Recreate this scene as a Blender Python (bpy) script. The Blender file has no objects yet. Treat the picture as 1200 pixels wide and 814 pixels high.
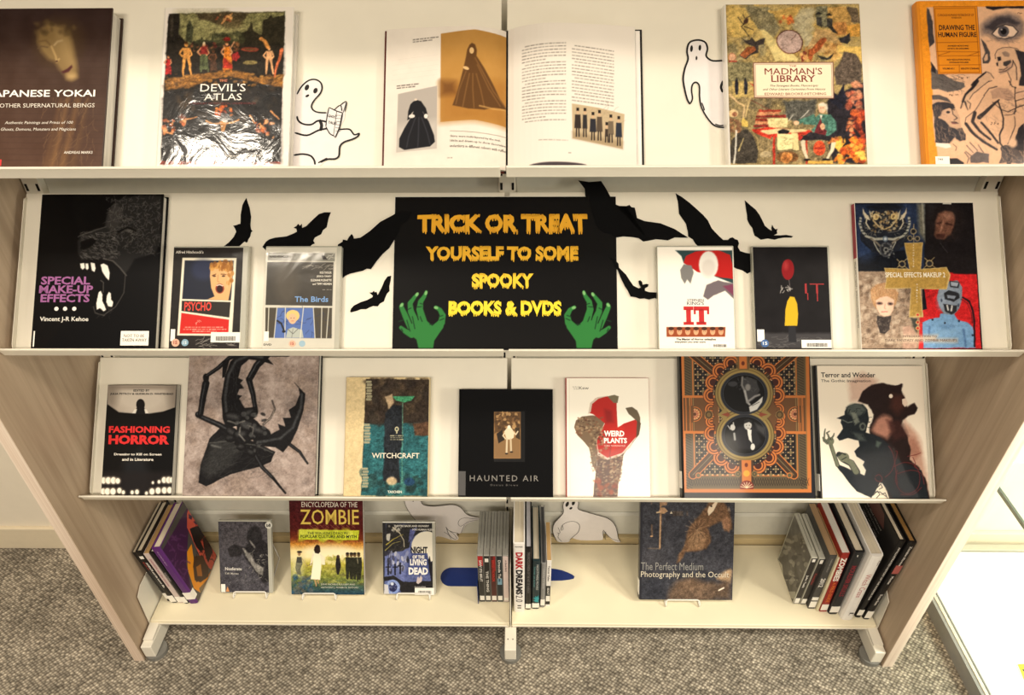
import bpy, math, random
import numpy as np
from mathutils import Matrix, Vector

# ------------------------------------------------------------------ camera, world, lights, exposure
SC = bpy.context.scene
COL = SC.collection
F = 830.0                                    # focal length in pixels of the 1200x814 frame
PITCH, YAW, ROLL = math.radians(36.911), math.radians(-1.0758), math.radians(0.5822)
CAM = np.array([0.02894, -0.98678, 1.66199])

def cam_axes():
    cy, sy = math.cos(YAW), math.sin(YAW)
    f = np.array([sy*math.cos(PITCH), cy*math.cos(PITCH), -math.sin(PITCH)])
    r = np.array([cy, -sy, 0.0]); d = np.cross(f, r)
    c, s = math.cos(ROLL), math.sin(ROLL)
    return c*r + s*d, -s*r + c*d, f
CR, CD, CF = cam_axes()
cam_data = bpy.data.cameras.new('camera'); cam = bpy.data.objects.new('camera', cam_data); COL.objects.link(cam)
cam_data.sensor_fit = 'HORIZONTAL'; cam_data.sensor_width = 36.0; cam_data.lens = 36.0*F/1200.0
cam_data.clip_start = 0.02
cam.matrix_world = Matrix([[CR[0], -CD[0], -CF[0], CAM[0]], [CR[1], -CD[1], -CF[1], CAM[1]], [CR[2], -CD[2], -CF[2], CAM[2]], [0, 0, 0, 1]])
SC.camera = cam

SC.view_settings.view_transform = 'Standard'; SC.view_settings.look = 'None'
SC.view_settings.gamma = 1.0; SC.view_settings.use_curve_mapping = False
SC.view_settings.exposure = 0.0

world = bpy.data.worlds.new('library_room'); SC.world = world; world.use_nodes = True
world.node_tree.nodes['Background'].inputs[0].default_value = (1.0, 0.92, 0.80, 1)
world.node_tree.nodes['Background'].inputs[1].default_value = 0.23

def area(name, loc, target, sx, sy, power, col):
    l = bpy.data.lights.new(name, 'AREA'); l.shape = 'RECTANGLE'; l.size = sx; l.size_y = sy; l.energy = power; l.color = col
    o = bpy.data.objects.new(name, l); COL.objects.link(o); o.location = loc
    d = Vector(target) - Vector(loc); o.rotation_euler = d.to_track_quat('-Z', 'Y').to_euler(); return o
WARM = (1.0, 0.88, 0.72)
area('ceiling_lamp', (-1.19, -0.95, 3.0), (-1.19, -0.95, 0), 0.34, 0.38, 31, WARM)
area('ceiling_lamp', (2.3, -1.0, 3.0), (1.2, -.5, 0), 0.34, 0.38, 38, WARM)
area('ceiling_lamp', (-0.9, -2.9, 2.9), (-0.4, 0, 0.5), 1.2, 0.5, 50, WARM)
area('ceiling_lamp', (1.0, -2.9, 2.9), (0.4, 0, 0.5), 1.2, 0.5, 50, WARM)
area('cabinet_lamp', (1.75, -0.45, 1.15), (1.55, 0.2, 0), 0.5, 0.4, 34, (1.0, 0.95, 0.82))

# ------------------------------------------------------------------ helpers
def lin(c):
    c = np.asarray(c, float)/255.0
    return np.where(c <= 0.04045, c/12.92, ((c+0.055)/1.055)**2.4)
MATS = {}
def mat(name, col, rough=0.5, metal=0.0, coat=0.0, bump=None, noise=None, emit=None, spec=0.3):
    if name in MATS: return MATS[name]
    m = bpy.data.materials.new(name); m.use_nodes = True; nt = m.node_tree; b = nt.nodes['Principled BSDF']
    c = (*[float(x) for x in lin(col)], 1)
    b.inputs['Base Color'].default_value = c
    b.inputs['Roughness'].default_value = rough; b.inputs['Metallic'].default_value = metal
    b.inputs['Coat Weight'].default_value = coat; b.inputs['Coat Roughness'].default_value = 0.12
    b.inputs['Specular IOR Level'].default_value = spec
    tc = nt.nodes.new('ShaderNodeTexCoord')
    n = nt.nodes.new('ShaderNodeTexNoise'); n.inputs['Scale'].default_value = (noise or (60, .04))[0]; n.inputs['Detail'].default_value = 3
    nt.links.new(tc.outputs['Object'], n.inputs['Vector'])
    mx = nt.nodes.new('ShaderNodeMix'); mx.data_type = 'RGBA'; mx.blend_type = 'MULTIPLY'
    amp = (noise or (60, .04))[1]
    mx.inputs[6].default_value = c
    ramp = nt.nodes.new('ShaderNodeValToRGB'); ramp.color_ramp.elements[0].position = .3; ramp.color_ramp.elements[1].position = .7
    ramp.color_ramp.elements[0].color = (1-amp, 1-amp, 1-amp, 1); ramp.color_ramp.elements[1].color = (1, 1, 1, 1)
    mx.inputs[0].default_value = 1.0
    nt.links.new(n.outputs['Fac'], ramp.inputs[0]); nt.links.new(ramp.outputs[0], mx.inputs[7]); nt.links.new(mx.outputs[2], b.inputs['Base Color'])
    if bump:
        n2 = nt.nodes.new('ShaderNodeTexNoise'); n2.inputs['Scale'].default_value = bump[0]; n2.inputs['Detail'].default_value = 2
        nt.links.new(tc.outputs['Object'], n2.inputs['Vector'])
        bp = nt.nodes.new('ShaderNodeBump'); bp.inputs['Strength'].default_value = bump[1]; bp.inputs['Distance'].default_value = bump[2]
        nt.links.new(n2.outputs['Fac'], bp.inputs['Height'])
        nt.links.new(bp.outputs[0], b.inputs['Coat Normal']); 
        if coat == 0: nt.links.new(bp.outputs[0], b.inputs['Normal'])
    MATS[name] = m; return m

def print_mat(name, rough, coat=0.0, bump=None, coat_rough=0.08):
    """printed paper: colour comes from the print stored on the sheet, gloss from its lamination"""
    if name in MATS: return MATS[name]
    m = bpy.data.materials.new(name); m.use_nodes = True; nt = m.node_tree; b = nt.nodes['Principled BSDF']
    a = nt.nodes.new('ShaderNodeAttribute'); a.attribute_name = 'print'
    nt.links.new(a.outputs['Color'], b.inputs['Base Color'])
    b.inputs['Roughness'].default_value = rough; b.inputs['Coat Weight'].default_value = coat; b.inputs['Coat Roughness'].default_value = coat_rough
    b.inputs['Specular IOR Level'].default_value = 0.09
    if bump:
        tc = nt.nodes.new('ShaderNodeTexCoord')
        n2 = nt.nodes.new('ShaderNodeTexNoise'); n2.inputs['Scale'].default_value = bump[0]; n2.inputs['Detail'].default_value = bump[3] if len(bump) > 3 else 3
        n2.inputs['Distortion'].default_value = 0.8
        nt.links.new(tc.outputs['Object'], n2.inputs['Vector'])
        bp = nt.nodes.new('ShaderNodeBump'); bp.inputs['Strength'].default_value = bump[1]; bp.inputs['Distance'].default_value = bump[2]
        nt.links.new(n2.outputs['Fac'], bp.inputs['Height']); nt.links.new(bp.outputs[0], b.inputs['Coat Normal'])
    MATS[name] = m; return m

def mesh_obj(name, verts, faces, material, parent=None, midx=None, smooth=False):
    me = bpy.data.meshes.new(name); me.from_pydata([tuple(map(float, v)) for v in verts], [], faces); me.update()
    mats = material if isinstance(material, (list, tuple)) else [material]
    for m in mats: me.materials.append(m)
    if midx is not None: me.polygons.foreach_set('material_index', midx)
    if smooth: me.polygons.foreach_set('use_smooth', [True]*len(me.polygons))
    o = bpy.data.objects.new(name, me); COL.objects.link(o)
    if parent is not None: o.parent = parent
    return o
class MB:
    """collects shapes that become one mesh"""
    def __init__(s): s.v = []; s.f = []
    def add(s, v, f):
        k = len(s.v); s.v += [tuple(p) for p in v]; s.f += [tuple(i+k for i in q) for q in f]; return s
    def box(s, a, b):
        x0, y0, z0 = a; x1, y1, z1 = b
        return s.add([(x0,y0,z0),(x1,y0,z0),(x1,y1,z0),(x0,y1,z0),(x0,y0,z1),(x1,y0,z1),(x1,y1,z1),(x0,y1,z1)],
                     [(0,3,2,1),(4,5,6,7),(0,1,5,4),(1,2,6,5),(2,3,7,6),(3,0,4,7)])
    def prism(s, pts, a, b, fn):
        """extrude the closed outline pts from a to b; fn(p, t) gives the 3D point"""
        n = len(pts); v = [fn(p, a) for p in pts] + [fn(p, b) for p in pts]
        f = [tuple(range(n))[::-1], tuple(range(n, 2*n))] + [(i, (i+1) % n, n+(i+1) % n, n+i) for i in range(n)]
        return s.add(v, f)
    def tube(s, pts, r, seg=8):
        pts = [Vector(p) for p in pts]; rings = []
        for i, p in enumerate(pts):
            d = (pts[min(i+1, len(pts)-1)] - pts[max(i-1, 0)]).normalized()
            u = d.orthogonal().normalized() if i == 0 else (u - d*u.dot(d)).normalized()
            w = d.cross(u)
            rings.append([p + (u*math.cos(2*math.pi*k/seg) + w*math.sin(2*math.pi*k/seg))*r for k in range(seg)])
        v = [q for rg in rings for q in rg]; f = []
        for i in range(len(pts)-1):
            for k in range(seg): f.append((i*seg+k, i*seg+(k+1) % seg, (i+1)*seg+(k+1) % seg, (i+1)*seg+k))
        f.append(tuple(range(seg))[::-1]); f.append(tuple((len(pts)-1)*seg+k for k in range(seg)))
        return s.add(v, f)
    def build(s, name, m, parent=None, smooth=False): return mesh_obj(name, s.v, s.f, m, parent, smooth=smooth)
def bevel(o, w, seg=2):
    b = o.modifiers.new('bevel', 'BEVEL'); b.width = w; b.segments = seg; b.limit_method = 'ANGLE'; b.angle_limit = math.radians(40); return o
def tag(o, label=None, cat=None, group=None, kind=None):
    if label: o['label'] = label
    if cat: o['category'] = cat
    if group: o['group'] = group
    if kind: o['kind'] = kind
    return o
def empty(name, M, label=None, cat=None, group=None):
    o = bpy.data.objects.new(name, None); o.empty_display_size = 0.03; COL.objects.link(o); o.matrix_world = M
    return tag(o, label, cat, group)
def frame_matrix(O, ex, ey, ez):
    return Matrix([[ex[0], ey[0], ez[0], O[0]], [ex[1], ey[1], ez[1], O[1]], [ex[2], ey[2], ez[2], O[2]], [0, 0, 0, 1]])

# ------------------------------------------------------------------ lettering
TXT = {}
def text_shape(s, bold=0.0, shear=0.0, serif=False, drip=0, spacing=1.0, res=2):
    key = (s, bold, shear, serif, drip, spacing)
    if key in TXT: return TXT[key]
    cu = bpy.data.curves.new('t', 'FONT'); cu.body = s; cu.offset = bold; cu.shear = shear; cu.resolution_u = 3 if drip else res; cu.fill_mode = 'FRONT'
    cu.space_character = spacing
    ob = bpy.data.objects.new('t', cu); COL.objects.link(ob)
    dg = bpy.context.evaluated_depsgraph_get(); me = bpy.data.meshes.new_from_object(ob.evaluated_get(dg))
    v = [[p.co.x, p.co.y] for p in me.vertices]; f = [tuple(p.vertices) for p in me.polygons]
    ed = {}
    for q in f:
        for i in range(len(q)):
            e = tuple(sorted((q[i], q[(i+1) % len(q)]))); ed[e] = ed.get(e, 0)+1
    rim = [e for e, n in ed.items() if n == 1]
    bpy.data.objects.remove(ob); bpy.data.curves.remove(cu); bpy.data.meshes.remove(me)
    if serif:
        ys = sorted({round(p[1], 3) for p in v})
        for a, b in rim:
            pa, pb = v[a], v[b]; L = abs(pa[0]-pb[0])
            if abs(pa[1]-pb[1]) < 0.004 and 0.035 < L < 0.14 and (pa[1] < 0.02 or pa[1] > 0.60):
                y = pa[1]; x0, x1 = min(pa[0], pb[0])-0.032, max(pa[0], pb[0])+0.032
                y2 = y+0.04 if y < 0.3 else y-0.04; k = len(v)
                v += [[x0, min(y, y2)], [x1, min(y, y2)], [x1, max(y, y2)], [x0, max(y, y2)]]; f.append((k, k+1, k+2, k+3))
    if drip:
        rnd = random.Random(len(s)*7+drip); nv = len(v)
        for p in v:
            k = math.sin(p[0]*37+p[1]*23)*.012 + math.sin(p[0]*91-p[1]*61)*.010
            p[0] += k; p[1] += math.cos(p[0]*43+p[1]*57)*.014
        for a, b in rim:
            pa, pb = v[a], v[b]
            if pa[1] < 0.08 and pb[1] < 0.08 and abs(pa[0]-pb[0]) > 0.02 or (abs(pa[1]-pb[1]) < .05 and abs(pa[0]-pb[0]) > .05 and rnd.random() < .6):
                x0, x1 = sorted((pa[0], pb[0])); y = (pa[1]+pb[1])/2; L = x1-x0; n = max(1, int(L/.09))
                for i in range(n):
                    c = x0+L*(i+rnd.uniform(.3, .7))/n; w = min(.045, L/2); d = rnd.uniform(.05, .15); k = len(v)
                    v += [[c-w, y+.03], [c+w, y+.03], [c+w*.55, y-d*.8], [c, y-d], [c-w*.55, y-d*.8]]; f.append((k+4, k+3, k+2, k+1, k))
    a = np.array(v) if v else np.zeros((1, 2)); TXT[key] = (a, f); return TXT[key]
def lettering(parent, s, at, size, dx, dy, col, name='lettering', gloss=.45, **kw):
    """at: lower left corner of the words; size: (length, height); dx, dy: unit directions of the line and of its letters' up"""
    v, f = text_shape(s, **kw); mn, mx = v.min(0), v.max(0); sp = np.maximum(mx-mn, 1e-6)
    u = (v-mn)/sp; at = np.array(at, float); dx = np.array(dx, float); dy = np.array(dy, float)
    P = at + np.outer(u[:, 0]*size[0], dx) + np.outer(u[:, 1]*size[1], dy)
    m = mat('ink_%02x%02x%02x' % tuple(int(c) for c in col), col, gloss)
    return mesh_obj(name, P, f, m, parent)

# ------------------------------------------------------------------ a print painted on a fine sheet of coloured points
def fbm(X, Y, scale, seed=0, octv=4):
    rs = np.random.RandomState(seed); out = np.zeros_like(X); a = 1; tot = 0
    for o in range(octv):
        g = rs.rand(64, 64); x = X*scale*2**o; y = Y*scale*2**o
        xi = np.floor(x).astype(int); yi = np.floor(y).astype(int); fx = x-xi; fy = y-yi
        fx = fx*fx*(3-2*fx); fy = fy*fy*(3-2*fy)
        a00 = g[yi % 64, xi % 64]; a10 = g[yi % 64, (xi+1) % 64]; a01 = g[(yi+1) % 64, xi % 64]; a11 = g[(yi+1) % 64, (xi+1) % 64]
        out += a*((a00*(1-fx)+a10*fx)*(1-fy)+(a01*(1-fx)+a11*fx)*fy); tot += a; a *= .5
    return out/tot
class Sheet:
    """a flat printed face: local x right, y up, in metres; colours in 0..255"""
    def __init__(s, face, W, H, bg, cell=0.0012, x0=0, y0=0):
        s.face = face; s.W = W; s.H = H; s.x0 = x0; s.y0 = y0
        s.nx = max(2, int(round(W/cell))); s.ny = max(2, int(round(H/cell)))
        s.X, s.Y = np.meshgrid(np.linspace(x0, x0+W, s.nx+1), np.linspace(y0, y0+H, s.ny+1))
        s.C = np.ones(s.X.shape+(3,))*np.array(bg, float); s.cell = cell; s.fr = (0, 0, 1.0); s.seed = 1
    def frame(s, f): s.fr = f; return s
    def p(s, q):
        x0, y0, k = s.fr; return s.face.px(x0+q[0]/k, y0+q[1]/k)
    def unit(s):
        a = s.p((100, 100)); b = s.p((130, 100)); return math.hypot(a[0]-b[0], a[1]-b[1])/30
    def window(s, P, m):
        x0, y0 = P.min(0)-m; x1, y1 = P.max(0)+m
        i0 = np.searchsorted(s.Y[:, 0], y0); i1 = np.searchsorted(s.Y[:, 0], y1); j0 = np.searchsorted(s.X[0], x0); j1 = np.searchsorted(s.X[0], x1)
        return slice(i0, i1), slice(j0, j1)
    def segd(s, X, Y, A, B):
        dx, dy = B[0]-A[0], B[1]-A[1]; L = dx*dx+dy*dy+1e-12
        t = np.clip(((X-A[0])*dx+(Y-A[1])*dy)/L, 0, 1); return np.hypot(X-A[0]-t*dx, Y-A[1]-t*dy), t
    def poly(s, pts, col, soft=1.0, a=1.0, rough=0, rs=60, raw=False):
        P = np.array(pts if raw else [s.p(q) for q in pts]); m = s.cell*(soft*1.5+2)+rough; w = s.window(P, m)
        X, Y = s.X[w], s.Y[w]
        if X.size == 0: return s
        d = np.full(X.shape, 9.); ins = np.zeros(X.shape, bool)
        for i in range(len(P)):
            A, B = P[i], P[(i+1) % len(P)]; dd, _ = s.segd(X, Y, A, B); d = np.minimum(d, dd)
            c = ((A[1] > Y) != (B[1] > Y))
            with np.errstate(divide='ignore', invalid='ignore'):
                xi = (B[0]-A[0])*(Y-A[1])/(B[1]-A[1]+1e-15)+A[0]
            ins ^= c & (X < xi)
        sd = np.where(ins, d, -d)
        if rough: s.seed += 1; sd = sd + (fbm(X, Y, rs, s.seed)-.5)*2*rough
        al = np.clip(.5+sd/(s.cell*soft), 0, 1)*a
        s.C[w] = s.C[w]*(1-al[..., None]) + np.array(col, float)*al[..., None]; return s
    def ell(s, cx, cy, rx, ry, col, rot=0, n=20, **k):
        c, si = math.cos(math.radians(rot)), math.sin(math.radians(rot))
        return s.poly([(cx+rx*math.cos(2*math.pi*i/n)*c-ry*math.sin(2*math.pi*i/n)*si, cy+rx*math.cos(2*math.pi*i/n)*si+ry*math.sin(2*math.pi*i/n)*c) for i in range(n)], col, **k)
    def rect(s, x0, y0, x1, y1, col, **k): return s.poly([(x0, y0), (x1, y0), (x1, y1), (x0, y1)], col, **k)
    def line(s, pts, w, col, w2=None, soft=1.0, a=1.0):
        P = np.array([s.p(q) for q in pts]); u = s.unit(); w1 = w*u/2; w3 = (w if w2 is None else w2)*u/2
        win = s.window(P, max(w1, w3)+s.cell*2*soft); X, Y = s.X[win], s.Y[win]
        if X.size == 0: return s
        best = np.full(X.shape, -9.); n = len(P)-1
        for i in range(n):
            d, t = s.segd(X, Y, P[i], P[i+1]); ww = w1+(w3-w1)*(i+t)/n; best = np.maximum(best, ww-d)
        al = np.clip(.5+best/(s.cell*soft), 0, 1)*a
        s.C[win] = s.C[win]*(1-al[..., None])+np.array(col, float)*al[..., None]; return s
    def vgrad(s, stops):
        """stops: (crop y, colour) from top to bottom"""
        ys = [s.p((0, y))[1] for y, c in stops][::-1]; cs = np.array([c for y, c in stops], float)[::-1]
        for k in range(3): s.C[..., k] = np.interp(s.Y, ys, cs[:, k])
        return s
    def mottle(s, amt, scale=80, seed=3, octv=4, tint=(1, 1, 1)):
        n = (fbm(s.X, s.Y, scale, seed, octv)-.5)*2*amt; s.C = np.clip(s.C+n[..., None]*np.array(tint), 0, 255); return s
    def grain(s, k, scale=160, seed=11):
        n = (fbm(s.X, s.Y, scale, seed, 4)-.5)*2*k + (fbm(s.X, s.Y, scale*3.1, seed+5, 2)-.5)*1.6*k
        n *= np.clip((215-s.C.mean(-1))/110, 0, 1)*.85      # leaves white paper clean
        s.C = np.clip(s.C*(1+n[..., None])+n[..., None]*14, 0, 255); return s
    def blobs(s, box, n, cols, size, seed=1, aspect=(.3, 1), soft=1.5, a=.8, rot=None):
        r = random.Random(seed); x0, y0, x1, y1 = box
        for i in range(n):
            k = r.uniform(*size); s.ell(r.uniform(x0, x1), r.uniform(y0, y1), k, k*r.uniform(*aspect), r.choice(cols), rot=r.uniform(0, 180) if rot is None else rot+r.uniform(-20, 20), n=9, soft=soft, a=a)
        return s
    def scribble(s, box, n, col, L, w, seed=1, a=.8, rot=None):
        r = random.Random(seed); x0, y0, x1, y1 = box
        for i in range(n):
            x, y = r.uniform(x0, x1), r.uniform(y0, y1); t = r.uniform(0, 6.28) if rot is None else math.radians(rot)+r.uniform(-.3, .3); pts = [(x, y)]
            for k in range(3): x += math.cos(t)*L/3; y += math.sin(t)*L/3; t += r.uniform(-.7, .7); pts.append((x, y))
            s.line(pts, w, col, a=a)
        return s
    def warp(s, amp, scale=100, seed=77):
        """shift the painted shapes a little, as brush and ink do"""
        dx = (fbm(s.X, s.Y, scale, seed, 3)-.5)*2*amp/s.cell; dy = (fbm(s.X, s.Y, scale, seed+1, 3)-.5)*2*amp/s.cell
        i, j = np.indices(s.X.shape); a = np.clip(i+dy, 0, s.ny-1e-6); b = np.clip(j+dx, 0, s.nx-1e-6); i0 = a.astype(int); j0 = b.astype(int); fa = (a-i0)[..., None]; fb = (b-j0)[..., None]
        i1 = np.minimum(i0+1, s.ny); j1 = np.minimum(j0+1, s.nx)
        s.C = (s.C[i0, j0]*(1-fb)+s.C[i0, j1]*fb)*(1-fa)+(s.C[i1, j0]*(1-fb)+s.C[i1, j1]*fb)*fa; return s
    def words(s, x0, x1, y, h, col, seed=1, a=.8, slope=0):
        """a line of print too small to read: dashes with the words' lengths"""
        r = random.Random(seed); x = x0
        while x < x1:
            L = min(r.uniform(1.5, 4.5)*h, x1-x); yy = y+(x-x0)*slope
            s.poly([(x, yy), (x+L, yy+L*slope), (x+L, yy+h+L*slope), (x, yy+h)], col, a=a*r.uniform(.6, 1)); x += L+h*.7
        return s
    def build(s, name, m, parent, z=0.0, fn=None, label=None):
        nx, ny = s.nx, s.ny; n = (nx+1)*(ny+1)
        co = np.zeros((n, 3)); co[:, 0] = s.X.ravel(); co[:, 1] = s.Y.ravel(); co[:, 2] = z
        if fn is not None: co = fn(co)
        i = np.arange(nx*ny); r = i//nx; c = i % nx; a = r*(nx+1)+c
        q = np.stack([a, a+1, a+nx+2, a+nx+1], 1).astype(np.int32)
        me = bpy.data.meshes.new(name); me.vertices.add(n); me.vertices.foreach_set('co', co.astype(np.float32).ravel())
        me.loops.add(q.size); me.loops.foreach_set('vertex_index', q.ravel())
        me.polygons.add(len(q)); me.polygons.foreach_set('loop_start', np.arange(0, q.size, 4, dtype=np.int32))
        me.update(calc_edges=True)
        at = me.color_attributes.new('print', 'FLOAT_COLOR', 'POINT'); L = np.ones((n, 4), np.float32)
        L[:, :3] = lin(np.clip(s.C, 0, 255)).reshape(n, 3); at.data.foreach_set('color', L.ravel())
        me.materials.append(m)
        if fn is not None: me.polygons.foreach_set('use_smooth', [True]*len(q))
        o = bpy.data.objects.new(name, me); COL.objects.link(o); o.parent = parent
        if label: o['label'] = label
        return o

# Flat printing and cut paper were measured on the photograph. DRAWN_FROM and its axes turn such a measured
# point into a place on the thing's own face; they are fixed numbers and do not follow the scene's camera.
DRAWN_FROM, DR, DD, DF = CAM.copy(), CR.copy(), CD.copy(), CF.copy()
class Face:
    """a thing's local frame: O corner, axes ex ey ez, front face at z = T"""
    def __init__(s, O, ex, ey, ez, T):
        s.O = np.array(O, float); s.ex, s.ey, s.ez = [np.array(v, float) for v in (ex, ey, ez)]; s.T = T
        s.M = frame_matrix(s.O, s.ex, s.ey, s.ez)
    def px(s, x, y, z=None):
        d = DF + DR*(x-600)/F + DD*(y-407)/F; P0 = s.O+s.ez*(s.T if z is None else z)
        P = DRAWN_FROM + d*((P0-DRAWN_FROM)@s.ez)/(d@s.ez)-s.O; return (float(P@s.ex), float(P@s.ey))

# frames of the enlarged views the covers were drawn from: left, top, enlargement
FR = dict(A=(0,0,3.785), B=(180,0,3.785), C=(430,0,3.783), D=(590,0,3.783), E=(780,0,3.788), G=(0,190,3.541), H=(190,200,3.7), I=(450,190,3.538),
          J=(720,200,3.7), K=(970,200,3.7), L=(80,400,3.871), M=(390,400,4.174), N=(640,400,4.173), O=(780,400,3.529), P=(120,570,3.7), Q=(330,570,4.79),
          R=(500,570,3.7), S=(680,570,4.523), T=(890,560,3.54), a1=(185,0,7.4), a2=(185,95,7.4), m1=(845,0,6.857), m2=(845,95,6.857), d1=(1070,0,8.138),
          d2=(1070,95,7.754), k1=(990,230,7.059), k2=(990,315,7.059), p1=(200,285,6.51), b1=(305,285,6.51), e1=(785,410,7.059), e2=(785,495,7.059),
          t1=(950,425,4.931), z1=(335,580,6.51), n1=(440,600,7.4), pm=(740,580,6.031), g1=(460,570,4.0), l1=(130,575,5.614))

# ------------------------------------------------------------------ heights of the unit
H1, H2, H3, HB = 1.2524, 0.9162, 0.5310, 0.0709      # front rims of the three display shelves, top of the base shelf
YP = -0.0637                                          # front of the end panels
TILT = math.radians(43); SS = np.array([0, math.sin(TILT), math.cos(TILT)]); NN = np.array([0, -math.cos(TILT), math.sin(TILT)])
EX = np.array([1.0, 0, 0]); LEDGE = 0.035; DLEN = 0.294

# ------------------------------------------------------------------ room
def carpet_mat():
    m = bpy.data.materials.new('loop_carpet'); m.use_nodes = True; nt = m.node_tree; b = nt.nodes['Principled BSDF']; b.inputs['Roughness'].default_value = .95
    b.inputs['Specular IOR Level'].default_value = .1
    tc = nt.nodes.new('ShaderNodeTexCoord'); mp = nt.nodes.new('ShaderNodeMapping'); mp.inputs['Rotation'].default_value = (0, 0, math.radians(38)); mp.inputs['Scale'].default_value = (1, 1.25, 1)
    nt.links.new(tc.outputs['Object'], mp.inputs[0])
    v = nt.nodes.new('ShaderNodeTexVoronoi'); v.inputs['Scale'].default_value = 122; v.inputs['Randomness'].default_value = .38; nt.links.new(mp.outputs[0], v.inputs['Vector'])
    rp = nt.nodes.new('ShaderNodeValToRGB'); e = rp.color_ramp.elements; e[0].position = .0; e[1].position = .75
    e[0].color = (*lin((230, 221, 202)), 1); e[1].color = (*lin((98, 90, 80)), 1); k = e.new(.32); k.color = (*lin((170, 160, 143)), 1)
    nt.links.new(v.outputs['Distance'], rp.inputs[0])
    # the loops' own shades, and broad lighter and darker tracks
    sep = nt.nodes.new('ShaderNodeSeparateColor'); nt.links.new(v.outputs['Color'], sep.inputs[0])
    n1 = nt.nodes.new('ShaderNodeTexNoise'); n1.inputs['Scale'].default_value = 9; n1.inputs['Detail'].default_value = 4; nt.links.new(mp.outputs[0], n1.inputs['Vector'])
    mr = nt.nodes.new('ShaderNodeMath'); mr.operation = 'MULTIPLY_ADD'; mr.inputs[1].default_value = .6; mr.inputs[2].default_value = .5; nt.links.new(sep.outputs[0], mr.inputs[0])
    mr2 = nt.nodes.new('ShaderNodeMath'); mr2.operation = 'MULTIPLY_ADD'; mr2.inputs[1].default_value = 1.1; mr2.inputs[2].default_value = .42; nt.links.new(n1.outputs[0], mr2.inputs[0])
    mm = nt.nodes.new('ShaderNodeMath'); mm.operation = 'MULTIPLY'; nt.links.new(mr.outputs[0], mm.inputs[0]); nt.links.new(mr2.outputs[0], mm.inputs[1])
    mx = nt.nodes.new('ShaderNodeMix'); mx.data_type = 'RGBA'; mx.blend_type = 'MULTIPLY'; mx.inputs[0].default_value = 1
    nt.links.new(rp.outputs[0], mx.inputs[6]); nt.links.new(mm.outputs[0], mx.inputs[7]); nt.links.new(mx.outputs[2], b.inputs['Base Color'])
    bp = nt.nodes.new('ShaderNodeBump'); bp.inputs['Strength'].default_value = .8; bp.inputs['Distance'].default_value = .003; bp.invert = True
    nt.links.new(v.outputs['Distance'], bp.inputs['Height']); nt.links.new(bp.outputs[0], b.inputs['Normal']); return m
def wood_mat(name, c0, c1, edge=False):
    m = bpy.data.materials.new(name); m.use_nodes = True; nt = m.node_tree; b = nt.nodes['Principled BSDF']; b.inputs['Roughness'].default_value = .5
    tc = nt.nodes.new('ShaderNodeTexCoord'); mp = nt.nodes.new('ShaderNodeMapping'); mp.inputs['Scale'].default_value = (260, 260, 2.0) if edge else (60, 60, 2.2)
    if not edge: mp.inputs['Rotation'].default_value = (math.radians(3), 0, 0)
    nt.links.new(tc.outputs['Object'], mp.inputs[0])
    n = nt.nodes.new('ShaderNodeTexNoise'); n.inputs['Scale'].default_value = 1.0; n.inputs['Detail'].default_value = 5; n.inputs['Distortion'].default_value = .6; nt.links.new(mp.outputs[0], n.inputs['Vector'])
    mp2 = nt.nodes.new('ShaderNodeMapping'); mp2.inputs['Scale'].default_value = (9, 9, .9); nt.links.new(tc.outputs['Object'], mp2.inputs[0])
    n2 = nt.nodes.new('ShaderNodeTexNoise'); n2.inputs['Scale'].default_value = 1.0; n2.inputs['Detail'].default_value = 2; nt.links.new(mp2.outputs[0], n2.inputs['Vector'])
    ad = nt.nodes.new('ShaderNodeMath'); ad.operation = 'MULTIPLY_ADD'; ad.inputs[1].default_value = .55; nt.links.new(n2.outputs[0], ad.inputs[0])
    ml = nt.nodes.new('ShaderNodeMath'); ml.operation = 'MULTIPLY'; ml.inputs[1].default_value = .5; nt.links.new(n.outputs[0], ml.inputs[0]); nt.links.new(ml.outputs[0], ad.inputs[2])
    rp = nt.nodes.new('ShaderNodeValToRGB'); e = rp.color_ramp.elements; e[0].position = .36; e[1].position = .66; e[0].color = (*lin(c0), 1); e[1].color = (*lin(c1), 1)
    nt.links.new(ad.outputs[0], rp.inputs[0]); nt.links.new(rp.outputs[0], b.inputs['Base Color']); return m
M_CARPET = carpet_mat()
M_WOOD = wood_mat('limed_wood_laminate', (162, 140, 116), (198, 177, 152)); M_EDGE = wood_mat('wood_edge_band', (206, 180, 156), (246, 230, 212), True)
M_WALL = mat('painted_wall', (236, 226, 206), .7, noise=(30, .03), bump=(300, .1, .0005))
M_SKIRT = mat('painted_skirting', (226, 212, 184), .5)
M_WHITE = mat('white_enamelled_steel', (232, 226, 210), .32, noise=(25, .03))
M_CREAM = mat('cream_enamelled_steel', (236, 226, 196), .36, noise=(12, .05))
M_TAN = mat('tan_enamelled_steel', (206, 186, 142), .4)
M_BACK = mat('satin_back_panel', (214, 212, 200), .22, coat=.3)
M_POST = mat('grey_post_steel', (150, 146, 138), .35, metal=.3)
M_SLOT = mat('dark_slot', (22, 20, 18), .8)
M_GLIDE = mat('grey_plastic_glide', (120, 118, 112), .5)

def plain(name, a, b, m, kind='structure'):
    o = MB().box(a, b).build(name, m); tag(o, kind=kind); return o
plain('floor', (-4, -4, -.03), (4, .28, 0), M_CARPET)
plain('wall_back', (-4, .28, -.03), (4, .36, 3.0), M_WALL)
sk = plain('baseboard_back', (-4, .268, 0), (4, .28, .085), M_SKIRT); bevel(sk, .002)

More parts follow.
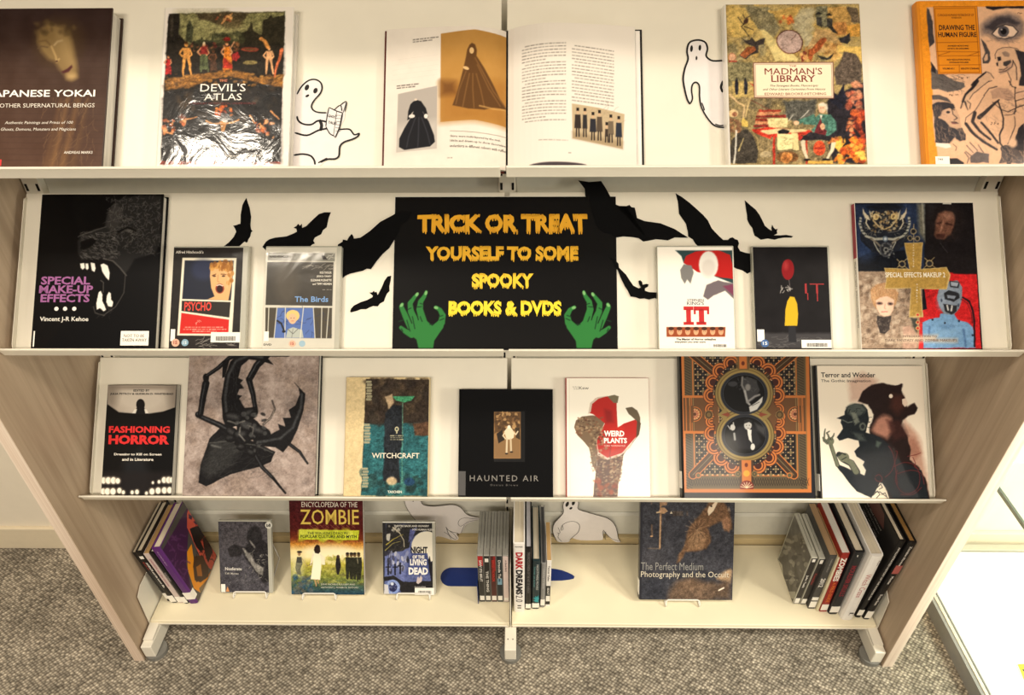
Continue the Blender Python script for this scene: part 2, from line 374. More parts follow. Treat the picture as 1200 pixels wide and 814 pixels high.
# ------------------------------------------------------------------ shelving unit
unit = empty('shelving_unit', Matrix.Translation((0, 0, 0)), 'white metal library display shelving of two bays between pale wood end panels', 'shelving')
for sx in (-1, 1):
    x0, x1 = sorted((sx*.9035, sx*.9285))
    p = MB().box((x0, YP, 0.0), (x1, .262, 1.98)).build('end_panel', M_WOOD, unit); bevel(p, .0015)
    MB().box((x0+.0003, YP-.0012, 0.001), (x1-.0003, YP, 1.979)).build('edge_band', M_EDGE, p)
def yz(p, t): return (t, p[0], p[1])
# posts with their rows of slots
for x in (-.885, 0.0, .885):
    p = MB().box((x-.016, .236, .03), (x+.016, .262, 1.95)).build('post', M_WHITE, unit); bevel(p, .002)
    mb = MB()
    for k in range(66):
        for q in (-.0105, .0105): mb.box((x+q-.0022, .2352, .10+k*.028), (x+q+.0022, .2362, .114+k*.028))
    s = mb.build('slots', M_SLOT, p); tag(s, kind='stuff')
# back panels of the two bays: a plain sheet and, low down, a raised rail with a rolled top
for x0, x1 in ((-.868, -.017), (.017, .868)):
    MB().box((x0, .252, .19), (x1, .256, 1.9)).build('back_panel', M_BACK, unit)
    r = MB().prism([(.246, .105), (.246, .180), (.250, .188), (.256, .188), (.256, .105)], x0, x1, yz).build('back_rail', M_BACK, unit); bevel(r, .0015)
    r = MB().prism([(.2425, HB-.004), (.2425, .096), (.2375, .0975), (.2375, .0995), (.256, .101), (.256, HB-.004)], x0, x1, yz).build('shelf_upstand', M_TAN, unit); bevel(r, .001)
# sloping display shelves: tilted back sheet, ledge at its foot, front lip, end flanges, bracket plates
def dpt(h, s, o=0.0):
    p = np.array([0, 0, h])-NN*LEDGE + SS*s + NN*o; return (p[1], p[2])
def display_shelf(h, x0, x1):
    th = .0016
    prof = [dpt(h, DLEN), dpt(h, DLEN, -.010), dpt(h, DLEN-th, -.010), dpt(h, DLEN-th, -th), dpt(h, -th, -th), (-.0005+.004, h-.020), (.001+.004, h-.0215), (-.0008, h-.002), (0.0005, h), dpt(h, 0)]
    # outer shell: back sheet, ledge floor, lip
    mb = MB()
    xi, xj = x0+(.006 if x0 < -.1 else 0), x1-(.006 if x1 > .1 else 0)
    mb.prism([dpt(h, DLEN), dpt(h, DLEN, -th), dpt(h, 0, -th), dpt(h, 0)], xi, xj, yz)
    mb.prism([dpt(h, DLEN, -th), dpt(h, DLEN, -.010), dpt(h, DLEN-th, -.010), dpt(h, DLEN-th, -th)], xi, xj, yz)
    o = mb.build('display_sheet', M_WHITE, unit); bevel(o, .0004, 1)
    mb = MB(); b0 = dpt(h, 0); b1 = dpt(h, -th)
    mb.prism([b0, b1, (.0035, h-.0045), (.0100, h-.0205), (.0085, h-.0212), (.0002, h-.003), (.0008, h)], x0, x1, yz)
    mb.prism([(.0002+.0022*math.cos(t*math.pi/5), h-.0016+.0022*math.sin(t*math.pi/5)) for t in range(10)], x0, x1, yz)
    l = mb.build('ledge', M_WHITE, o); bevel(l, .0006, 2)
    for xa, sx in ((x0+(.007 if x0 < -.1 else 0), 1), (x1-(.007 if x1 > .1 else 0), -1)):
        a, b = sorted((xa, xa+sx*.0016))
        if abs(xa) > .1: f = MB().prism([dpt(h, -.001, -.001), dpt(h, DLEN-.006, -.001), dpt(h, DLEN-.012, .007), dpt(h, .012, .009), dpt(h, .002, .006)], a, b, yz).build('end_flange', M_WHITE, o)
        xb = xa+sx*.0035; a, b = sorted((xb, xb+sx*.002))
        g = MB().prism([dpt(h, .01, -.003), dpt(h, DLEN-.01, -.003), (.235, dpt(h, DLEN-.02)[1]), (.235, dpt(h, .10)[1]), (.10, h-.028), (.03, h-.028)], a, b, yz).build('bracket', M_WHITE, o)
    return o
for h in (1.585, H1, H2, H3):
    display_shelf(h, -.9, -.0045); display_shelf(h, .0045, .9)
# base shelf, its end plates and feet
for x0, x1 in ((-.895, -.003), (.003, .895)):
    s = MB().prism([(.0, HB-.013), (.0, HB-.002), (.002, HB), (.2385, HB), (.2385, HB-.004), (.012, HB-.004), (.012, HB-.013)], x0, x1, yz).build('base_shelf', M_CREAM, unit); bevel(s, .0008)
    MB().box((x0+.002, -.0016, HB-.0125), (x1-.002, 0, HB-.0085)).build('front_bead', M_WHITE, s)
for x in (-.899, 0.0, .899):
    w = .0016
    pl = MB().prism([(.0, HB-.022), (-.001, HB-.004), (.006, HB+.092), (.030, HB+.105), (.23, HB+.105), (.23, HB-.03), (.03, HB-.035)] if x else
                    [(-.004, HB-.012), (-.004, HB+.015), (.010, HB+.045), (.040, HB+.16), (.23, HB+.16), (.23, HB-.03), (.03, HB-.03)], x-w/2, x+w/2, yz).build('end_plate', M_WHITE, unit)
for x, w in ((-.886, .013), (0.0, .014), (.886, .013)):
    ft = MB().box((x-w, YP+.003, .012), (x+w, .24, .055)).build('base_foot', M_WHITE, unit); bevel(ft, .002)
    if x: MB().prism([(YP+.02, .0555), (YP+.02, .060), (-.005, .064), (.2, .064), (.2, .0555)], x-w*.9, x+w*.9, yz).build('foot_cap', M_WHITE, ft)
    mb = MB()
    for q in (-.006, .006):
        mb.box((x+q-.0012, YP+.030, .0552), (x+q+.0012, YP+.0325, .0558))
    MB().prism([(math.cos(t*math.pi/12)*.026, math.sin(t*math.pi/12)*.026) for t in range(24)], .0, .012, lambda p, t, x=x: (x-(.004 if x > 0 else -.004 if x < 0 else 0)+p[0], YP+.024+p[1], t)).build('glide', M_GLIDE, ft)
    if not x: tag(mb.build('screw_holes', M_SLOT, ft), kind='stuff')

# ------------------------------------------------------------------ display case to the right, white lit deck behind glass in a steel frame
M_STEEL = mat('brushed_steel_rail', (150, 150, 146), .4, metal=.1)
M_SILVER = mat('silver_trim', (214, 212, 204), .25, metal=.8)
M_DECK = mat('white_case_deck', (250, 248, 236), .5)
def glass_mat(name, tint, rough=.02, a=.12):
    m = bpy.data.materials.new(name); m.use_nodes = True; nt = m.node_tree; nt.nodes.remove(nt.nodes['Principled BSDF'])
    t = nt.nodes.new('ShaderNodeBsdfTransparent'); t.inputs[0].default_value = (*tint, 1)
    g = nt.nodes.new('ShaderNodeBsdfGlossy'); g.inputs['Roughness'].default_value = rough
    fr = nt.nodes.new('ShaderNodeLayerWeight'); fr.inputs[0].default_value = a
    mx = nt.nodes.new('ShaderNodeMixShader'); nt.links.new(fr.outputs[1], mx.inputs[0]); nt.links.new(t.outputs[0], mx.inputs[1]); nt.links.new(g.outputs[0], mx.inputs[2])
    nt.links.new(mx.outputs[0], nt.nodes['Material Output'].inputs[0]); return m
M_GLASS = glass_mat('clear_glass', (.985, .99, .985)); M_GEDGE = mat('green_glass_edge', (58, 84, 80), .15)
case = empty('display_case', Matrix.Translation((1.1, 0, 0)), 'glass display case with steel plinth and brightly lit white deck, at right', 'display case')
def cpart(name, a, b, m, par=case, bev=0):
    o = MB().box((a[0]-1.1, a[1], a[2]), (b[0]-1.1, b[1], b[2])).build(name, m, par)
    if bev: bevel(o, bev)
    return o
cpart('plinth', (1.080, -1.3, 0), (1.088, .262, .044), M_STEEL)
tr = cpart('plinth_trim', (1.088, -1.3, 0), (1.097, .262, .0465), M_SILVER, bev=.001)
cpart('deck', (1.103, -1.3, .0), (2.2, .240, .044), M_DECK)
cpart('deck_edge', (1.0985, -1.3, 0), (1.1015, .24, .0475), M_STEEL)
cpart('rear_rail', (1.103, .242, .0), (2.2, .262, .049), M_SILVER)
cpart('glass_side', (1.090, -1.3, .047), (1.095, .262, 1.2), M_GLASS)
gs = cpart('glass_shelf', (1.14, -.9, .395), (2.1, .24, .403), glass_mat('tinted_glass', (.90, .96, .965)))
cpart('shelf_edge', (1.134, -.9, .394), (1.14, .24, .404), M_GEDGE, gs)
lf = MB().add([(1.535, -.07, .0135), (1.64, -.085, .0135), (1.65, .02, .0135), (1.56, .045, .0135), (1.535, -.07, .0145), (1.64, -.085, .0145), (1.65, .02, .0145), (1.56, .045, .0145)], [(0,3,2,1),(4,5,6,7),(0,1,5,4),(1,2,6,5),(2,3,7,6),(3,0,4,7)])

# ------------------------------------------------------------------ books and cases
M_PAGES = None
def pages_mat(name, col, axis=2):
    if name in MATS: return MATS[name]
    m = bpy.data.materials.new(name); m.use_nodes = True; nt = m.node_tree; b = nt.nodes['Principled BSDF']; b.inputs['Roughness'].default_value = .8
    tc = nt.nodes.new('ShaderNodeTexCoord'); mp = nt.nodes.new('ShaderNodeMapping'); s = [3, 3, 3]; s[axis] = 900; mp.inputs['Scale'].default_value = s
    nt.links.new(tc.outputs['Object'], mp.inputs[0]); n = nt.nodes.new('ShaderNodeTexNoise'); n.inputs['Scale'].default_value = 1; nt.links.new(mp.outputs[0], n.inputs['Vector'])
    rp = nt.nodes.new('ShaderNodeValToRGB'); e = rp.color_ramp.elements; e[0].position = .3; e[1].position = .7
    c = np.array(col, float); e[0].color = (*lin(c*.82), 1); e[1].color = (*lin(c), 1); nt.links.new(n.outputs[0], rp.inputs[0]); nt.links.new(rp.outputs[0], b.inputs['Base Color'])
    MATS[name] = m; return m
PG = pages_mat('cream_pages', (226, 214, 190)); PGW = pages_mat('white_pages', (232, 228, 218)); PGT = pages_mat('tan_pages', (196, 158, 104))

class Book(Face):
    def __init__(s, name, label, cat, group, O, ex, ey, ez, W, H, T):
        super().__init__(O, ex, ey, ez, T); s.W, s.H = W, H
        s.root = empty(name, s.M, label, cat, group)
    def hardback(s, m, b=.0026, inset=.003, pages=PG, sp=.003, name='cover'):
        W, H, T = s.W, s.H, s.T
        pr = [(W, T), (sp*1.6, T), (sp*.4, T-sp*.5), (0, T-sp*1.8), (0, sp*1.8), (sp*.4, sp*.5), (sp*1.6, 0), (W, 0), (W, b), (sp+b, b), (sp+b, T-b), (W, T-b)]
        o = MB().prism(pr, 0, H, lambda p, t: (p[0], t, p[1])).build(name, m, s.root); s.cover = o
        MB().box((sp+b+.0003, inset, b+.0002), (W-inset, H-inset, T-b-.0002)).build('page_block', pages, s.root); return o
    def paperback(s, m, pages=PG): return s.hardback(m, b=.0006, inset=.0004, pages=pages, sp=.0012)
    def case(s, m, sheet=None):
        W, H, T = s.W, s.H, s.T
        o = MB().box((0, 0, 0), (W, H, T)).build('case', m, s.root); bevel(o, .0022, 3); s.cover = o
        MB().box((.02, H-.0002, T/2-.0006), (W-.004, H+.0002, T/2+.0006)).build('seam', M_SEAM, o)
        return o
    def sheet(s, x0, y0, x1, y1, bg, cell=.0012): return Sheet(s, x1-x0, y1-y0, bg, cell, x0, y0)
    def text(s, fr, str_, bl, tr, col, gloss=.45, dz=.0005, parent=None, **k):
        x0, y0, kk = FR[fr]; a = s.px(x0+bl[0]/kk, y0+bl[1]/kk); b = s.px(x0+tr[0]/kk, y0+tr[1]/kk)
        return lettering(parent or s.cover, str_, (a[0], a[1], s.T+dz), (b[0]-a[0], b[1]-a[1]), (1, 0, 0), (0, 1, 0), col, gloss=gloss, **k)
    def spine_text(s, str_, top, L, zc, h, col, **k):
        """reads down the spine: starts at height top, runs L, letters h tall centred at depth zc"""
        return lettering(s.cover, str_, (-.0004, top, zc-h/2), (L, h), (0, -1, 0), (0, 0, 1), col, **k)
    def spine_patch(s, y0, y1, z0, z1, m, name='spine_label', dx=.0002):
        return MB().box((-dx, y0, z0), (.0005, y1, z1)).build(name, m, s.cover)
    def patch(s, fr, x0, y0, x1, y1, m, name='sticker', dz=.0006):
        fx, fy, kk = FR[fr]; a = s.px(fx+x0/kk, fy+y1/kk); b = s.px(fx+x1/kk, fy+y0/kk)
        return MB().box((a[0], a[1], s.T-.0001), (b[0], b[1], s.T+dz)).build(name, m, s.cover)
M_SEAM = mat('case_seam', (96, 96, 92), .4)
M_CASE = mat('clear_grey_case_plastic', (186, 184, 170), .22, coat=.4, noise=(40, .1))
M_CASE_D = mat('grey_case_plastic', (150, 149, 142), .25, coat=.3, noise=(60, .15))
M_LABEL = mat('white_paper_label', (244, 240, 230), .5)
M_BAR = mat('barcode_ink', (40, 34, 34), .6)
PR_MATT = print_mat('matt_print', .55); PR_SATIN = print_mat('satin_print', .38, .15)
PR_GLOSS = print_mat('gloss_jacket_print', .4, .55, (9, .3, .004), .10)
PR_WRAP = print_mat('wrinkled_plastic_jacket_print', .4, .9, (17, .55, .003, 4.5), .10)
PR_DVD = print_mat('dvd_sleeve_print', .4, .8, (13, .3, .003, 2.5), .10)

def on_shelf(name, label, cat, group, h, x, w, s1, T, s0=0.0, gap=.0015):
    """a book leaning on a display sheet: left edge x, width w, height s1, thickness T, its foot on the ledge"""
    O = np.array([x, 0, h])-NN*(LEDGE-gap)+SS*s0
    return Book(name, label, cat, group, O, EX, SS, NN, w, s1, T)
def barcode(bk, fr, x0, y0, x1, y1, seed=1):
    p = bk.patch(fr, x0, y0, x1, y1, M_LABEL, 'barcode_label'); r = random.Random(seed); mb = MB()
    fx, fy, kk = FR[fr]; a = bk.px(fx+x0/kk, fy+y1/kk); b = bk.px(fx+x1/kk, fy+y0/kk); w = b[0]-a[0]; h = b[1]-a[1]; x = a[0]+w*.18
    while x < b[0]-w*.15:
        d = r.uniform(.0004, .0012); mb.box((x, a[1]+h*.15, bk.T+.0005), (x+d, a[1]+h*.6, bk.T+.0009)); x += d+r.uniform(.0005, .0012)
    mb.build('bars', M_BAR, p); return p
def disc(bk, fr, cx, cy, r, col, par=None, dz=.0008):
    fx, fy, kk = FR[fr]; a = bk.px(fx+cx/kk, fy+cy/kk); b = bk.px(fx+(cx+r)/kk, fy+cy/kk); R = b[0]-a[0]
    MB().prism([(a[0]+R*math.cos(t*math.pi/10), a[1]+R*math.sin(t*math.pi/10)) for t in range(20)], bk.T-.0001, bk.T+dz, lambda p, t: (p[0], p[1], t)).build('rating_mark', mat('ink_%02x%02x%02x' % col, col, .45), bk.cover)

# ================================================================== top shelf
ROW1 = 'books on the top display shelf'; ROW2 = 'books and cases on the middle display shelf'; ROW3 = 'books on the lower display shelf'

# brown book with a pale mask face
b = on_shelf('book', 'dark brown hardback with a pale mask face, leftmost on the top shelf', 'book', ROW1, H1, -.7915, .198, .2505, .030)
b.hardback(mat('brown_cover', (58, 40, 34), .4), pages=PGW)
s = b.sheet(.006, 0, .197, .2495, (58, 40, 34)).frame(FR['A']); s.vgrad([(40, (46, 32, 30)), (300, (64, 46, 38)), (730, (84, 60, 48))]); s.mottle(7, 60, 5)
for i in range(26): s.line([(-40+i*1.5, 60+i*26), (520, 66+i*26)], 2, (40, 28, 26), a=.25)
s.ell(262, 190, 92, 95, (78, 60, 36), rot=30, soft=28, a=.8)
s.poly([(172,140),(215,105),(285,120),(318,180),(330,250),(345,300),(345,345),(318,358),(295,352),(285,330),(262,305),(245,275),(215,262),(185,230),(168,185)], (128, 104, 66), soft=7)
s.poly([(255,150),(305,165),(325,235),(330,275),(315,300),(280,250),(265,210)], (156, 130, 86), soft=14, a=.7)
s.poly([(172,140),(215,110),(235,150),(210,185),(175,190)], (120, 96, 58), soft=12, a=.7)
s.line([(168,215),(185,205),(212,210)], 5, (92, 72, 50), soft=2); s.line([(242,200),(255,185),(275,180)], 6, (176, 152, 112), soft=3); s.line([(170,185),(205,180),(228,205)], 6, (100, 78, 48), soft=3)
s.line([(228,205),(248,250),(252,275),(262,262)], 5, (186, 156, 104), soft=3); s.ell(252, 272, 6, 4, (70, 44, 36)); s.poly([(272,318),(298,305),(318,288),(322,298),(305,320),(280,326)], (74, 36, 36), soft=2)
s.ell(318, 338, 20, 14, (196, 164, 112), soft=8, a=.7)
s.blobs((150, 95, 330, 150), 30, [(70, 54, 34), (96, 76, 46)], (8, 16), 4, soft=4, a=.5)
for x, w, c in ((255, 26, (150, 110, 66)), (300, 30, (140, 102, 62)), (345, 20, (110, 80, 52)), (225, 14, (120, 86, 54))): s.line([(x+45, 440), (x+5, 620), (x-25, 735)], w*.4, c, w2=w, soft=8, a=.55)
s.scribble((200, 400, 420, 720), 50, (160, 124, 80), 60, 1.5, 4, .35, rot=112)
s.build('cover_picture', PR_SATIN, b.cover, b.T+.0002)
b.text('A', 'JAPANESE YOKAI', (-52, 440), (424, 398), (244, 240, 232), bold=.018)
b.text('A', '& OTHER SUPERNATURAL BEINGS', (-28, 478), (421, 458), (222, 214, 200))
b.text('A', 'Authentic Paintings and Prints of 100', (22, 554), (325, 537), (226, 218, 205), shear=.2)
b.text('A', 'Ghosts, Demons, Monsters and Magicians', (4, 584), (338, 566), (226, 218, 205), shear=.2)
b.text('A', 'ANDREAS MARKS', (284, 682), (412, 670), (226, 218, 205), bold=.01)
b.patch('A', -12, 708, 8, 735, mat('red_sticker', (214, 52, 50), .5))

# old-master painting book in a wrinkled plastic jacket
b = on_shelf('book', 'hardback with an old painting of figures, white title, wrinkled shiny plastic jacket, top shelf', 'book', ROW1, H1, -.5202, .2005, .2555, .022)
b.hardback(mat('white_jacket', (232, 226, 216), .3, coat=.8, bump=(18, .8, .004)), pages=PGW)
s = b.sheet(.004, .0005, .1995, .2545, (230, 222, 212), .001).frame(FR['a1'])
s.poly([(95,120),(1103,100),(1080,812),(1060,1420),(22,1425),(50,812)], (22, 18, 16))
s.poly([(190,120),(1100,103),(1088,440),(180,440)], (122, 118, 76), soft=4); s.poly([(190,120),(560,112),(560,210),(350,330),(190,340)], (134, 130, 86), soft=30, a=.8)
s.poly([(330,115),(800,108),(720,190),(700,260),(560,230),(470,190),(360,170)], (66, 56, 38), rough=.003, soft=3); s.ell(640, 205, 100, 44, (92, 78, 50), soft=8, a=.8); s.ell(600, 255, 180, 34, (154, 146, 100), soft=12, a=.6)
s.poly([(95,122),(192,120),(182,300),(240,360),(250,470),(70,480)], (24, 20, 18), soft=2); s.poly([(118,122),(135,122),(130,320),(108,320)], (52, 46, 38), soft=3)
s.poly([(245,360),(248,250),(258,210),(275,180),(292,205),(305,245),(300,370)], (58, 60, 42), rough=.001); s.poly([(300,365),(340,350),(372,338),(380,300),(388,340),(460,350),(478,305),(490,350),(700,330),(700,400),(300,400)], (56, 58, 38), rough=.002)
s.poly([(700,300),(790,270),(808,200),(822,270),(900,300),(915,180),(960,160),(978,105),(1000,160),(1095,140),(1088,480),(900,460),(700,440)], (36, 32, 22), rough=.003, soft=2)
s.blobs((500, 290, 760, 370), 40, [(70, 70, 44), (48, 50, 32)], (14, 30), 3, soft=3)
for y, c in ((150, (196, 134, 70)), (165, (150, 70, 44))): s.blobs((500, y-25, 640, y+20), 9, [c, (205, 150, 90)], (7, 16), y)
s.line([(560,205),(590,165),(600,135),(620,150)], 14, (212, 152, 92))
s.rect(80, 385, 1090, 640, (30, 25, 20), soft=8, a=.85); s.blobs((280, 370, 700, 440), 60, [(96, 30, 30), (40, 32, 28), (130, 84, 50), (28, 24, 22)], (9, 20), 8)
s.poly([(60,700),(200,660),(520,620),(640,612),(900,665),(1085,650),(1080,760),(860,720),(640,660),(420,700),(260,760),(60,780)], (132, 88, 38), rough=.003, soft=3)
s.blobs((60, 640, 1080, 740), 90, [(160, 108, 44), (90, 60, 30), (66, 46, 26), (176, 124, 56)], (10, 26), 21, aspect=(.2, .6), rot=0)
def figure(x, y, h, skin, robe=None, legs=True):
    k = h/300
    s.line([(x-8*k, y+90*k), (x-25*k, y+190*k), (x-30*k, y+290*k)], 36*k, skin if legs else robe, w2=15*k)
    s.line([(x+12*k, y+90*k), (x+30*k, y+190*k), (x+45*k, y+285*k)], 36*k, skin if legs else robe, w2=15*k)
    s.poly([(x-32*k, y+40*k), (x+32*k, y+38*k), (x+24*k, y+120*k), (x-26*k, y+125*k)], robe or skin, soft=2)
    if robe and not legs: s.poly([(x-28*k, y+60*k), (x+30*k, y+60*k), (x+55*k, y+270*k), (x-45*k, y+270*k)], robe, rough=.001)
    s.line([(x-30*k, y+48*k), (x-62*k, y+90*k), (x-35*k, y+120*k)], 16*k, skin); s.line([(x+28*k, y+48*k), (x+50*k, y+100*k), (x+30*k, y+120*k)], 15*k, skin)
    s.ell(x, y+12*k, 16*k, 20*k, skin); s.ell(x, y-2*k, 17*k, 11*k, (84, 52, 26))
figure(248, 375, 290, (206, 142, 70)); figure(400, 375, 255, (196, 140, 96), (74, 82, 54), False); figure(600, 370, 260, (198, 140, 96), (196, 112, 34), False)
figure(965, 410, 240, (216, 160, 112)); figure(480, 440, 190, (110, 66, 40), (70, 46, 32), False); figure(90, 490, 170, (200, 130, 90), (156, 30, 30), False)
s.ell(600, 340, 34, 22, (122, 26, 24), rough=.001); s.poly([(640,470),(690,450),(708,495),(680,530),(640,520)], (136, 30, 32), rough=.001); s.line([(640,410),(665,360)], 12, (206, 150, 104)); s.poly([(560,590),(575,500),(640,560),(650,595)], (170, 44, 28), rough=.001)
s.line([(895,335),(935,365),(955,410)], 30, (206, 138, 70)); s.line([(1075,430),(1050,520),(1010,660)], 34, (196, 100, 60), w2=16); s.ell(800, 428, 80, 18, (134, 52, 34), soft=2); s.ell(800, 428, 60, 8, (86, 60, 36)); s.ell(800, 545, 60, 14, (132, 116, 70), rough=.002)
s.ell(400, 372, 11, 14, (216, 196, 160)); s.poly([(375,400),(425,400),(435,470),(365,470)], (140, 34, 34), soft=2, a=.9)
s.frame(FR['a2']); s.rect(40, 150, 1075, 715, (30, 27, 25), soft=6, a=.6); s.blobs((60, 60, 1050, 330), 70, [(58, 46, 32), (34, 28, 24), (72, 54, 34), (20, 18, 18)], (18, 46), 31, soft=5, a=.6)
s.blobs((500, 215, 640, 310), 30, [(206, 92, 38), (226, 130, 56), (160, 60, 30)], (10, 22), 7); s.ell(568, 300, 28, 30, (40, 24, 20)); s.line([(420,345),(480,375),(550,365)], 15, (206, 146, 88)); s.line([(700,335),(650,360),(580,370)], 15, (206, 146, 88)); s.poly([(535,350),(600,350),(580,440),(550,440)], (186, 128, 70), rough=.001)
for box in ((40, 340, 150, 470), (840, 330, 1000, 510), (190, 300, 250, 380)): s.blobs(box, 16, [(212, 130, 76), (190, 96, 54), (226, 160, 104), (110, 56, 36)], (12, 28), int(box[0]))
for a, q in (((250, 330), (340, 310)), ((980, 260), (1050, 330)), ((800, 300), (840, 360)), ((885, 370), (920, 420)), ((60, 440), (130, 460))): s.line([a, q], 16, (214, 148, 92), w2=9)
s.poly([(22,690),(600,705),(1060,700),(1060,718),(22,722)], (150, 60, 44), soft=2, a=.8); s.warp(.0011, 110); s.grain(.42, 200)
s.build('cover_picture', PR_WRAP, b.cover, b.T+.0002)
b.text('a1', 'THE', (532, 710), (604, 688), (196, 110, 92), serif=True); b.text('a2', "DEVIL'S", (368, 92), (764, 22), (240, 234, 222), serif=True); b.text('a2', 'ATLAS', (398, 168), (730, 108), (240, 234, 222), serif=True)
b.text('a2', 'A TREASURY OF HISTORICAL UNDERWORLDS', (270, 204), (850, 184), (104, 30, 30)); b.text('a2', 'An Explorer of Heavens, Hells and Afterworlds', (190, 660), (900, 640), (226, 218, 205), bold=.01)

# open book with a picture page and a text page
ob = on_shelf('open_book', 'large open book showing old costume photographs and columns of text, middle of top shelf', 'book', ROW1, H1, -.1838, .3950, .2270, .0045)
mcov = mat('dark_red_cover', (92, 34, 26), .4); mcov2 = mat('black_cover', (26, 24, 24), .4)
W, Hh = ob.W, ob.H; mid = .1885
c = MB().box((0, 0, 0), (mid-.004, Hh, .0028)).build('cover', mcov, ob.root); ob.cover = c
MB().box((mid+.004, 0, 0), (W, Hh, .0028)).build('back_cover', mcov2, ob.root); MB().box((mid-.004, 0, 0), (mid+.004, Hh, .0016)).build('spine', mcov2, ob.root)
def page_curve(u, top, edge):
    """height of the open pages at u: 0 gutter .. 1 fore edge"""
    return .005+(top-.005)*math.sin(min(u/.34, 1)*math.pi/2)**.8*(1 if u < .34 else 1)-(top-edge)*max(0, (u-.34)/.66)**1.5
def pages(x_gut, x_out, y0, y1, top, edge, nm):
    n = 22; us = [i/n for i in range(n+1)]; xs = [x_gut+(x_out-x_gut)*u for u in us]; zs = [page_curve(u, top, edge) for u in us]
    out = [(x, z) for x, z in zip(xs, zs)]; pts = [(xs[0], .003)]+out+[(xs[-1], .003)]
    if x_out < x_gut: pts = pts[::-1]
    o = MB().prism(pts, y0, y1, lambda p, t: (p[0], t, p[1])).build(nm, PGW, ob.root)
    return o, (lambda co: np.column_stack([co[:, 0], co[:, 1], np.interp(co[:, 0], xs if xs[1] > xs[0] else xs[::-1], zs if xs[1] > xs[0] else zs[::-1])+.0004]))
lo, fl_ = pages(mid-.0015, .0045, .003, Hh-.003, .021, .012, 'left_pages'); ro, fr_ = pages(mid+.0015, W-.012, .003, Hh-.001, .025, .012, 'right_pages')
# the last leaf and the end paper that show past the text page
MB().box((W-.0105, .003, .003), (W-.0035, Hh-.003, .0045)).build('endpaper', mat('end_paper', (236, 230, 222), .7), ob.root)
class PageFace(Face): pass
ob.T = .018
s = Sheet(ob, mid-.0065, Hh-.0065, (224, 215, 203), .0009, .005, .0032).frame(FR['C'])
s.words(315, 440, 112, 5, (150, 140, 130), 2, .7, -.08); s.words(203, 318, 172, 5, (60, 54, 50), 3, .8, -.07); s.words(203, 290, 182, 5, (60, 54, 50), 4, .8, -.07)
s.words(130, 232, 374, 5, (60, 54, 50), 5, .8, -.06); s.words(130, 215, 384, 5, (60, 54, 50), 6, .8, -.06)
for i in range(5): s.line([(110, 262+i*22), (318, 244+i*22)], 1, (206, 198, 188), a=.7)
s.poly([(328,152),(480,134),(628,147),(622,550),(480,534),(326,543)], (176, 130, 66)); s.poly([(328,370),(624,350),(622,550),(480,534),(326,543)], (166, 116, 54), soft=20); s.poly([(328,360),(390,365),(400,420),(330,425)], (104, 66, 34), soft=14, a=.8); s.mottle(5, 70, 3)
s.poly([(456,202),(466,194),(480,200),(488,225),(486,250),(520,300),(560,370),(590,430),(622,470),(560,472),(520,486),(450,485),(380,470),(398,420),(415,360),(430,300),(440,255),(445,225)], (92, 62, 34), soft=2)
for q in (((440,320),(410,400),(395,465)), ((455,330),(440,400),(425,478)), ((470,330),(470,400),(475,480)), ((485,330),(505,400),(520,470)), ((490,290),(540,390),(590,460)), ((480,260),(560,400),(620,470))): s.line(q, 5, (128, 90, 50), soft=2, a=.8)
s.ell(465, 228, 10, 14, (206, 170, 118)); s.ell(440, 306, 14, 7, (206, 170, 118), rot=20); s.line([(500,470),(560,478),(612,474)], 8, (196, 152, 88), a=.6)
s.poly([(136,412),(312,382),(310,660),(128,672)], (170, 162, 154)); s.poly([(134,560),(310,540),(310,660),(128,672)], (200, 192, 182), soft=20, a=.8)
s.poly([(205,448),(222,442),(240,448),(262,480),(272,520),(262,525),(250,500),(247,495),(275,540),(298,600),(302,630),(280,650),(230,655),(165,662),(140,648),(142,610),(165,565),(200,510),(206,492),(196,500),(190,525),(178,530),(182,490),(192,460)], (28, 28, 32), soft=1.3)
for q in (((215,520),(185,600),(175,650)), ((230,520),(228,600),(225,650)), ((242,520),(268,590),(280,640))): s.line(q, 4, (54, 54, 60), soft=2)
s.ell(198, 513, 14, 8, (214, 206, 198)); s.ell(262, 515, 9, 10, (222, 214, 206)); s.ell(216, 440, 7, 5, (206, 190, 172))
s.line([(370,583),(628,596)], 2, (110, 100, 92)); s.words(357, 382, 700, 4, (110, 100, 92), 9)
s.build('printed_page', PR_MATT, lo, 0, fl_)
for t_, bl, tr in (('Skirts were multi-layered by the mid-', (370, 613), (592, 600)), ('1860s and drawn up to show decorative', (370, 634), (614, 620)), ('underskirts in different colours with ruffles.', (368, 655), (620, 642))):
    a = ob.px(430+bl[0]/3.783, bl[1]/3.783); q = ob.px(430+tr[0]/3.783, tr[1]/3.783)
    v, f = text_shape(t_, bold=.005, res=1); mn, mx = v.min(0), v.max(0); u = (v-mn)/(mx-mn); X = a[0]+u[:, 0]*(q[0]-a[0]); Y = a[1]+u[:, 1]*(q[1]-a[1])-(u[:, 0]*.0035)
    P = fl_(np.column_stack([X, Y, X])); P[:, 2] += .0004; mesh_obj('lettering', P, f, mat('ink_3c3632', (60, 54, 50), .6), lo)
s = Sheet(ob, W-.0135-mid-.0015, Hh-.0045, (226, 218, 207), .0009, mid+.0018, .0032).frame(FR['D'])
s.words(225, 360, 73, 5, (150, 140, 130), 2, .7, .12)
for i in range(25):
    k = 206+i*13.9
    s.words(82 if i % 6 else 95, 276-(0 if i % 6 != 5 else 90), k, 5, (110, 102, 95), 20+i, .75, -.05 if i < 14 else -.02)
for i in range(18): s.words(302 if i % 5 else 314, 490, 208+i*14.2, 5, (110, 102, 95), 60+i, .75, .09)
s.words(155, 285, 624, 5, (150, 140, 130), 5, .7, .02); s.words(286, 300, 682, 4, (120, 110, 100), 5)
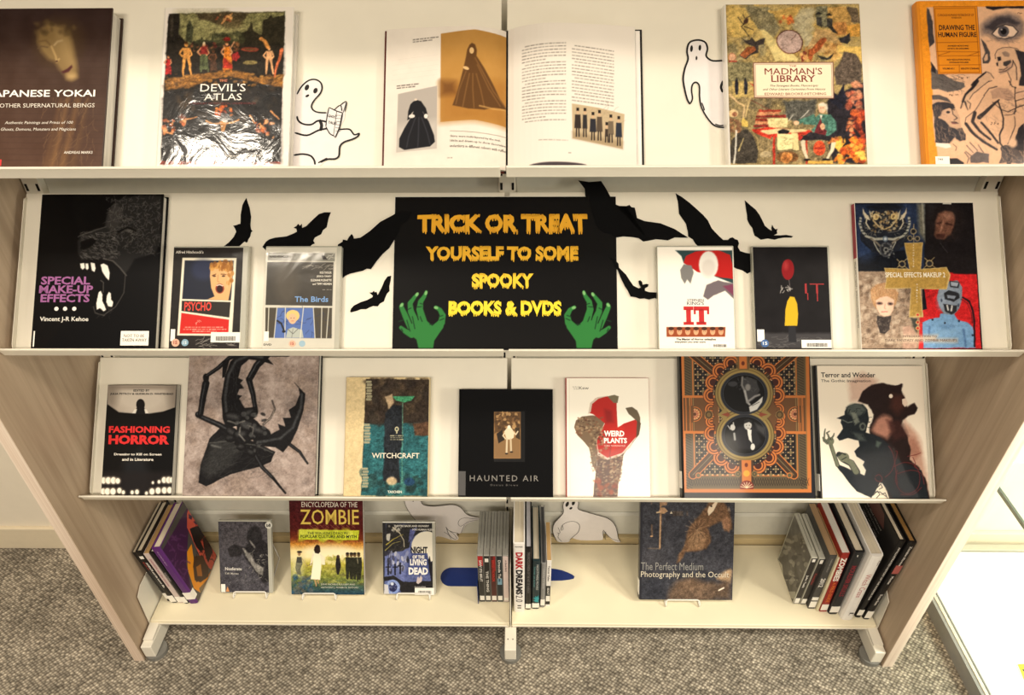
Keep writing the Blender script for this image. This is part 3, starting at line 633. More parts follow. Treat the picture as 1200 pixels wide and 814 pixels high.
s.poly([(302,466),(420,480),(538,502),(530,658),(420,640),(305,620)], (186, 166, 134)); s.poly([(304,590),(532,625),(530,658),(305,620)], (150, 130, 100), soft=6, a=.7); s.scribble((310, 480, 530, 560), 30, (150, 132, 106), 40, 1.5, 6, .5)
for x, y, h, w, c in ((328, 492, 118, 30, (52, 44, 40)), (360, 492, 118, 22, (48, 46, 46)), (396, 508, 115, 30, (44, 44, 50)), (425, 498, 125, 28, (84, 72, 60)), (458, 550, 80, 18, (60, 50, 44)), (476, 515, 115, 28, (110, 96, 78)), (512, 520, 122, 30, (44, 48, 58))):
    s.poly([(x-w*.4, y+22), (x+w*.4, y+22), (x+w*.5, y+h*.7), (x-w*.5, y+h*.7)], c, soft=1.5); s.line([(x-5, y+h*.7), (x-6, y+h)], 6, (52, 44, 40)); s.line([(x+5, y+h*.7), (x+6, y+h)], 6, (52, 44, 40)); s.ell(x, y+12, 6, 9, (196, 164, 130)); s.rect(x-6, y-8, x+6, y+6, (36, 32, 30))
s.ell(240, 738, 130, 14, (70, 62, 66), soft=2)
s.build('printed_page', PR_MATT, ro, 0, fr_)

# crowded colourful cover with a title plate
b = on_shelf('book', 'hardback with a crowded painted cover and a cream title plate, top shelf beside a ghost', 'book', ROW1, H1, .3318, .2035, .2555, .022)
b.hardback(mat('white_jacket', (232, 226, 216), .3), pages=PGW)
s = b.sheet(.003, .0005, .2028, .2548, (160, 138, 88), .001).frame(FR['m1'])
s.mottle(34, 26, 5, 5, (1, .95, .7)); s.blobs((40, 40, 1120, 500), 150, [(196, 168, 96), (150, 130, 86), (112, 106, 82), (210, 182, 110), (126, 112, 72), (176, 140, 70)], (22, 60), 3, soft=4, a=.55); s.scribble((40, 40, 1120, 500), 120, (120, 96, 58), 70, 2.5, 3, .5)
s.poly([(60,60),(190,60),(340,170),(240,290),(100,300),(45,200)], (206, 174, 98), rough=.002, a=.8); s.poly([(190,60),(380,60),(470,230),(420,300),(300,220)], (118, 112, 88), rough=.004, soft=3, a=.8)
s.poly([(380,90),(640,50),(620,110),(540,200),(470,150)], (196, 160, 88), rough=.003); s.blobs((470, 130, 580, 190), 14, [(200, 110, 54), (178, 88, 48)], (12, 24), 6)
s.poly([(322,250),(345,236),(620,470),(610,492),(440,488)], (214, 194, 130), rough=.001); s.scribble((360, 300, 560, 470), 16, (170, 144, 86), 80, 2, 9, .6, rot=48)
for x, y, r_ in ((680,110,60),(640,150,50),(700,160,56),(630,210,52),(690,230,56),(650,280,50),(700,300,46),(705,350,40),(720,90,40)):
    s.ell(x, y, r_, r_*.8, (190, 180, 146), soft=5, a=.8); s.line([(x-r_*.6, y+r_*.2), (x, y-r_*.5), (x+r_*.6, y-r_*.1)], 4, (140, 128, 100), soft=2, a=.7)
s.poly([(760,50),(850,50),(850,220),(760,200)], (110, 110, 90), rough=.002, a=.8); s.poly([(850,60),(1010,60),(1060,180),(1100,260),(940,300),(880,200)], (190, 148, 82), rough=.002, a=.85); s.poly([(900,190),(1000,180),(1010,270),(920,290)], (182, 118, 64), rough=.002, a=.7)
s.poly([(1010,60),(1100,60),(1110,180),(1050,180)], (98, 84, 66), rough=.002); s.poly([(1000,200),(1110,190),(1110,290),(1010,300)], (206, 152, 70), rough=.002)
s.poly([(760,230),(900,230),(940,320),(920,420),(770,430),(700,380)], (186, 150, 100), rough=.003, a=.8); s.blobs((840, 330, 960, 470), 20, [(198, 156, 90), (156, 112, 60)], (18, 34), 12, soft=3)
s.poly([(930,360),(1120,380),(1125,500),(1060,430),(940,420)], (214, 178, 96), rough=.002); s.poly([(990,420),(1080,440),(1130,520),(1138,686),(930,680),(915,560),(960,520)], (88, 76, 66), rough=.004, soft=2)
s.poly([(690,400),(730,390),(800,310),(835,300),(850,318),(800,390),(740,440),(725,490),(700,470)], (150, 78, 42), rough=.001); s.poly([(940,310),(985,295),(1035,262),(1040,320),(1015,352),(960,345)], (40, 38, 42), rough=.001); s.blobs((620, 380, 690, 480), 12, [(186, 130, 70), (110, 40, 34), (210, 160, 96)], (12, 24), 2)
s.poly([(770,440),(810,455),(850,465),(905,428),(885,470),(850,482),(800,478)], (42, 40, 38)); s.ell(552, 336, 108, 96, (84, 44, 34), rot=20, n=30); s.ell(552, 336, 100, 88, (186, 160, 150), rot=20, n=30); s.scribble((480, 270, 620, 400), 60, (120, 96, 88), 16, 2, 5, .7); s.line([(570,322),(600,280)], 4, (70, 40, 34))
for pts in ([(135,140),(165,180),(180,195)], [(175,120),(190,150),(230,125)], [(185,190),(165,215),(225,290)], [(190,215),(260,243)]): s.line(pts, 7, (44, 36, 34))
s.ell(200, 168, 26, 18, (60, 40, 34), rot=-50); s.poly([(158,305),(200,325),(235,320),(250,300),(280,330),(355,300),(345,360),(300,365),(300,420),(250,440),(200,480),(180,470),(140,445),(190,395),(260,370),(200,350)], (52, 46, 44), rough=.001); s.poly([(150,440),(210,378),(268,370),(280,400),(230,440),(190,470)], (140, 78, 44), rough=.001)
s.poly([(40,500),(260,500),(256,690),(40,690)], (104, 100, 74), rough=.003, soft=3, a=.8); s.ell(86, 462, 26, 28, (230, 214, 170)); s.ell(86, 462, 34, 36, (150, 60, 44), a=.4); s.rect(60, 488, 130, 500, (150, 60, 46)); s.line([(50,480),(50,300),(95,255)], 4, (160, 130, 70))
for x, y in ((785, 120), (868, 130)): s.ell(x, y-8, 26, 7, (34, 32, 32)); s.ell(x, y-14, 15, 10, (34, 32, 32)); s.poly([(x-18, y+20), (x+22, y+20), (x+30, y+100), (x-20, y+80)], (58, 56, 52), rough=.001)
s.poly([(850,210),(900,215),(940,275),(900,260)], (48, 46, 44))
s.frame(FR['m2']); s.rect(40, 100, 1170, 665, (120, 104, 74), soft=10, a=.8); s.blobs((60, 130, 560, 400), 60, [(150, 132, 86), (120, 104, 70), (92, 84, 66)], (24, 60), 9, soft=4, a=.6)
s.rect(90, 0, 350, 130, (176, 152, 92), rough=.002)
for x in (126, 198): s.poly([(x-16, 20), (x, -30), (x+16, 20), (x+14, 70), (x+8, 108), (x-10, 108), (x-16, 60)], (34, 34, 44))
s.poly([(500,160),(760,150),(740,300),(640,340),(520,300)], (86, 84, 76), rough=.004, soft=4)
s.poly([(900,120),(1150,0),(1165,660),(900,660),(850,400),(850,160)], (34, 30, 36), rough=.003, soft=2); s.poly([(880,40),(905,90),(935,120),(985,20),(1000,160),(960,230),(880,160)], (26, 26, 38), rough=.001)
s.blobs((1020, 0, 1120, 260), 26, [(196, 116, 84), (170, 84, 60), (206, 140, 104)], (18, 34), 3, soft=2.5, a=.8); s.blobs((1060, 240, 1150, 500), 34, [(196, 90, 44), (170, 64, 36), (120, 44, 32)], (16, 36), 14); s.blobs((920, 470, 1140, 650), 70, [(230, 130, 40), (240, 170, 60), (206, 90, 32), (250, 200, 90), (190, 70, 30)], (16, 40), 5)
s.line([(1020,300),(1060,380),(1110,440)], 22, (30, 24, 26)); s.poly([(990,440),(1045,495),(970,530),(1000,490)], (26, 22, 24)); s.blobs((1010, 300, 1060, 440), 14, [(226, 160, 110), (200, 110, 70)], (12, 22), 16)
s.poly([(70,660),(75,480),(150,400),(210,380),(260,440),(300,560),(280,660)], (62, 56, 48), rough=.002); s.blobs((70, 290, 150, 400), 12, [(150, 104, 70), (120, 84, 60)], (16, 30), 4); s.ell(100, 260, 38, 32, (206, 178, 130)); s.ell(108, 268, 22, 20, (128, 84, 60)); s.line([(70,110),(130,165),(185,200),(180,300)], 16, (196, 166, 120)); s.line([(240,130),(210,210),(200,290)], 14, (186, 160, 110)); s.poly([(160,320),(180,290),(215,330),(215,365),(165,365)], (206, 176, 90), rough=.001); s.line([(120,400),(118,520),(105,660)], 14, (236, 230, 214), a=.8)
s.line([(240,390),(290,460),(300,545)], 7, (160, 140, 90)); s.line([(140,560),(185,460)], 14, (180, 160, 110), w2=6)
for i, (y, x0, x1) in enumerate(((238, 300, 480), (258, 290, 470), (282, 280, 520), (310, 275, 380), (335, 270, 380), (360, 260, 390))): s.rect(x0, y-10, x1, y+12, [(150, 56, 40), (196, 130, 90), (122, 40, 34)][i % 3], rough=.0008)
s.poly([(368,302),(535,298),(530,372),(385,382)], (224, 208, 150)); s.scribble((380, 310, 520, 370), 40, (150, 130, 84), 18, 2.5, 3, .7)
s.poly([(245,388),(380,372),(735,400),(730,425),(620,440),(690,440),(695,470),(400,450),(395,470),(260,410)], (184, 50, 34)); s.line([(425,450),(425,660)], 20, (178, 50, 34)); s.line([(686,460),(688,660)], 14, (178, 50, 34)); s.rect(620, 440, 700, 475, (150, 36, 28))
s.poly([(320,400),(440,382),(660,388),(690,400),(640,410),(380,425)], (216, 196, 144), rough=.001); s.poly([(450,420),(570,425),(575,545),(455,555)], (232, 218, 160)); s.poly([(565,415),(615,415),(625,555),(580,555)], (220, 202, 144)); s.scribble((465, 440, 560, 540), 26, (120, 104, 66), 26, 2, 8, .7, rot=0); s.poly([(450,405),(500,385),(550,400),(540,420),(460,425)], (26, 22, 24))
s.ell(530, 610, 90, 48, (110, 74, 42)); s.ell(525, 615, 50, 46, (190, 130, 70)); s.ell(525, 615, 36, 32, (166, 104, 52)); s.poly([(310,590),(345,560),(405,570),(395,610),(320,612)], (170, 152, 116)); 
s.poly([(745,300),(790,270),(880,270),(930,330),(925,400),(870,440),(830,445),(760,430),(720,400),(760,350),(660,350),(665,310),(740,280)], (70, 112, 98), rough=.001); s.line([(740,285),(680,310),(610,335)], 34, (66, 106, 92)); s.ell(606, 335, 22, 16, (224, 178, 140)); s.poly([(800,290),(815,360),(850,400),(840,440),(740,430),(760,380)], (92, 30, 34), rough=.001); s.ell(815, 365, 18, 26, (214, 164, 126)); s.poly([(795,275),(815,275),(805,310)], (236, 226, 206))
s.ell(812, 215, 34, 42, (226, 178, 144)); s.poly([(780,190),(815,172),(850,185),(860,220),(850,255),(840,200),(790,198)], (216, 206, 184), soft=2); s.ell(800, 215, 4, 3, (70, 44, 36)); s.ell(822, 215, 4, 3, (70, 44, 36)); s.line([(705,235),(640,300)], 5, (226, 220, 206)); s.line([(575,275),(540,320)], 5, (226, 220, 206))
s.poly([(720,410),(860,440),(930,420),(930,470),(860,480),(800,470),(640,480),(660,440)], (36, 32, 36), rough=.001); s.line([(660,490),(665,540),(690,620)], 36, (214, 200, 170), w2=20); s.line([(905,500),(890,560),(850,630)], 36, (222, 208, 176), w2=18); s.blobs((860, 450, 930, 500), 8, [(184, 104, 54), (206, 130, 70)], (14, 24), 8); s.ell(790, 540, 48, 62, (206, 76, 42)); s.ell(790, 540, 40, 8, (140, 40, 28)); s.ell(690, 632, 30, 9, (24, 20, 22)); s.ell(845, 632, 34, 10, (24, 20, 22)); s.rect(700, 640, 900, 662, (216, 170, 80), rough=.001)
s.poly([(225,10),(262,40),(260,80),(320,120),(310,60),(335,10),(320,60),(290,40)], (178, 44, 40)); s.ell(284, 30, 24, 22, (34, 26, 28)); s.ell(285, 120, 24, 12, (224, 206, 160)); s.line([(240,150),(380,225)], 5, (110, 60, 44))
s.warp(.0011, 110); s.grain(.42, 220); s.frame(FR['E']); s.poly([(388,277),(745,275),(748,438),(392,435)], (112, 64, 54)); s.poly([(392,281),(741,279),(744,434),(396,431)], (232, 218, 188)); s.poly([(396,285),(737,283),(740,430),(400,427)], (150, 100, 84)); s.poly([(398,287),(735,285),(738,428),(402,425)], (234, 220, 190))
s.build('cover_picture', PR_GLOSS, b.cover, b.T+.0002)
b.text('E', 'THE', (548, 297), (580, 290), (150, 50, 44), serif=True); b.text('E', "MADMAN'S", (440, 332), (694, 301), (122, 44, 38), bold=.0); b.text('E', 'LIBRARY', (468, 364), (664, 334), (122, 44, 38), serif=True, bold=.008)
b.text('E', 'The Strangest Books, Manuscripts', (464, 388), (676, 375), (70, 46, 38), shear=.3); b.text('E', 'and Other Literary Curiosities From History', (432, 404), (710, 391), (70, 46, 38), shear=.3); b.text('E', 'EDWARD BROOKE-HITCHING', (440, 423), (712, 411), (140, 66, 54), serif=True)

# orange anatomy drawing book
b = on_shelf('book', 'orange bordered book with black anatomical drawings on pink, right end of top shelf', 'book', ROW1, H1, .6230, .215, .262, .017)
b.hardback(mat('orange_cover', (226, 140, 34), .4), pages=PGW)
s = b.sheet(.004, .0005, .2145, .2615, (230, 144, 38), .001).frame(FR['d1'])
INK = (38, 34, 38)
s.poly([(128,70),(1750,52),(1780,1800),(255,1800)], (222, 176, 140))
s.poly([(130,75),(150,90),(190,210),(185,320),(200,405),(155,450)], (64, 58, 60), rough=.002)
s.poly([(690,62),(1058,58),(1058,78),(900,80),(760,100),(700,80)], INK, rough=.0008)
s.poly([(655,230),(700,180),(800,140),(920,130),(1010,160),(1050,230),(1055,330),(1000,380),(900,410),(800,400),(720,340),(660,330)], (110, 98, 96), rough=.004, soft=8, a=.85)
s.poly([(700,260),(800,170),(920,165),(1010,220),(980,240),(900,215),(820,235),(760,290)], (62, 56, 60), rough=.003, soft=5); s.poly([(755,320),(800,265),(880,235),(950,250),(1000,300),(960,345),(880,365),(800,355)], (226, 196, 172)); s.line([(755,320),(800,265),(880,235),(950,250),(1000,300)], 9, INK); s.line([(755,325),(800,360),(880,372),(960,350),(1000,305)], 6, INK)
s.ell(862, 300, 54, 54, (84, 78, 82), n=26); s.ell(862, 300, 30, 30, (22, 20, 24)); s.ell(845, 282, 8, 8, (200, 190, 186)); s.scribble((700, 340, 1000, 400), 26, (80, 70, 70), 60, 3, 3, .5, rot=10)
s.poly([(645,365),(690,420),(730,490),(735,560),(715,600),(665,605),(660,560),(690,500),(670,440)], (72, 66, 66), rough=.001); s.poly([(690,520),(715,510),(712,570),(680,590),(672,560)], (200, 160, 130), rough=.001)
s.poly([(785,560),(780,520),(800,480),(850,455),(920,448),(990,465),(1040,510),(1055,570),(1058,700),(1020,780),(960,760),(900,690),(830,710),(815,680),(825,650),(790,625),(800,600)], (206, 166, 134)); s.line([(785,560),(780,520),(800,480),(850,455),(920,448),(990,465),(1040,510),(1058,560)], 5, INK)
s.poly([(960,462),(1058,490),(1100,560),(1100,814),(1010,814),(1030,720),(1020,620),(990,540)], (48, 44, 48), rough=.002); s.poly([(800,545),(835,540),(840,575),(810,585)], INK); s.poly([(840,500),(880,485),(925,510),(920,545),(870,540)], (140, 116, 100), rough=.001); s.poly([(790,600),(810,595),(812,635),(795,628)], INK)
s.poly([(860,590),(930,570),(950,620),(900,640),(855,625)], (60, 54, 54), rough=.001); s.poly([(815,665),(870,650),(930,600),(955,570),(960,630),(900,690),(830,712)], (176, 140, 116)); s.line([(820,690),(880,680),(940,640),(955,580)], 6, INK); s.line([(820,660),(860,668),(900,640)], 5, INK); s.line([(950,575),(985,640),(990,760)], 8, INK); s.line([(900,690),(930,760),(925,814)], 6, INK)
s.poly([(170,580),(240,690),(330,730),(400,770),(490,790),(500,830),(430,870),(330,880),(240,850),(180,850)], (96, 88, 84), rough=.002); s.scribble((190, 700, 460, 850), 34, (50, 46, 48), 70, 3, 3, .6, rot=20); s.poly([(170,590),(215,660),(215,700),(180,680)], INK, rough=.001)
s.poly([(550,814),(610,740),(670,690),(720,680),(760,720),(740,770),(680,800),(640,840)], (204, 164, 132)); s.line([(560,810),(620,745),(690,690)], 16, INK); s.line([(690,680),(740,700),(770,750)], 5, INK); s.line([(640,830),(690,790),(750,770)], 5, INK)
s.frame(FR['d2'])
s.poly([(585,0),(560,50),(500,110),(450,160),(430,210),(428,250),(445,215),(450,240),(470,220),(478,262),(495,225),(512,255),(525,205),(510,170),(545,110),(640,40),(690,0)], (206, 166, 134)); s.line([(585,0),(540,60),(480,120),(450,190)], 30, INK, w2=16); s.line([(450,190),(432,245)], 8, INK); s.line([(470,190),(495,262)], 16, INK, w2=5); s.line([(490,180),(522,205),(512,250)], 6, INK); s.line([(690,0),(600,70),(540,120),(515,165)], 5, INK)
# old bearded head
s.poly([(172,130),(240,125),(310,150),(360,200),(390,250),(425,330),(430,380),(440,430),(475,480),(480,540),(420,550),(380,520),(340,570),(200,560),(180,400)], (196, 156, 126)); s.poly([(172,130),(240,125),(310,150),(350,200),(300,180),(230,165),(178,165)], (84, 76, 74), rough=.001)
s.poly([(178,215),(230,190),(290,195),(360,215),(380,250),(330,240),(260,260),(235,330),(300,370),(330,420),(400,445),(440,430),(475,480),(480,540),(420,550),(380,520),(330,570),(200,560),(190,400)], (52, 48, 52), rough=.003); s.scribble((200, 400, 460, 540), 44, (190, 150, 122), 50, 3, 4, .65, rot=60); s.scribble((190, 200, 260, 400), 24, (150, 120, 100), 50, 3, 4, .6, rot=80)
s.line([(235,330),(290,345),(330,400)], 18, (196, 156, 126)); s.ell(315, 280, 40, 34, (196, 158, 130)); s.ell(318, 283, 18, 12, INK); s.line([(285,250),(330,240),(375,262)], 8, INK); s.line([(350,240),(362,300),(400,335),(372,350)], 7, INK); s.ell(375, 380, 28, 12, (110, 70, 66)); s.line([(345,372),(375,368),(410,385)], 6, INK)
s.poly([(205,560),(330,570),(350,600),(300,610),(210,590)], (230, 214, 200), rough=.001); s.line([(360,570),(395,600),(385,630)], 4, INK)
# flayed torso and arms
s.poly([(470,380),(480,330),(560,270),(600,200),(660,120),(720,60),(800,40),(880,50),(930,70),(1000,60),(1100,60),(1100,500),(1000,600),(880,640),(800,560),(780,520),(820,440),(800,300),(770,200),(700,300),(620,380),(660,440),(740,520),(790,560),(760,640),(700,600),(600,530),(520,470)], (214, 170, 136))
for pts, w, w2 in (([(480,390),(540,470),(640,550),(760,620)], 30, 22), ([(560,290),(540,370),(600,450),(700,530)], 34, 20), ([(600,330),(660,280),(740,200),(780,170)], 40, 14), ([(620,380),(680,440),(770,560)], 22, 20), ([(770,180),(800,270),(820,340),(815,420),(785,490),(790,560),(830,620)], 14, 16), ([(930,60),(925,150),(935,230),(920,300)], 16, 10), ([(720,190),(800,260),(860,280),(925,250)], 6, 8), ([(830,310),(900,305),(940,270)], 6, 5), ([(920,320),(930,400),(890,500),(860,570)], 6, 8), ([(640,130),(690,70),(760,50)], 6, 9), ([(470,385),(480,330),(560,270),(610,190),(650,130)], 5, 5), ([(870,0),(900,50),(930,60)], 10, 6), ([(880,600),(950,560),(1000,470)], 26, 44), ([(840,620),(870,680),(870,745)], 30, 40)): s.line(pts, w, INK, w2=w2, a=.92)
s.poly([(700,90),(770,60),(860,70),(900,110),(920,170),(860,180),(780,150),(720,160)], (170, 134, 112), rough=.002, a=.8); s.scribble((560, 280, 760, 600), 40, (150, 122, 106), 60, 3, 4, .5, rot=45); s.scribble((780, 80, 1000, 280), 34, (70, 60, 60), 50, 3, 8, .5, rot=15); s.poly([(960,430),(1010,380),(1010,640),(930,620),(900,600)], (50, 46, 50), rough=.002); s.poly([(800,600),(1010,560),(1010,745),(780,745)], (60, 54, 56), rough=.004, a=.85); s.scribble((790, 600, 1000, 740), 30, (200, 160, 130), 50, 3, 8, .7, rot=60); s.ell(905, 560, 40, 44, (222, 180, 146), soft=4)
s.poly([(930,70),(1008,50),(1008,130),(930,170)], (206, 164, 134), rough=.001); s.line([(935,110),(1008,90)], 6, INK); s.line([(935,180),(1008,160)], 7, INK); s.line([(940,240),(1008,220)], 9, INK)
# hand
s.poly([(490,740),(500,700),(470,650),(478,640),(530,680),(485,590),(492,575),(545,640),(510,560),(525,558),(580,620),(590,580),(615,600),(650,650),(680,640),(692,660),(690,740)], (206, 166, 138)); s.poly([(520,690),(580,640),(640,650),(690,660),(690,745),(520,745)], (84, 76, 76), rough=.002, a=.9)
for pts in ([(478,640),(530,680)], [(485,585),(545,650)], [(515,558),(585,630)], [(590,580),(640,650)], [(490,745),(505,700),(470,650)]): s.line(pts, 5, INK)
s.poly([(330,705),(400,700),(460,740),(460,760),(330,760)], INK, rough=.001)
s.warp(.0007, 120); s.grain(.12, 260); s.frame(FR['d1']); s.poly([(192,66),(608,60),(655,702),(238,706)], (222, 136, 32)); O_ = (116, 60, 22)
for pts in ([(192,66),(608,60),(655,702),(238,706),(192,66)], [(205,82),(592,76),(636,690),(250,692),(205,82)], [(224,408),(618,400)], [(226,492),(630,494)], [(240,536),(636,530)], [(240,622),(642,618)], [(440,622),(442,690)], [(240,530),(350,495)], [(520,534),(625,497)]): s.line(pts, 4, O_)
s.build('cover_picture', PR_SATIN, b.cover, b.T+.0002)
D_ = (44, 26, 22)
b.text('d1', 'DRAWING THE', (248, 290), (585, 238), D_, bold=.02); b.text('d1', 'HUMAN FIGURE', (240, 356), (602, 306), D_, bold=.02); b.text('d1', 'CURIOUS HUMANS WORKSHOP OF', (232, 158), (578, 132), (110, 60, 24)); b.text('d1', 'FOUNDATION', (366, 178), (458, 162), D_)
b.text('d1', 'AN INDEX ARTISTS AND', (328, 446), (528, 431), D_, bold=.02); b.text('d1', 'ARTISTS AN DESIGNERS', (326, 472), (530, 457), D_, bold=.02); b.text('d1', 'HIGH RESOLUTION DIGITAL', (322, 578), (545, 562), D_, bold=.02); b.text('d1', 'DOWNLOAD INCLUDED', (345, 604), (528, 588), D_, bold=.02)
b.text('d1', 'VOLUME NO.1', (280, 664), (392, 646), D_, bold=.02); b.text('d1', 'INDUSTRY STANDARD', (456, 664), (628, 646), D_, bold=.02); b.text('d1', 'Fig. V.', (428, 756), (538, 732), D_, shear=.3); b.text('d2', 'Fig. VI.', (325, 138), (412, 118), D_, shear=.3); b.text('d1', 'Fig. II', (992, 136), (1080, 118), D_, shear=.3); b.text('d2', '2 F a', (700, 398), (775, 372), D_, shear=.3)
lb = b.patch('d2', 205, 685, 328, 760, M_LABEL); b.text('d2', '743', (222, 720), (268, 704), D_, dz=.001, parent=lb)

# paper ghosts: cut sheet, with the drawing's ink lines
M_PAPER = mat('white_cut_paper', (230, 224, 221), .7); M_INK = mat('black_marker_ink', (20, 18, 20), .6)
def px_poly(face, fr, pts, z): k = FR[fr]; return [(*face.px(k[0]+x/k[2], k[1]+y/k[2], z), z) for x, y in pts]
def cut(name, face, fr, pts, z, th, m, parent):
    P = px_poly(face, fr, pts, z); n = len(P)
    v = [(p[0], p[1], z) for p in P]+[(p[0], p[1], z+th) for p in P]
    return mesh_obj(name, v, [tuple(range(n)), tuple(range(n, 2*n))[::-1]]+[(i, n+i, n+(i+1) % n, (i+1) % n) for i in range(n)], m, parent)
def smooth_pts(pts, n=4, closed=False):
    P = [np.array(p, float) for p in pts]; out = []; m = len(P)
    rng = range(m) if closed else range(m-1)
    for i in rng:
        p0, p1, p2, p3 = P[(i-1) % m] if closed or i else P[0], P[i], P[(i+1) % m], P[(i+2) % m] if closed or i+2 < m else P[-1]
        for k in range(n):
            t = k/n; out.append(tuple(.5*((2*p1)+(-p0+p2)*t+(2*p0-5*p1+4*p2-p3)*t*t+(-p0+3*p1-3*p2+p3)*t**3)))
    if not closed: out.append(tuple(P[-1]))
    return out
def ink(face, fr, strokes, z, parent, m=None, name='ink_line'):
    k = FR[fr]; mb = MB()
    for pts, w in strokes:
        pts = smooth_pts(pts) if len(pts) > 2 else pts
        P = [np.array(face.px(k[0]+x/k[2], k[1]+y/k[2], z)) for x, y in pts]; u = w/2/k[2]*.00153; L = []; R = []
        for i, p in enumerate(P):
            d = P[min(i+1, len(P)-1)]-P[max(i-1, 0)]; d = d/(np.hypot(*d)+1e-9); nn = np.array([-d[1], d[0]])*u*(1 if 0 < i < len(P)-1 else .5)
            L.append((*(p+nn), z)); R.append((*(p-nn), z))
        n = len(P); mb.add(L+R, [(i, n+i, n+i+1, i+1) for i in range(n-1)])
    return mb.build(name, m or M_INK, parent)
def ghost(label, face, fr, outline, strokes, z, base, eyes=(), th=.0005, holes=()):
    g = empty('paper_ghost', face.M, label, 'decoration', 'hand-drawn paper ghosts')
    o = cut('paper', face, fr, smooth_pts(outline, 3, True), z, th, M_PAPER, g)
    ink(face, fr, strokes, z+th+.0003, o)
    k = FR[fr]
    for x, y, rx, ry, rot in eyes:
        c_, s_ = math.cos(math.radians(rot)), math.sin(math.radians(rot))
        cut('ink_eye', face, fr, [(x+rx*math.cos(t*.524)*c_-ry*math.sin(t*.524)*s_, y+rx*math.cos(t*.524)*s_+ry*math.sin(t*.524)*c_) for t in range(12)], z+th+.0002, .0003, M_INK, o)
    return g
f1 = Face(np.array([0, 0, H1])-NN*LEDGE, EX, SS, NN, .001)
g = ghost('white paper ghost reading a tiny book, beside the old-painting book on top shelf', f1, 'B',
  [(575,420),(600,412),(636,405),(650,380),(680,358),(710,350),(735,360),(748,385),(742,410),(720,435),(702,462),(700,482),(715,495),(745,500),(768,498),(778,478),(800,488),(828,470),(855,450),(850,485),(846,530),(822,572),(845,575),(870,575),(890,595),(914,586),(905,610),(870,620),(835,632),(826,655),(822,690),(800,705),(770,708),(740,735),(700,760),(620,760),(575,700)],
  [([(636,418),(655,385),(685,358),(715,352),(740,365),(747,390),(738,415),(712,445),(700,470),(708,488),(730,498),(768,500)], 6), ([(636,515),(642,535),(665,550),(700,552),(730,535),(765,540),(780,550),(770,568),(730,578),(680,600),(626,588)], 7), ([(622,688),(660,683),(695,690),(712,710),(716,730)], 7), ([(740,720),(770,706),(805,704),(822,690),(826,650),(845,630),(880,618),(905,605),(913,590)], 7), ([(820,575),(850,572),(872,575),(890,597),(912,590)], 6), ([(730,722),(742,715),(770,700)], 5), ([(690,600),(660,598),(628,590)], 5), ([(736,530),(745,555),(740,580)], 12)], .0006, 0, [(680, 388, 9, 14, 25), (718, 402, 9, 13, 25), (682, 425, 9, 5, -30)])
bk = cut('book_drawing', f1, 'B', [(778,476),(800,487),(835,498),(822,570),(810,600),(796,605),(780,590),(762,560),(768,520)], .0014, .0003, M_PAPER, g)
ink(f1, 'B', [([(778,476),(768,525),(764,560)], 4), ([(778,476),(812,492),(838,500)], 4), ([(812,492),(798,600)], 4), ([(838,500),(826,560),(806,610)], 5), ([(798,600),(806,610)], 4), ([(800,488),(828,466),(835,492)], 4), ([(828,466),(855,450),(848,495)], 4), ([(840,500),(855,452)], 4)]+[([(806, 510+i*14), (830, 512+i*14)], 3) for i in range(6)]+[([(764,560),(780,590),(798,602)], 4)], .0020, bk)
for t_, y in (('GHOST', 520), ('TALES', 548)):
    a = f1.px(180+774/3.785, y/3.785); lettering(bk, t_, (a[0], a[1], .0021), (.0135, .0042), (.96, -.2, 0), (.2, .96, 0), (30, 26, 28), bold=.02)
ghost('white paper ghost with one raised arm, left of the crowded painted cover on top shelf', f1, 'E',
  [(300,268),(258,268),(210,270),(188,258),(178,240),(186,215),(180,190),(150,177),(120,180),(100,195),(94,230),(98,265),(86,300),(78,350),(85,400),(95,440),(108,464),(120,440),(116,400),(120,375),(135,365),(148,378),(150,430),(155,470),(175,510),(205,550),(235,564),(300,564)],
  [([(258,268),(212,270),(190,260),(180,245),(186,215),(176,188),(150,178),(120,181),(102,195),(95,228),(100,262),(86,302),(78,350),(86,402),(96,440),(108,462)], 7), ([(108,462),(119,438),(115,400),(120,374),(136,365),(150,382),(151,430),(158,472),(178,512),(208,550),(235,563),(262,565)], 6), ([(160,455),(170,480),(172,490)], 5), ([(220,550),(240,557),(258,556)], 5), ([(256,358),(246,385),(254,410)], 9)],
  .0006, 0, [(115, 216, 6, 15, 4), (152, 212, 6, 13, 4), (137, 258, 4, 9, 0)])

# ================================================================== middle shelf
BLK = (11, 10, 11)
b = on_shelf('book', 'large black hardback with a snarling gorilla head and purple title, left end of middle shelf', 'book', ROW2, H2, -.851, .2255, .285, .020)
b.hardback(mat('black_gloss_cover', (9, 8, 10), .3, coat=.15, spec=.1), pages=PGW)
s = b.sheet(.004, .0005, .225, .2845, (8, 7, 8), .001).frame(FR['G'])
G1 = (66, 64, 62)
s.poly([(435,270),(445,210),(470,170),(510,148),(560,138),(672,140),(668,330),(640,380),(560,400),(520,465),(490,430),(450,400),(400,400),(340,405),(325,385),(322,330),(345,300),(400,275)], (34, 33, 33), soft=4, rough=.002)
s.poly([(440,265),(450,205),(480,170),(510,200),(500,250),(470,290)], (52, 50, 49), soft=6, rough=.002); s.scribble((440, 145, 665, 380), 340, (110, 107, 104), 16, 1.6, 3, .6); s.scribble((330, 290, 480, 400), 170, (122, 118, 114), 14, 1.7, 6, .65, rot=20)
s.scribble((500, 230, 580, 330), 60, (110, 106, 102), 12, 1.4, 8, .5); s.line([(490,290),(530,270),(565,285)], 7, (12, 12, 12), soft=2); s.ell(532, 284, 13, 6, (100, 96, 92), soft=2, a=.6)
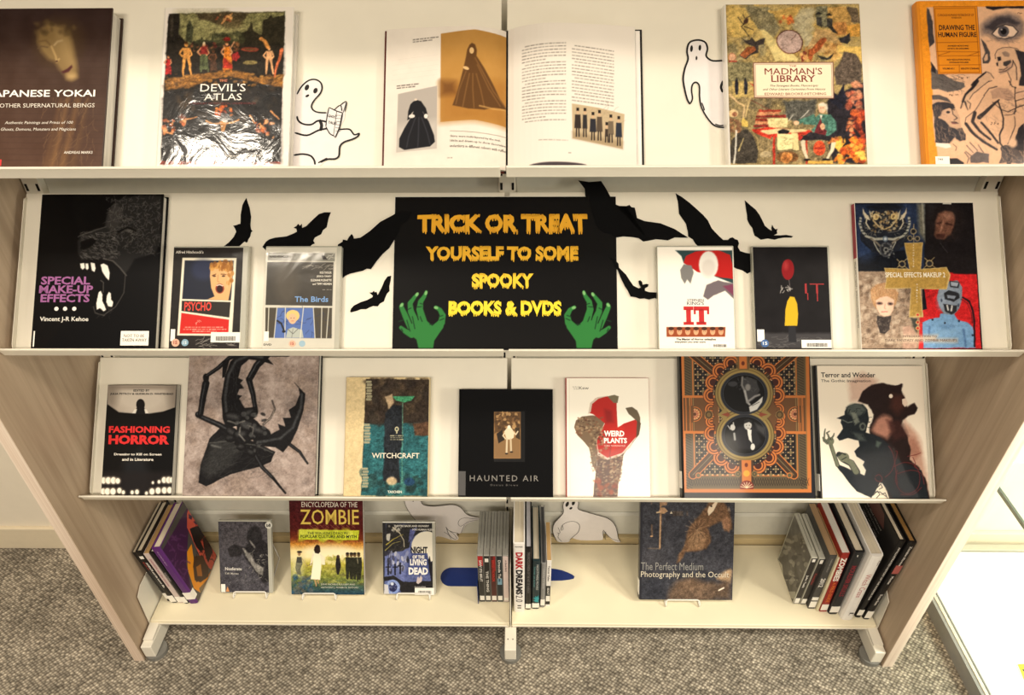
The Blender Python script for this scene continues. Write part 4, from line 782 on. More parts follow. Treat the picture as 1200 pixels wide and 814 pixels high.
s.poly([(335,330),(380,315),(400,325),(385,345),(350,365),(335,360)], (12, 11, 12), soft=2); s.line([(325,310),(345,300),(400,280),(440,268)], 3, (96, 92, 88), soft=2); s.line([(430,400),(470,410),(500,440),(525,470)], 4, (90, 86, 82), soft=2); s.line([(520,470),(515,540),(480,600),(430,635),(395,625),(388,600)], 3, (78, 74, 70), soft=2); s.line([(418,490),(430,500),(428,540)], 3, (80, 76, 72))
s.scribble((390, 590, 480, 640), 30, (90, 86, 82), 14, 1.3, 9, .5)
TW = (236, 232, 222)
for p_ in ([(333,420),(350,418),(352,438),(343,446),(335,438)], [(355,420),(366,420),(368,440),(362,447),(355,440)], [(375,416),(393,420),(397,440),(392,456),(382,448)], [(418,425),(430,420),(447,430),(455,460),(452,490),(440,478),(425,455)], [(410,540),(418,533),(426,550),(424,575),(432,590),(440,612),(430,618),(415,605),(402,612),(400,585)], [(443,555),(452,538),(460,545),(462,570),(470,580),(466,600),(450,598),(442,580)]): s.poly(p_, TW)
s.warp(.0006, 120)
s.build('cover_picture', PR_SATIN, b.cover, b.T+.0002)
PU = (152, 92, 146)
b.text('G', 'SPECIAL', (170, 508), (376, 474), PU, bold=.03); b.text('G', 'MAKE-UP', (162, 544), (388, 511), PU, bold=.03); b.text('G', 'EFFECTS', (168, 581), (374, 547), PU, bold=.03)
for i, x in enumerate((235, 271, 309)): disc(b, 'G', x, 608, 8.5, (238, 234, 226))
b.text('G', 'Vincent J-R Kehoe', (165, 665), (368, 641), (232, 228, 218), bold=.012)
lb = b.patch('G', 499, 700, 619, 760, M_LABEL); b.text('G', 'NOT TO BE', (515, 726), (600, 714), (110, 100, 88), parent=lb, dz=.001); b.text('G', 'TAKEN AWAY', (507, 744), (610, 731), (110, 100, 88), parent=lb, dz=.001)
b.patch('G', 136, 700, 146, 765, M_LABEL)

def dvd(label, h, x, w=.1375, H=.190, case=None, group=ROW2, T=.0145):
    b = on_shelf('film_case', label, 'film case', group, h, x, w, H, T); b.case(case or M_CASE); return b
# black and red film with a screaming face
b = dvd('plastic film case with a screaming blonde woman above a red panel', H2, -.6045, .1375)
s = b.sheet(.001, .002, .1275, .187, (38, 34, 32), .0009).frame(FR['p1'])
s.mottle(6, 90, 4)
s.poly([(90,110),(503,112),(468,706),(50,702)], (236, 228, 206)); s.poly([(108,130),(482,132),(460,436),(88,424)], (34, 38, 52)); s.ell(250, 200, 90, 80, (46, 54, 84), soft=12, a=.7)
s.poly([(85,437),(458,448),(448,566),(82,516)], (46, 42, 38)); s.poly([(82,530),(446,582),(440,690),(68,688)], (206, 40, 34))
s.poly([(300,250),(305,190),(345,150),(400,140),(455,160),(470,220),(468,300),(440,436),(280,428),(335,405),(310,340)], (226, 176, 120), soft=1.5); s.blobs((310, 140, 470, 200), 34, [(186, 124, 48), (214, 156, 76), (150, 92, 36)], (14, 26), 3, rot=100); s.blobs((430, 180, 475, 310), 14, [(170, 110, 44), (196, 140, 70)], (12, 22), 5, rot=90)
s.line([(318,245),(345,235)], 7, (110, 66, 36)); s.line([(385,235),(425,238)], 7, (110, 66, 36)); s.ell(333, 250, 13, 6, (70, 44, 32)); s.ell(403, 250, 14, 6, (70, 44, 32)); s.line([(362,240),(358,290),(372,296)], 5, (186, 130, 84)); s.ell(375, 345, 34, 38, (150, 62, 44)); s.ell(375, 348, 24, 28, (52, 20, 18)); s.line([(352,322),(375,315),(398,324)], 7, (240, 226, 206)); s.line([(400,200),(440,260),(430,340)], 6, (240, 200, 150), a=.5)
s.words(110, 400, 636, 8, (240, 200, 180), 3, .8); s.words(95, 425, 652, 8, (240, 200, 180), 4, .8); s.words(165, 350, 668, 7, (240, 200, 180), 5, .8); s.scribble((195, 590, 240, 606), 4, (240, 220, 200), 20, 3, 3)
s.scribble((190, 740, 300, 790), 12, (190, 184, 174), 60, 2.4, 5, .8, rot=-20); s.scribble((420, 740, 490, 780), 6, (190, 184, 174), 50, 2.4, 8, .7, rot=10)
s.build('cover_sleeve', PR_DVD, b.cover, b.T+.0002)
b.text('p1', "Alfred Hitchcock's", (40, 78), (252, 56), (222, 216, 204), bold=.02); b.text('p1', 'PSYCHO', (103, 516), (314, 446), (214, 62, 48), bold=.03)
disc(b, 'p1', 38, 758, 30, (226, 176, 150)); disc(b, 'p1', 110, 757, 27, (130, 166, 186)); b.text('p1', '15', (24, 770), (52, 744), (150, 40, 36), dz=.0012, bold=.02); b.text('p1', '15', (95, 770), (124, 746), (230, 236, 238), dz=.0012, bold=.02)
b.patch('p1', -2, 655, 36, 745, M_LABEL); barcode(b, 'p1', 305, 678, 532, 755, 2)
# second film of the pair
b = dvd('plastic film case, shiny grey above, blue picture of a blonde woman below', H2, -.4365, .138)
s = b.sheet(.001, .002, .1295, .187, (214, 210, 196), .0009).frame(FR['b1'])
s.poly([(52,62),(578,66),(560,802),(30,800)], (206, 202, 188)); s.poly([(60,72),(570,76),(568,138),(56,132)], (128, 126, 116)); s.poly([(54,142),(560,144),(550,478),(40,470)], (64, 60, 54)); s.mottle(5, 60, 5)
s.ell(200, 300, 90, 160, (96, 88, 76), soft=20, a=.5); s.poly([(40,490),(548,492),(545,725),(38,720)], (74, 68, 58)); s.poly([(130,492),(405,492),(418,722),(105,722)], (84, 110, 172)); s.scribble((110, 490, 540, 720), 40, (50, 56, 84), 40, 4, 7, .6)
s.ell(248, 552, 52, 44, (228, 192, 120), rough=.001); s.ell(246, 575, 32, 40, (222, 180, 144)); s.poly([(195,720),(210,655),(250,640),(320,660),(330,720)], (178, 184, 176)); s.line([(250,650),(240,720)], 4, (120, 120, 116)); s.line([(210,655),(250,690),(290,650)], 4, (80, 80, 80)); s.ell(235, 570, 4, 3, (60, 44, 40)); s.ell(258, 570, 4, 3, (60, 44, 40)); s.line([(238,592),(256,592)], 3, (160, 70, 60))
for pts in ([(128,490),(105,722)], [(192,490),(188,720)], [(330,490),(305,722)], [(405,490),(418,722)], [(470,492),(465,722)], [(522,492),(505,722)], [(66,490),(58,700)]): s.line(pts, 6, (216, 212, 196))
s.line([(130,590),(160,610),(180,660)], 14, (40, 40, 44)); s.ell(180, 672, 14, 10, (36, 36, 40)); s.scribble((470, 90, 570, 110), 8, (226, 222, 210), 30, 3, 6, .8); s.poly([(470,95),(490,92),(520,128),(480,125)], (44, 40, 38), rough=.001)
s.scribble((310, 170, 540, 210), 14, (196, 190, 176), 60, 2.4, 4, .8, rot=-20)
s.build('cover_sleeve', PR_DVD, b.cover, b.T+.0002)
b.text('b1', 'ALFRED HITCHCOCK', (72, 110), (216, 93), (52, 48, 44), bold=.02); b.text('b1', 'The Birds', (262, 448), (520, 405), (116, 156, 206), bold=.02)
for t_, y, x in (('ROD TAYLOR', 232, 455), ('JESSICA TANDY', 262, 430), ('SUZANNE PLESHETTE', 290, 385), ("and 'TIPPI' HEDREN", 318, 400)): b.text('b1', t_, (x, y), (545, y-17), (226, 220, 206), bold=.02)
b.text('b1', 'based on the story', (475, 358), (545, 350), (206, 200, 188)); b.text('b1', 'DVD', (26, 780), (88, 765), (40, 38, 36), bold=.03)
disc(b, 'b1', 245, 765, 26, (226, 176, 150)); disc(b, 'b1', 320, 765, 24, (150, 180, 196)); b.text('b1', '15', (233, 776), (258, 754), (150, 40, 36), dz=.0012, bold=.02); b.patch('b1', 28, 672, 66, 745, M_LABEL)

# bats cut from black paper
M_BAT = mat('black_bat_paper', (9, 9, 10), .8, spec=.08)
f2 = Face(np.array([0, 0, H2])-NN*LEDGE, EX, SS, NN, .001)
def bat(label, fr_pts, z):
    g = empty('paper_bat', f2.M, label, 'decoration', 'black paper bats')
    P = []
    for fr, pts in fr_pts:
        k = FR[fr]; P += [(*f2.px(k[0]+x/k[2], k[1]+y/k[2], z), z) for x, y in pts]
    n = len(P); th = .0004; v = [p for p in P]+[(p[0], p[1], z+th) for p in P]
    cut_ = mesh_obj('bat_shape', v, [tuple(range(n)), tuple(range(n, 2*n))[::-1]]+[(i, n+i, n+(i+1) % n, (i+1) % n) for i in range(n)], M_BAT, g); return g
bat('small black paper bat with wing pointing straight up, above the red and black film case', [('H', [(262,332),(290,310),(310,288),(322,264),(316,250),(308,238),(320,236),(330,232),(340,230),(341,190),(348,150),(357,132),(366,118),(372,140),(380,162),(386,200),(383,235),(386,255),(393,262),(386,266),(382,285),(374,298),(370,310),(364,312),(358,306),(345,318),(330,332),(300,350),(270,350)])], .0006)
bat('black paper bat spread wide above the shiny grey film case', [('H', [(435,330),(450,308),(465,297),(490,290),(540,284),(570,272),(585,264),(582,252),(570,247),(582,240),(590,230),(598,238),(606,230),(607,248),(625,240),(650,215),(680,188),(705,180),(732,180),(722,205),(714,245),(697,258),(690,275),(676,282),(662,290),(655,303),(663,315),(652,319),(645,325),(636,335),(600,345),(450,345)])], .0006)
bat('large black paper bat reaching from the shiny grey case onto the poster', [('H', [(762,320),(782,308),(784,298),(802,302),(812,285),(822,274),(828,282),(831,294),(860,290),(900,262),(945,222),(1005,190)]), ('I', [(45,214),(75,200),(118,206),(95,245),(72,262),(60,290),(45,318)]), ('H', [(985,335),(955,362),(930,392),(905,427),(888,424),(868,434),(840,440),(815,446),(795,455),(780,468),(760,470)])], .0022)
bat('small black paper bat flying below the large one, left of the poster', [('H', [(815,611),(820,597),(832,584),(860,570),(890,560),(912,548),(914,542),(905,534),(898,528),(912,527),(918,520),(922,527),(930,524),(934,540),(945,520),(955,500),(965,475),(978,458),(993,455),(991,475),(985,500),(986,522),(975,532),(968,548),(962,566),(945,575),(935,588),(915,586),(900,592),(885,600),(862,600),(845,607),(820,614)])], .0006)
bat('largest black paper bat, its wing rising above the top right corner of the poster', [('I', [(805,75),(850,82),(900,78),(918,105),(940,145),(960,175),(985,185),(1005,182)]), ('J', [(8,152),(22,158),(45,156),(65,148),(74,158),(88,160),(92,175),(98,205),(130,218),(200,228),(260,252),(320,290),(290,290),(262,289),(232,302),(205,299),(180,297),(150,303),(125,307),(105,292),(80,288),(40,285),(10,288)]), ('I', [(985,310),(960,312),(940,296),(912,294),(885,270),(865,215),(850,160),(834,140),(832,110),(818,92)])], .0022)
bat('small black paper bat between the poster and the white film case', [('I', [(930,392),(955,402),(972,420)]), ('J', [(20,420),(50,450),(68,478),(82,498),(105,510),(114,506),(106,490),(104,478),(112,474),(120,482),(122,494),(138,490),(148,492),(146,502),(132,510),(132,520),(150,526),(190,528),(230,530),(230,556),(192,557),(175,552),(150,558),(130,553),(110,555),(92,548),(70,545),(58,520),(45,500),(30,470),(18,440)]), ('I', [(970,450),(955,430),(948,410)])], .0022)
bat('large black paper bat swooping behind the two right film cases', [('J', [(265,98),(290,112),(325,138),(350,160),(385,192),(405,215),(422,250),(450,280),(472,300),(492,300),(500,292),(512,288),(522,296),(535,300),(540,315),(535,330),(545,348),(570,356),(605,362),(660,368),(680,400),(640,440),(606,436),(590,438),(576,446),(555,432),(528,424),(505,410),(470,400),(420,360),(370,332),(352,318),(340,298),(320,285),(318,262),(310,230),(296,210),(280,187),(278,160),(275,135)])], .0006)
bat('small black paper bat above the dark film case with the red balloon', [('J', [(565,128),(590,150),(612,168),(628,190),(640,212),(652,238),(668,252),(682,260),(680,248),(684,234),(690,246),(698,254),(708,252),(704,262),(706,272),(692,280),(720,280),(745,278),(775,284),(768,290),(735,290),(710,294),(695,299),(665,294),(635,299),(622,290),(608,282),(602,265),(598,248),(585,232),(576,212),(575,190),(570,165)])], .0006)

# poster
pst = Book('poster', 'black Halloween poster with dripping orange lettering and two green hands', 'poster', None, np.array([-.2065, 0, H2])-NN*(LEDGE-.0008)+SS*.0015, EX, SS, NN, .4065, .2845, .0008)
pst.cover = MB().box((0, 0, 0), (.4065, .2845, .0008)).build('paper_sheet', mat('poster_paper', (226, 222, 212), .4), pst.root)
s = pst.sheet(.0008, .0008, .4057, .2837, (10, 9, 10), .0012).frame(FR['I'])
GR = (46, 118, 56); GD = (20, 52, 30)
for m_ in (0, 1):
    def q(*pts): return [((1003-x) if m_ else x, y) for x, y in pts]
    for pts, w, w2 in ((q((120,700),(90,640),(72,600),(76,588)), 30, 12), (q((115,715),(88,700),(70,685)), 26, 14), (q((140,680),(112,620),(108,585),(125,562),(138,545)), 30, 10), (q((165,670),(148,610),(152,578),(168,555),(175,536)), 32, 10), (q((205,700),(238,665),(244,635),(232,612),(214,600)), 34, 12)):
        s.line(pts, w+7, (10, 12, 10), w2=w2+7); s.line(pts, w, GR, w2=w2)
    s.poly(q((105,680),(130,655),(175,655),(200,678),(228,655),(250,650),(246,685),(225,715),(208,740),(204,771),(143,771),(135,735),(110,715)), GR)
    for pts in (q((108,700),(95,655)), q((128,690),(118,640)), q((158,660),(150,640)), q((190,672),(205,672)), q((232,655),(248,648)), q((228,640),(244,635)), q((100,610),(112,604)), q((140,600),(156,598)), q((150,585),(160,588)), q((62,660),(78,655)), q((72,690),(78,700))): s.line(pts, 4, GD)
    for x, y, r_ in ((73, 592, 40), (137, 548, 30), (174, 542, 15), (216, 603, 100)): s.ell((1003-x) if m_ else x, y, 6, 9, (120, 176, 110), rot=(-r_ if m_ else r_))
s.build('printed_face', print_mat('poster_print', .42, .1), pst.cover, .001)
for t_, bl, tr, c in (('TRICK OR TREAT', (137, 302), (843, 213), (228, 166, 34)), ('YOURSELF TO SOME', (172, 415), (806, 347), (234, 178, 38)), ('SPOOKY', (363, 528), (620, 460), (242, 198, 46)), ('BOOKS & DVDS', (267, 642), (736, 573), (244, 214, 46))):
    pst.text('I', t_, bl, tr, c, bold=.052, drip=1, parent=pst.cover, dz=.0006)

# white film case, red and white printing; the painted figure is left a plain grey and red shape
b = dvd('white plastic film case with big red title and red painted top, right of the poster', H2, .2695, .1375)
s = b.sheet(.001, .002, .1345, .187, (242, 236, 224), .0009).frame(FR['J'])
s.poly([(264,345),(518,345),(518,490),(440,460),(400,440),(340,420),(300,400),(290,370)], (44, 66, 68), soft=2); s.poly([(300,400),(310,370),(350,350),(450,345),(500,365),(515,420),(518,470),(450,460),(360,440)], (176, 30, 28), rough=.001); s.ell(408, 408, 42, 60, (222, 218, 210), soft=3); s.ell(408, 420, 30, 36, (200, 192, 184), soft=6, a=.7)
s.poly([(285,430),(300,405),(335,410),(345,440),(330,490),(315,470),(305,490),(290,465)], (120, 118, 116), rough=.001, soft=2); s.poly([(385,545),(400,495),(450,475),(518,490),(518,555),(480,520),(430,540),(405,560)], (110, 100, 104), rough=.0012, soft=2); s.poly([(470,500),(520,490),(520,545)], (120, 60, 84), soft=3)
s.poly([(225,677),(482,677),(480,720),(226,720)], (150, 74, 44))
for i in range(7): x = 246+i*36; s.ell(x, 697, 11, 15, (222, 164, 124)); s.ell(x, 684, 12, 8, (70, 40, 30)); s.ell(x-4, 696, 1.6, 1.4, (50, 30, 26)); s.ell(x+4, 696, 1.6, 1.4, (50, 30, 26))
s.build('cover_sleeve', PR_SATIN, b.cover, b.T+.0002)
b.text('J', "STEPHEN", (316, 566), (388, 556), (60, 66, 80), serif=True, bold=.01); b.text('J', "KING'S", (314, 582), (388, 567), (60, 66, 80), serif=True, bold=.01); RD = mat('ink_be1a1c', (190, 26, 28), .45)
for q in ((300, 588, 342, 604), (312, 600, 331, 660), (300, 655, 344, 668), (344, 588, 410, 606), (344, 600, 352, 622), (402, 600, 410, 622), (367, 600, 388, 660), (356, 655, 398, 668)): b.patch('J', *q, RD, 'lettering', .0006)
b.text('J', 'The Master of Horror unleashes', (268, 735), (440, 725), (30, 28, 28), bold=.03); b.text('J', 'everything you ever were', (262, 748), (395, 738), (30, 28, 28), bold=.03); barcode(b, 'J', 415, 742, 498, 768, 5)
# dark film case; figure replaced by a plain yellow patch
b = dvd('dark plastic film case with a red balloon and a yellow patch, middle shelf', H2, .4400, .1375)
s = b.sheet(.001, .002, .1335, .187, (24, 22, 24), .0009).frame(FR['J'])
s.mottle(5, 60, 5); s.poly([(615,700),(940,705),(942,770),(612,770)], (72, 70, 72), rough=.002, soft=6, a=.8); s.scribble((620, 720, 935, 768), 60, (120, 118, 116), 26, 2, 5, .5, rot=0)
s.ell(752, 428, 27, 45, (132, 22, 28), n=28); s.ell(743, 410, 10, 18, (176, 60, 60), soft=8, a=.8); s.line([(757,474),(762,510)], 2, (120, 110, 110)); s.scribble((720, 505, 765, 525), 12, (190, 184, 178), 12, 3, 4, .8)
s.poly([(742,600),(750,565),(762,545),(780,548),(792,575),(796,620),(793,672),(738,672)], (206, 168, 36), rough=.0006); s.poly([(755,672),(785,672),(790,745),(755,742)], (40, 40, 44), soft=2)
s.build('cover_sleeve', PR_SATIN, b.cover, b.T+.0002)
v = b.text('J', 'IT', (826, 532), (908, 489), (150, 26, 30), bold=-.01); 
for x, y in ((838, 560), (880, 565)): b.patch('J', x-1.5, 530, x+1.5, y, mat('ink_961a1e', (150, 26, 30), .45), 'lettering', .0004)
disc(b, 'J', 652, 748, 17, (58, 96, 150)); b.text('J', '15', (643, 755), (662, 741), (226, 232, 238), dz=.0012, bold=.02); b.patch('J', 620, 688, 649, 740, M_LABEL); barcode(b, 'J', 812, 733, 940, 768, 6)

# makeup book with four pictures and a gold cross
b = on_shelf('book', 'glossy book with four portraits around a gold cross, right end of middle shelf', 'book', ROW2, H2, .6262, .2125, .269, .012)
b.paperback(mat('white_spine_cover', (226, 220, 208), .35), pages=PGW)
s = b.sheet(.0015, .0005, .2122, .2685, (20, 22, 30), .001).frame(FR['k1'])
s.poly([(72,65),(660,60),(655,620),(95,640)], (34, 46, 72)); s.poly([(95,520),(240,440),(500,450),(520,620),(95,635)], (16, 20, 28), rough=.002, soft=3); s.ell(170, 420, 80, 110, (50, 70, 110), soft=20, a=.6); s.ell(500, 150, 60, 90, (52, 66, 100), soft=20, a=.6); s.ell(330, 90, 150, 40, (20, 24, 34), soft=10)
s.poly([(600,60),(662,60),(668,380),(610,300)], (110, 108, 96), soft=8); s.line([(640,62),(655,300)], 10, (160, 158, 144), soft=3); s.poly([(665,60),(1055,58),(1088,640),(668,640)], (22, 19, 22)); s.poly([(680,60),(760,60),(760,200),(690,220)], (40, 38, 42), soft=10)
s.ell(330, 300, 200, 190, (30, 34, 44), rough=.004); GS = (170, 170, 158); GD2 = (96, 96, 96)
for m_ in (0, 1):
    def q(*pts): return [((660-x) if m_ else x, y) for x, y in pts]
    s.poly(q((150,95),(162,130),(200,170),(210,200),(170,180),(148,140)), (206, 196, 170)); s.poly(q((200,110),(225,150),(240,190),(215,190)), (196, 186, 158))
    s.line(q((130,180),(125,230),(145,290),(180,330),(250,355),(310,350)), 20, GS, soft=1.5); s.line(q((190,160),(175,220),(205,270)), 10, (206, 196, 170)); s.line(q((160,250),(230,290),(300,300)), 6, GD2)
    for i in range(6): s.line(q((115+i*6, 190+i*26), (140+i*7, 196+i*24)), 7, (24, 28, 38))
    s.ell(*(q((255, 168))[0]), 26, 28, (214, 192, 132), rough=.001); s.ell(*(q((257, 168))[0]), 12, 13, (90, 66, 40)); s.line(q((225,140),(235,200),(280,250),(325,270)), 12, (196, 172, 124), soft=1.5)
    s.line(q((215,350),(260,380),(290,410)), 16, (120, 112, 100)); s.line(q((240,380),(270,440),(300,480)), 9, GS)
s.blobs((220, 120, 440, 290), 90, [(222, 204, 160), (150, 122, 80), (60, 50, 46), (190, 160, 110)], (6, 14), 3, a=.75); s.scribble((140, 120, 530, 340), 60, (190, 184, 166), 24, 3, 5, .6)
s.ell(335, 352, 22, 24, (96, 110, 126)); s.ell(335, 352, 12, 12, (190, 200, 206)); s.ell(340, 440, 56, 62, (76, 78, 84), rough=.001); s.ell(340, 440, 42, 46, (34, 36, 42)); s.ell(340, 442, 22, 22, (130, 130, 128)); s.ell(340, 442, 12, 12, (26, 28, 34)); s.blobs((270, 380, 410, 510), 30, [(150, 150, 146), (40, 42, 48)], (6, 12), 6)
# hooded face
s.ell(840, 210, 150, 160, (30, 25, 26), soft=16); s.poly([(750,200),(775,140),(830,122),(885,135),(908,180),(900,260),(870,320),(820,355),(760,350),(740,320),(752,270)], (112, 76, 62), rough=.002, soft=4); s.ell(850, 165, 50, 26, (150, 110, 92), soft=10, a=.8); s.line([(765,225),(800,215)], 12, (40, 24, 22), soft=3); s.line([(835,225),(885,235)], 12, (40, 24, 22), soft=3); s.line([(812,210),(800,270),(790,285)], 12, (170, 124, 102), soft=3); s.poly([(755,315),(830,310),(820,345),(760,345)], (62, 36, 32), rough=.001, soft=3); s.scribble((745, 130, 905, 350), 50, (74, 44, 38), 26, 3, 8, .5); s.line([(790,390),(850,465)], 4, (70, 66, 66), soft=2); s.rect(810, 52, 880, 64, (216, 212, 200))
# lower left: pale fur and a face; lower right: blue figure on red
s.frame(FR['k2']); s.poly([(95,20),(640,20),(640,660),(130,660)], (150, 128, 108)); s.mottle(4, 100, 9)
s.blobs((100, 50, 560, 640), 240, [(186, 164, 142), (110, 88, 70), (206, 188, 166), (142, 118, 98), (84, 66, 54)], (14, 34), 12, soft=3, a=.55); s.scribble((100, 40, 560, 640), 300, (214, 198, 178), 40, 2.4, 13, .5); s.scribble((100, 60, 560, 640), 160, (86, 68, 56), 30, 2.4, 15, .5)
s.poly([(640,20),(1090,40),(1128,660),(610,660),(620,350),(680,330)], (200, 34, 38)); s.poly([(880,10),(1088,10),(1088,45),(900,40)], (26, 20, 24), soft=2); s.scribble((660, 110, 780, 250), 50, (80, 20, 26), 24, 3, 4, .6)
s.poly([(215,240),(212,170),(260,130),(330,115),(400,140),(440,200),(425,290),(390,330),(260,330)], (176, 132, 92), rough=.002, soft=2); s.scribble((215, 120, 440, 250), 90, (216, 180, 136), 44, 3, 6, .6, rot=80); s.poly([(255,260),(290,235),(350,225),(410,255),(400,340),(375,380),(330,395),(290,375),(262,320)], (228, 190, 164), soft=2); s.ell(330, 330, 40, 40, (238, 206, 184), soft=12, a=.6); s.ell(287, 285, 24, 12, (86, 62, 58), soft=3); s.ell(375, 288, 22, 12, (86, 62, 58), soft=3); s.ell(287, 285, 8, 6, (34, 30, 34)); s.ell(375, 288, 8, 6, (34, 30, 34)); s.line([(333,290),(328,325),(338,330)], 5, (190, 140, 120), soft=2); s.line([(305,355),(328,351),(350,356)], 8, (186, 112, 102), soft=1.5)
s.poly([(270,390),(320,400),(385,385),(370,500),(330,540),(290,530),(262,440)], (54, 46, 44), rough=.002); s.scribble((270, 400, 380, 530), 60, (120, 108, 98), 16, 2.4, 7, .7); s.poly([(540,400),(600,410),(600,520),(560,480)], (60, 60, 54), rough=.002, soft=3); s.poly([(480,480),(540,470),(600,540),(590,660),(480,660)], (200, 160, 140), rough=.001, soft=3, a=.7)
s.poly([(640,440),(700,415),(780,400),(790,370),(900,370),(930,420),(1010,440),(1060,480),(1085,655),(650,655)], (116, 158, 200), rough=.001, soft=1.5); s.ell(850, 520, 90, 60, (140, 180, 216), soft=20, a=.6); s.line([(700,480),(690,600)], 10, (70, 104, 150), soft=4); s.line([(980,500),(1000,640)], 12, (70, 104, 150), soft=4); s.ell(840, 480, 60, 20, (90, 130, 176), soft=8, a=.6); s.scribble((660, 440, 1070, 650), 40, (84, 120, 166), 26, 3, 9, .4)
s.poly([(760,230),(780,160),(860,100),(930,95),(975,150),(970,250),(945,330),(900,380),(820,370),(780,310)], (120, 132, 148), rough=.001); s.ell(830, 240, 60, 110, (150, 164, 184), rot=20, soft=8, a=.6); s.poly([(865,95),(950,110),(940,160),(870,150)], (40, 42, 48)); s.poly([(875,105),(938,116),(930,148),(880,140)], (150, 160, 176)); s.poly([(820,200),(860,175),(940,200),(950,240),(900,270),(830,250)], (38, 40, 46), rough=.001); s.poly([(845,215),(920,225),(905,248),(850,240)], (130, 140, 156)); s.poly([(815,290),(930,300),(925,350),(880,380),(830,350)], (44, 44, 50), rough=.001); s.line([(845,300),(855,340)], 12, (206, 206, 206)); s.line([(885,305),(880,345)], 12, (206, 206, 206)); s.ell(800, 260, 8, 14, (60, 70, 90)); s.ell(940, 300, 8, 14, (60, 70, 90))
s.line([(975,235),(1030,270),(1060,350),(1070,440),(1075,640)], 16, (30, 20, 28)); s.line([(960,250),(1010,280),(1045,360),(1055,450)], 5, (60, 24, 30)); 
for x, y in ((725, 420), (945, 430), (1055, 548), (828, 448)): s.ell(x, y, 9, 9, (36, 40, 54))
GO = (176, 142, 72)
s.frame(FR['k1']); 
for pts in ([(430,520),(520,600)], [(430,590),(520,510)], [(660,510),(745,590)], [(650,600),(740,505)], [(570,230),(570,380)], [(520,350),(620,350)]): s.line(pts, 5, (190, 168, 120))
for x, y, r_ in ((540, 345, 22), (600, 350, 22), (568, 290, 26), (475, 560, 30), (700, 555, 30)): s.ell(x, y, r_, r_, (190, 168, 120), a=.8); s.ell(x, y, r_*.7, r_*.7, (30, 32, 40))
s.poly([(490,385),(645,380),(630,600),(840,585),(875,650),(842,770),(625,765),(650,1000),(530,1000),(545,760),(330,765),(345,665),(325,590),(535,600)], (206, 180, 120)); s.poly([(496,390),(638,386),(624,606),(834,592),(864,650),(836,764),(618,760),(640,990),(538,990),(550,755),(336,758),(350,665),(333,596),(541,606)], GO); s.mottle(3, 200, 6)
s.frame(FR['k2']); s.line([(600,370),(605,540)], 5, (196, 150, 100)); 
for y in (380, 440, 490): s.ell(603, y, 18, 16, (206, 170, 110)); s.ell(603, y, 11, 9, (190, 40, 40))
s.poly([(470,548),(765,545),(765,575),(930,578),(930,606),(310,604),(310,580),(470,575)], (206, 186, 160), soft=8, a=.85)
s.warp(.0007, 140); s.grain(.2, 220)
s.build('cover_picture', PR_SATIN, b.cover, b.T+.0002)
b.text('k2', 'SPECIAL EFFECTS MAKEUP 2', (335, 70), (828, 28), (240, 234, 216), bold=.02); b.text('k2', 'INTRODUCTION TO', (478, 566), (760, 548), (92, 66, 56), serif=True); b.text('k2', 'DARK FANTASY AND ZOMBIE MAKEUPS', (335, 600), (925, 580), (92, 66, 56), serif=True)
for i, ch in enumerate('ACOMPLETE'): a = b.px(990+562/7.059, 230+(405+i*22)/7.059); lettering(b.cover, ch, (a[0], a[1]-.001, b.T+.0006), (.0024, .0028), (1, 0, 0), (0, 1, 0), (236, 228, 206))
for i, ch in enumerate('GUIDETO'): a = b.px(990+590/7.059, 315+(130+i*24)/7.059); lettering(b.cover, ch, (a[0], a[1]-.001, b.T+.0006), (.0024, .0028), (1, 0, 0), (0, 1, 0), (236, 228, 206))
b.spine_patch(.168, .2675, .0005, b.T-.0005, mat('crimson_spine', (156, 30, 52), .4), 'spine_panel'); b.spine_text('SPECIAL EFFECTS MAKEUP 2   INTRODUCTION TO DARK FANTASY', .162, .12, .006, .0055, (50, 46, 44))

# ================================================================== lower display shelf
b = on_shelf('book', 'small black and white paperback with bold red title, left end of lower display shelf', 'book', ROW3, H3, -.8632, .1505, .2335, .017)
b.paperback(mat('black_cover', (14, 13, 13), .4, spec=.12), pages=PGW)
s = b.sheet(.001, .0003, .1502, .2332, (14, 13, 13), .001).frame(FR['L'])
s.poly([(178,198),(490,200),(484,300),(430,318),(370,325),(285,325),(230,320),(178,285)], (176, 164, 150), soft=3); s.ell(330, 262, 120, 70, (214, 204, 190), soft=30, a=.9); s.poly([(178,198),(490,200),(488,215),(178,215)], (150, 138, 126), soft=8); s.ell(195, 230, 30, 70, (120, 110, 100), soft=20, a=.6); s.ell(478, 240, 25, 70, (120, 110, 100), soft=20, a=.6)
s.poly([(178,285),(230,322),(290,326),(310,318),(345,318),(365,328),(430,318),(486,298),(475,700),(150,700)], (14, 13, 13), soft=1.5); s.ell(328, 286, 20, 26, (26, 24, 25)); s.poly([(310,300),(346,300),(356,330),(300,330)], (26, 24, 25)); s.poly([(290,325),(300,308),(312,306),(306,326)], (236, 230, 218)); s.poly([(345,306),(356,308),(364,325),(350,326)], (236, 230, 218))
s.poly([(250,550),(330,480),(370,600),(360,700),(240,700)], (34, 35, 38), soft=20, a=.8)
s.rect(150, 590, 475, 700, (34, 30, 30), soft=12, a=.8)
for x, y, r_ in ((160,630,16),(182,630,17),(205,630,17),(225,632,14),(435,628,15),(455,628,16),(470,628,14),(158,680,16),(178,680,17),(203,680,17),(232,676,14),(250,684,10),(290,684,10),(312,682,12),(355,688,9),(380,680,16),(408,676,16),(436,675,16),(460,674,16),(384,640,7),(412,636,9)):
    s.ell(x, y, r_, r_*1.15, (150, 140, 126), soft=5, a=.7); s.ell(x, y, r_*.72, r_*.9, (246, 240, 224), soft=2)
s.build('cover_picture', PR_SATIN, b.cover, b.T+.0002)
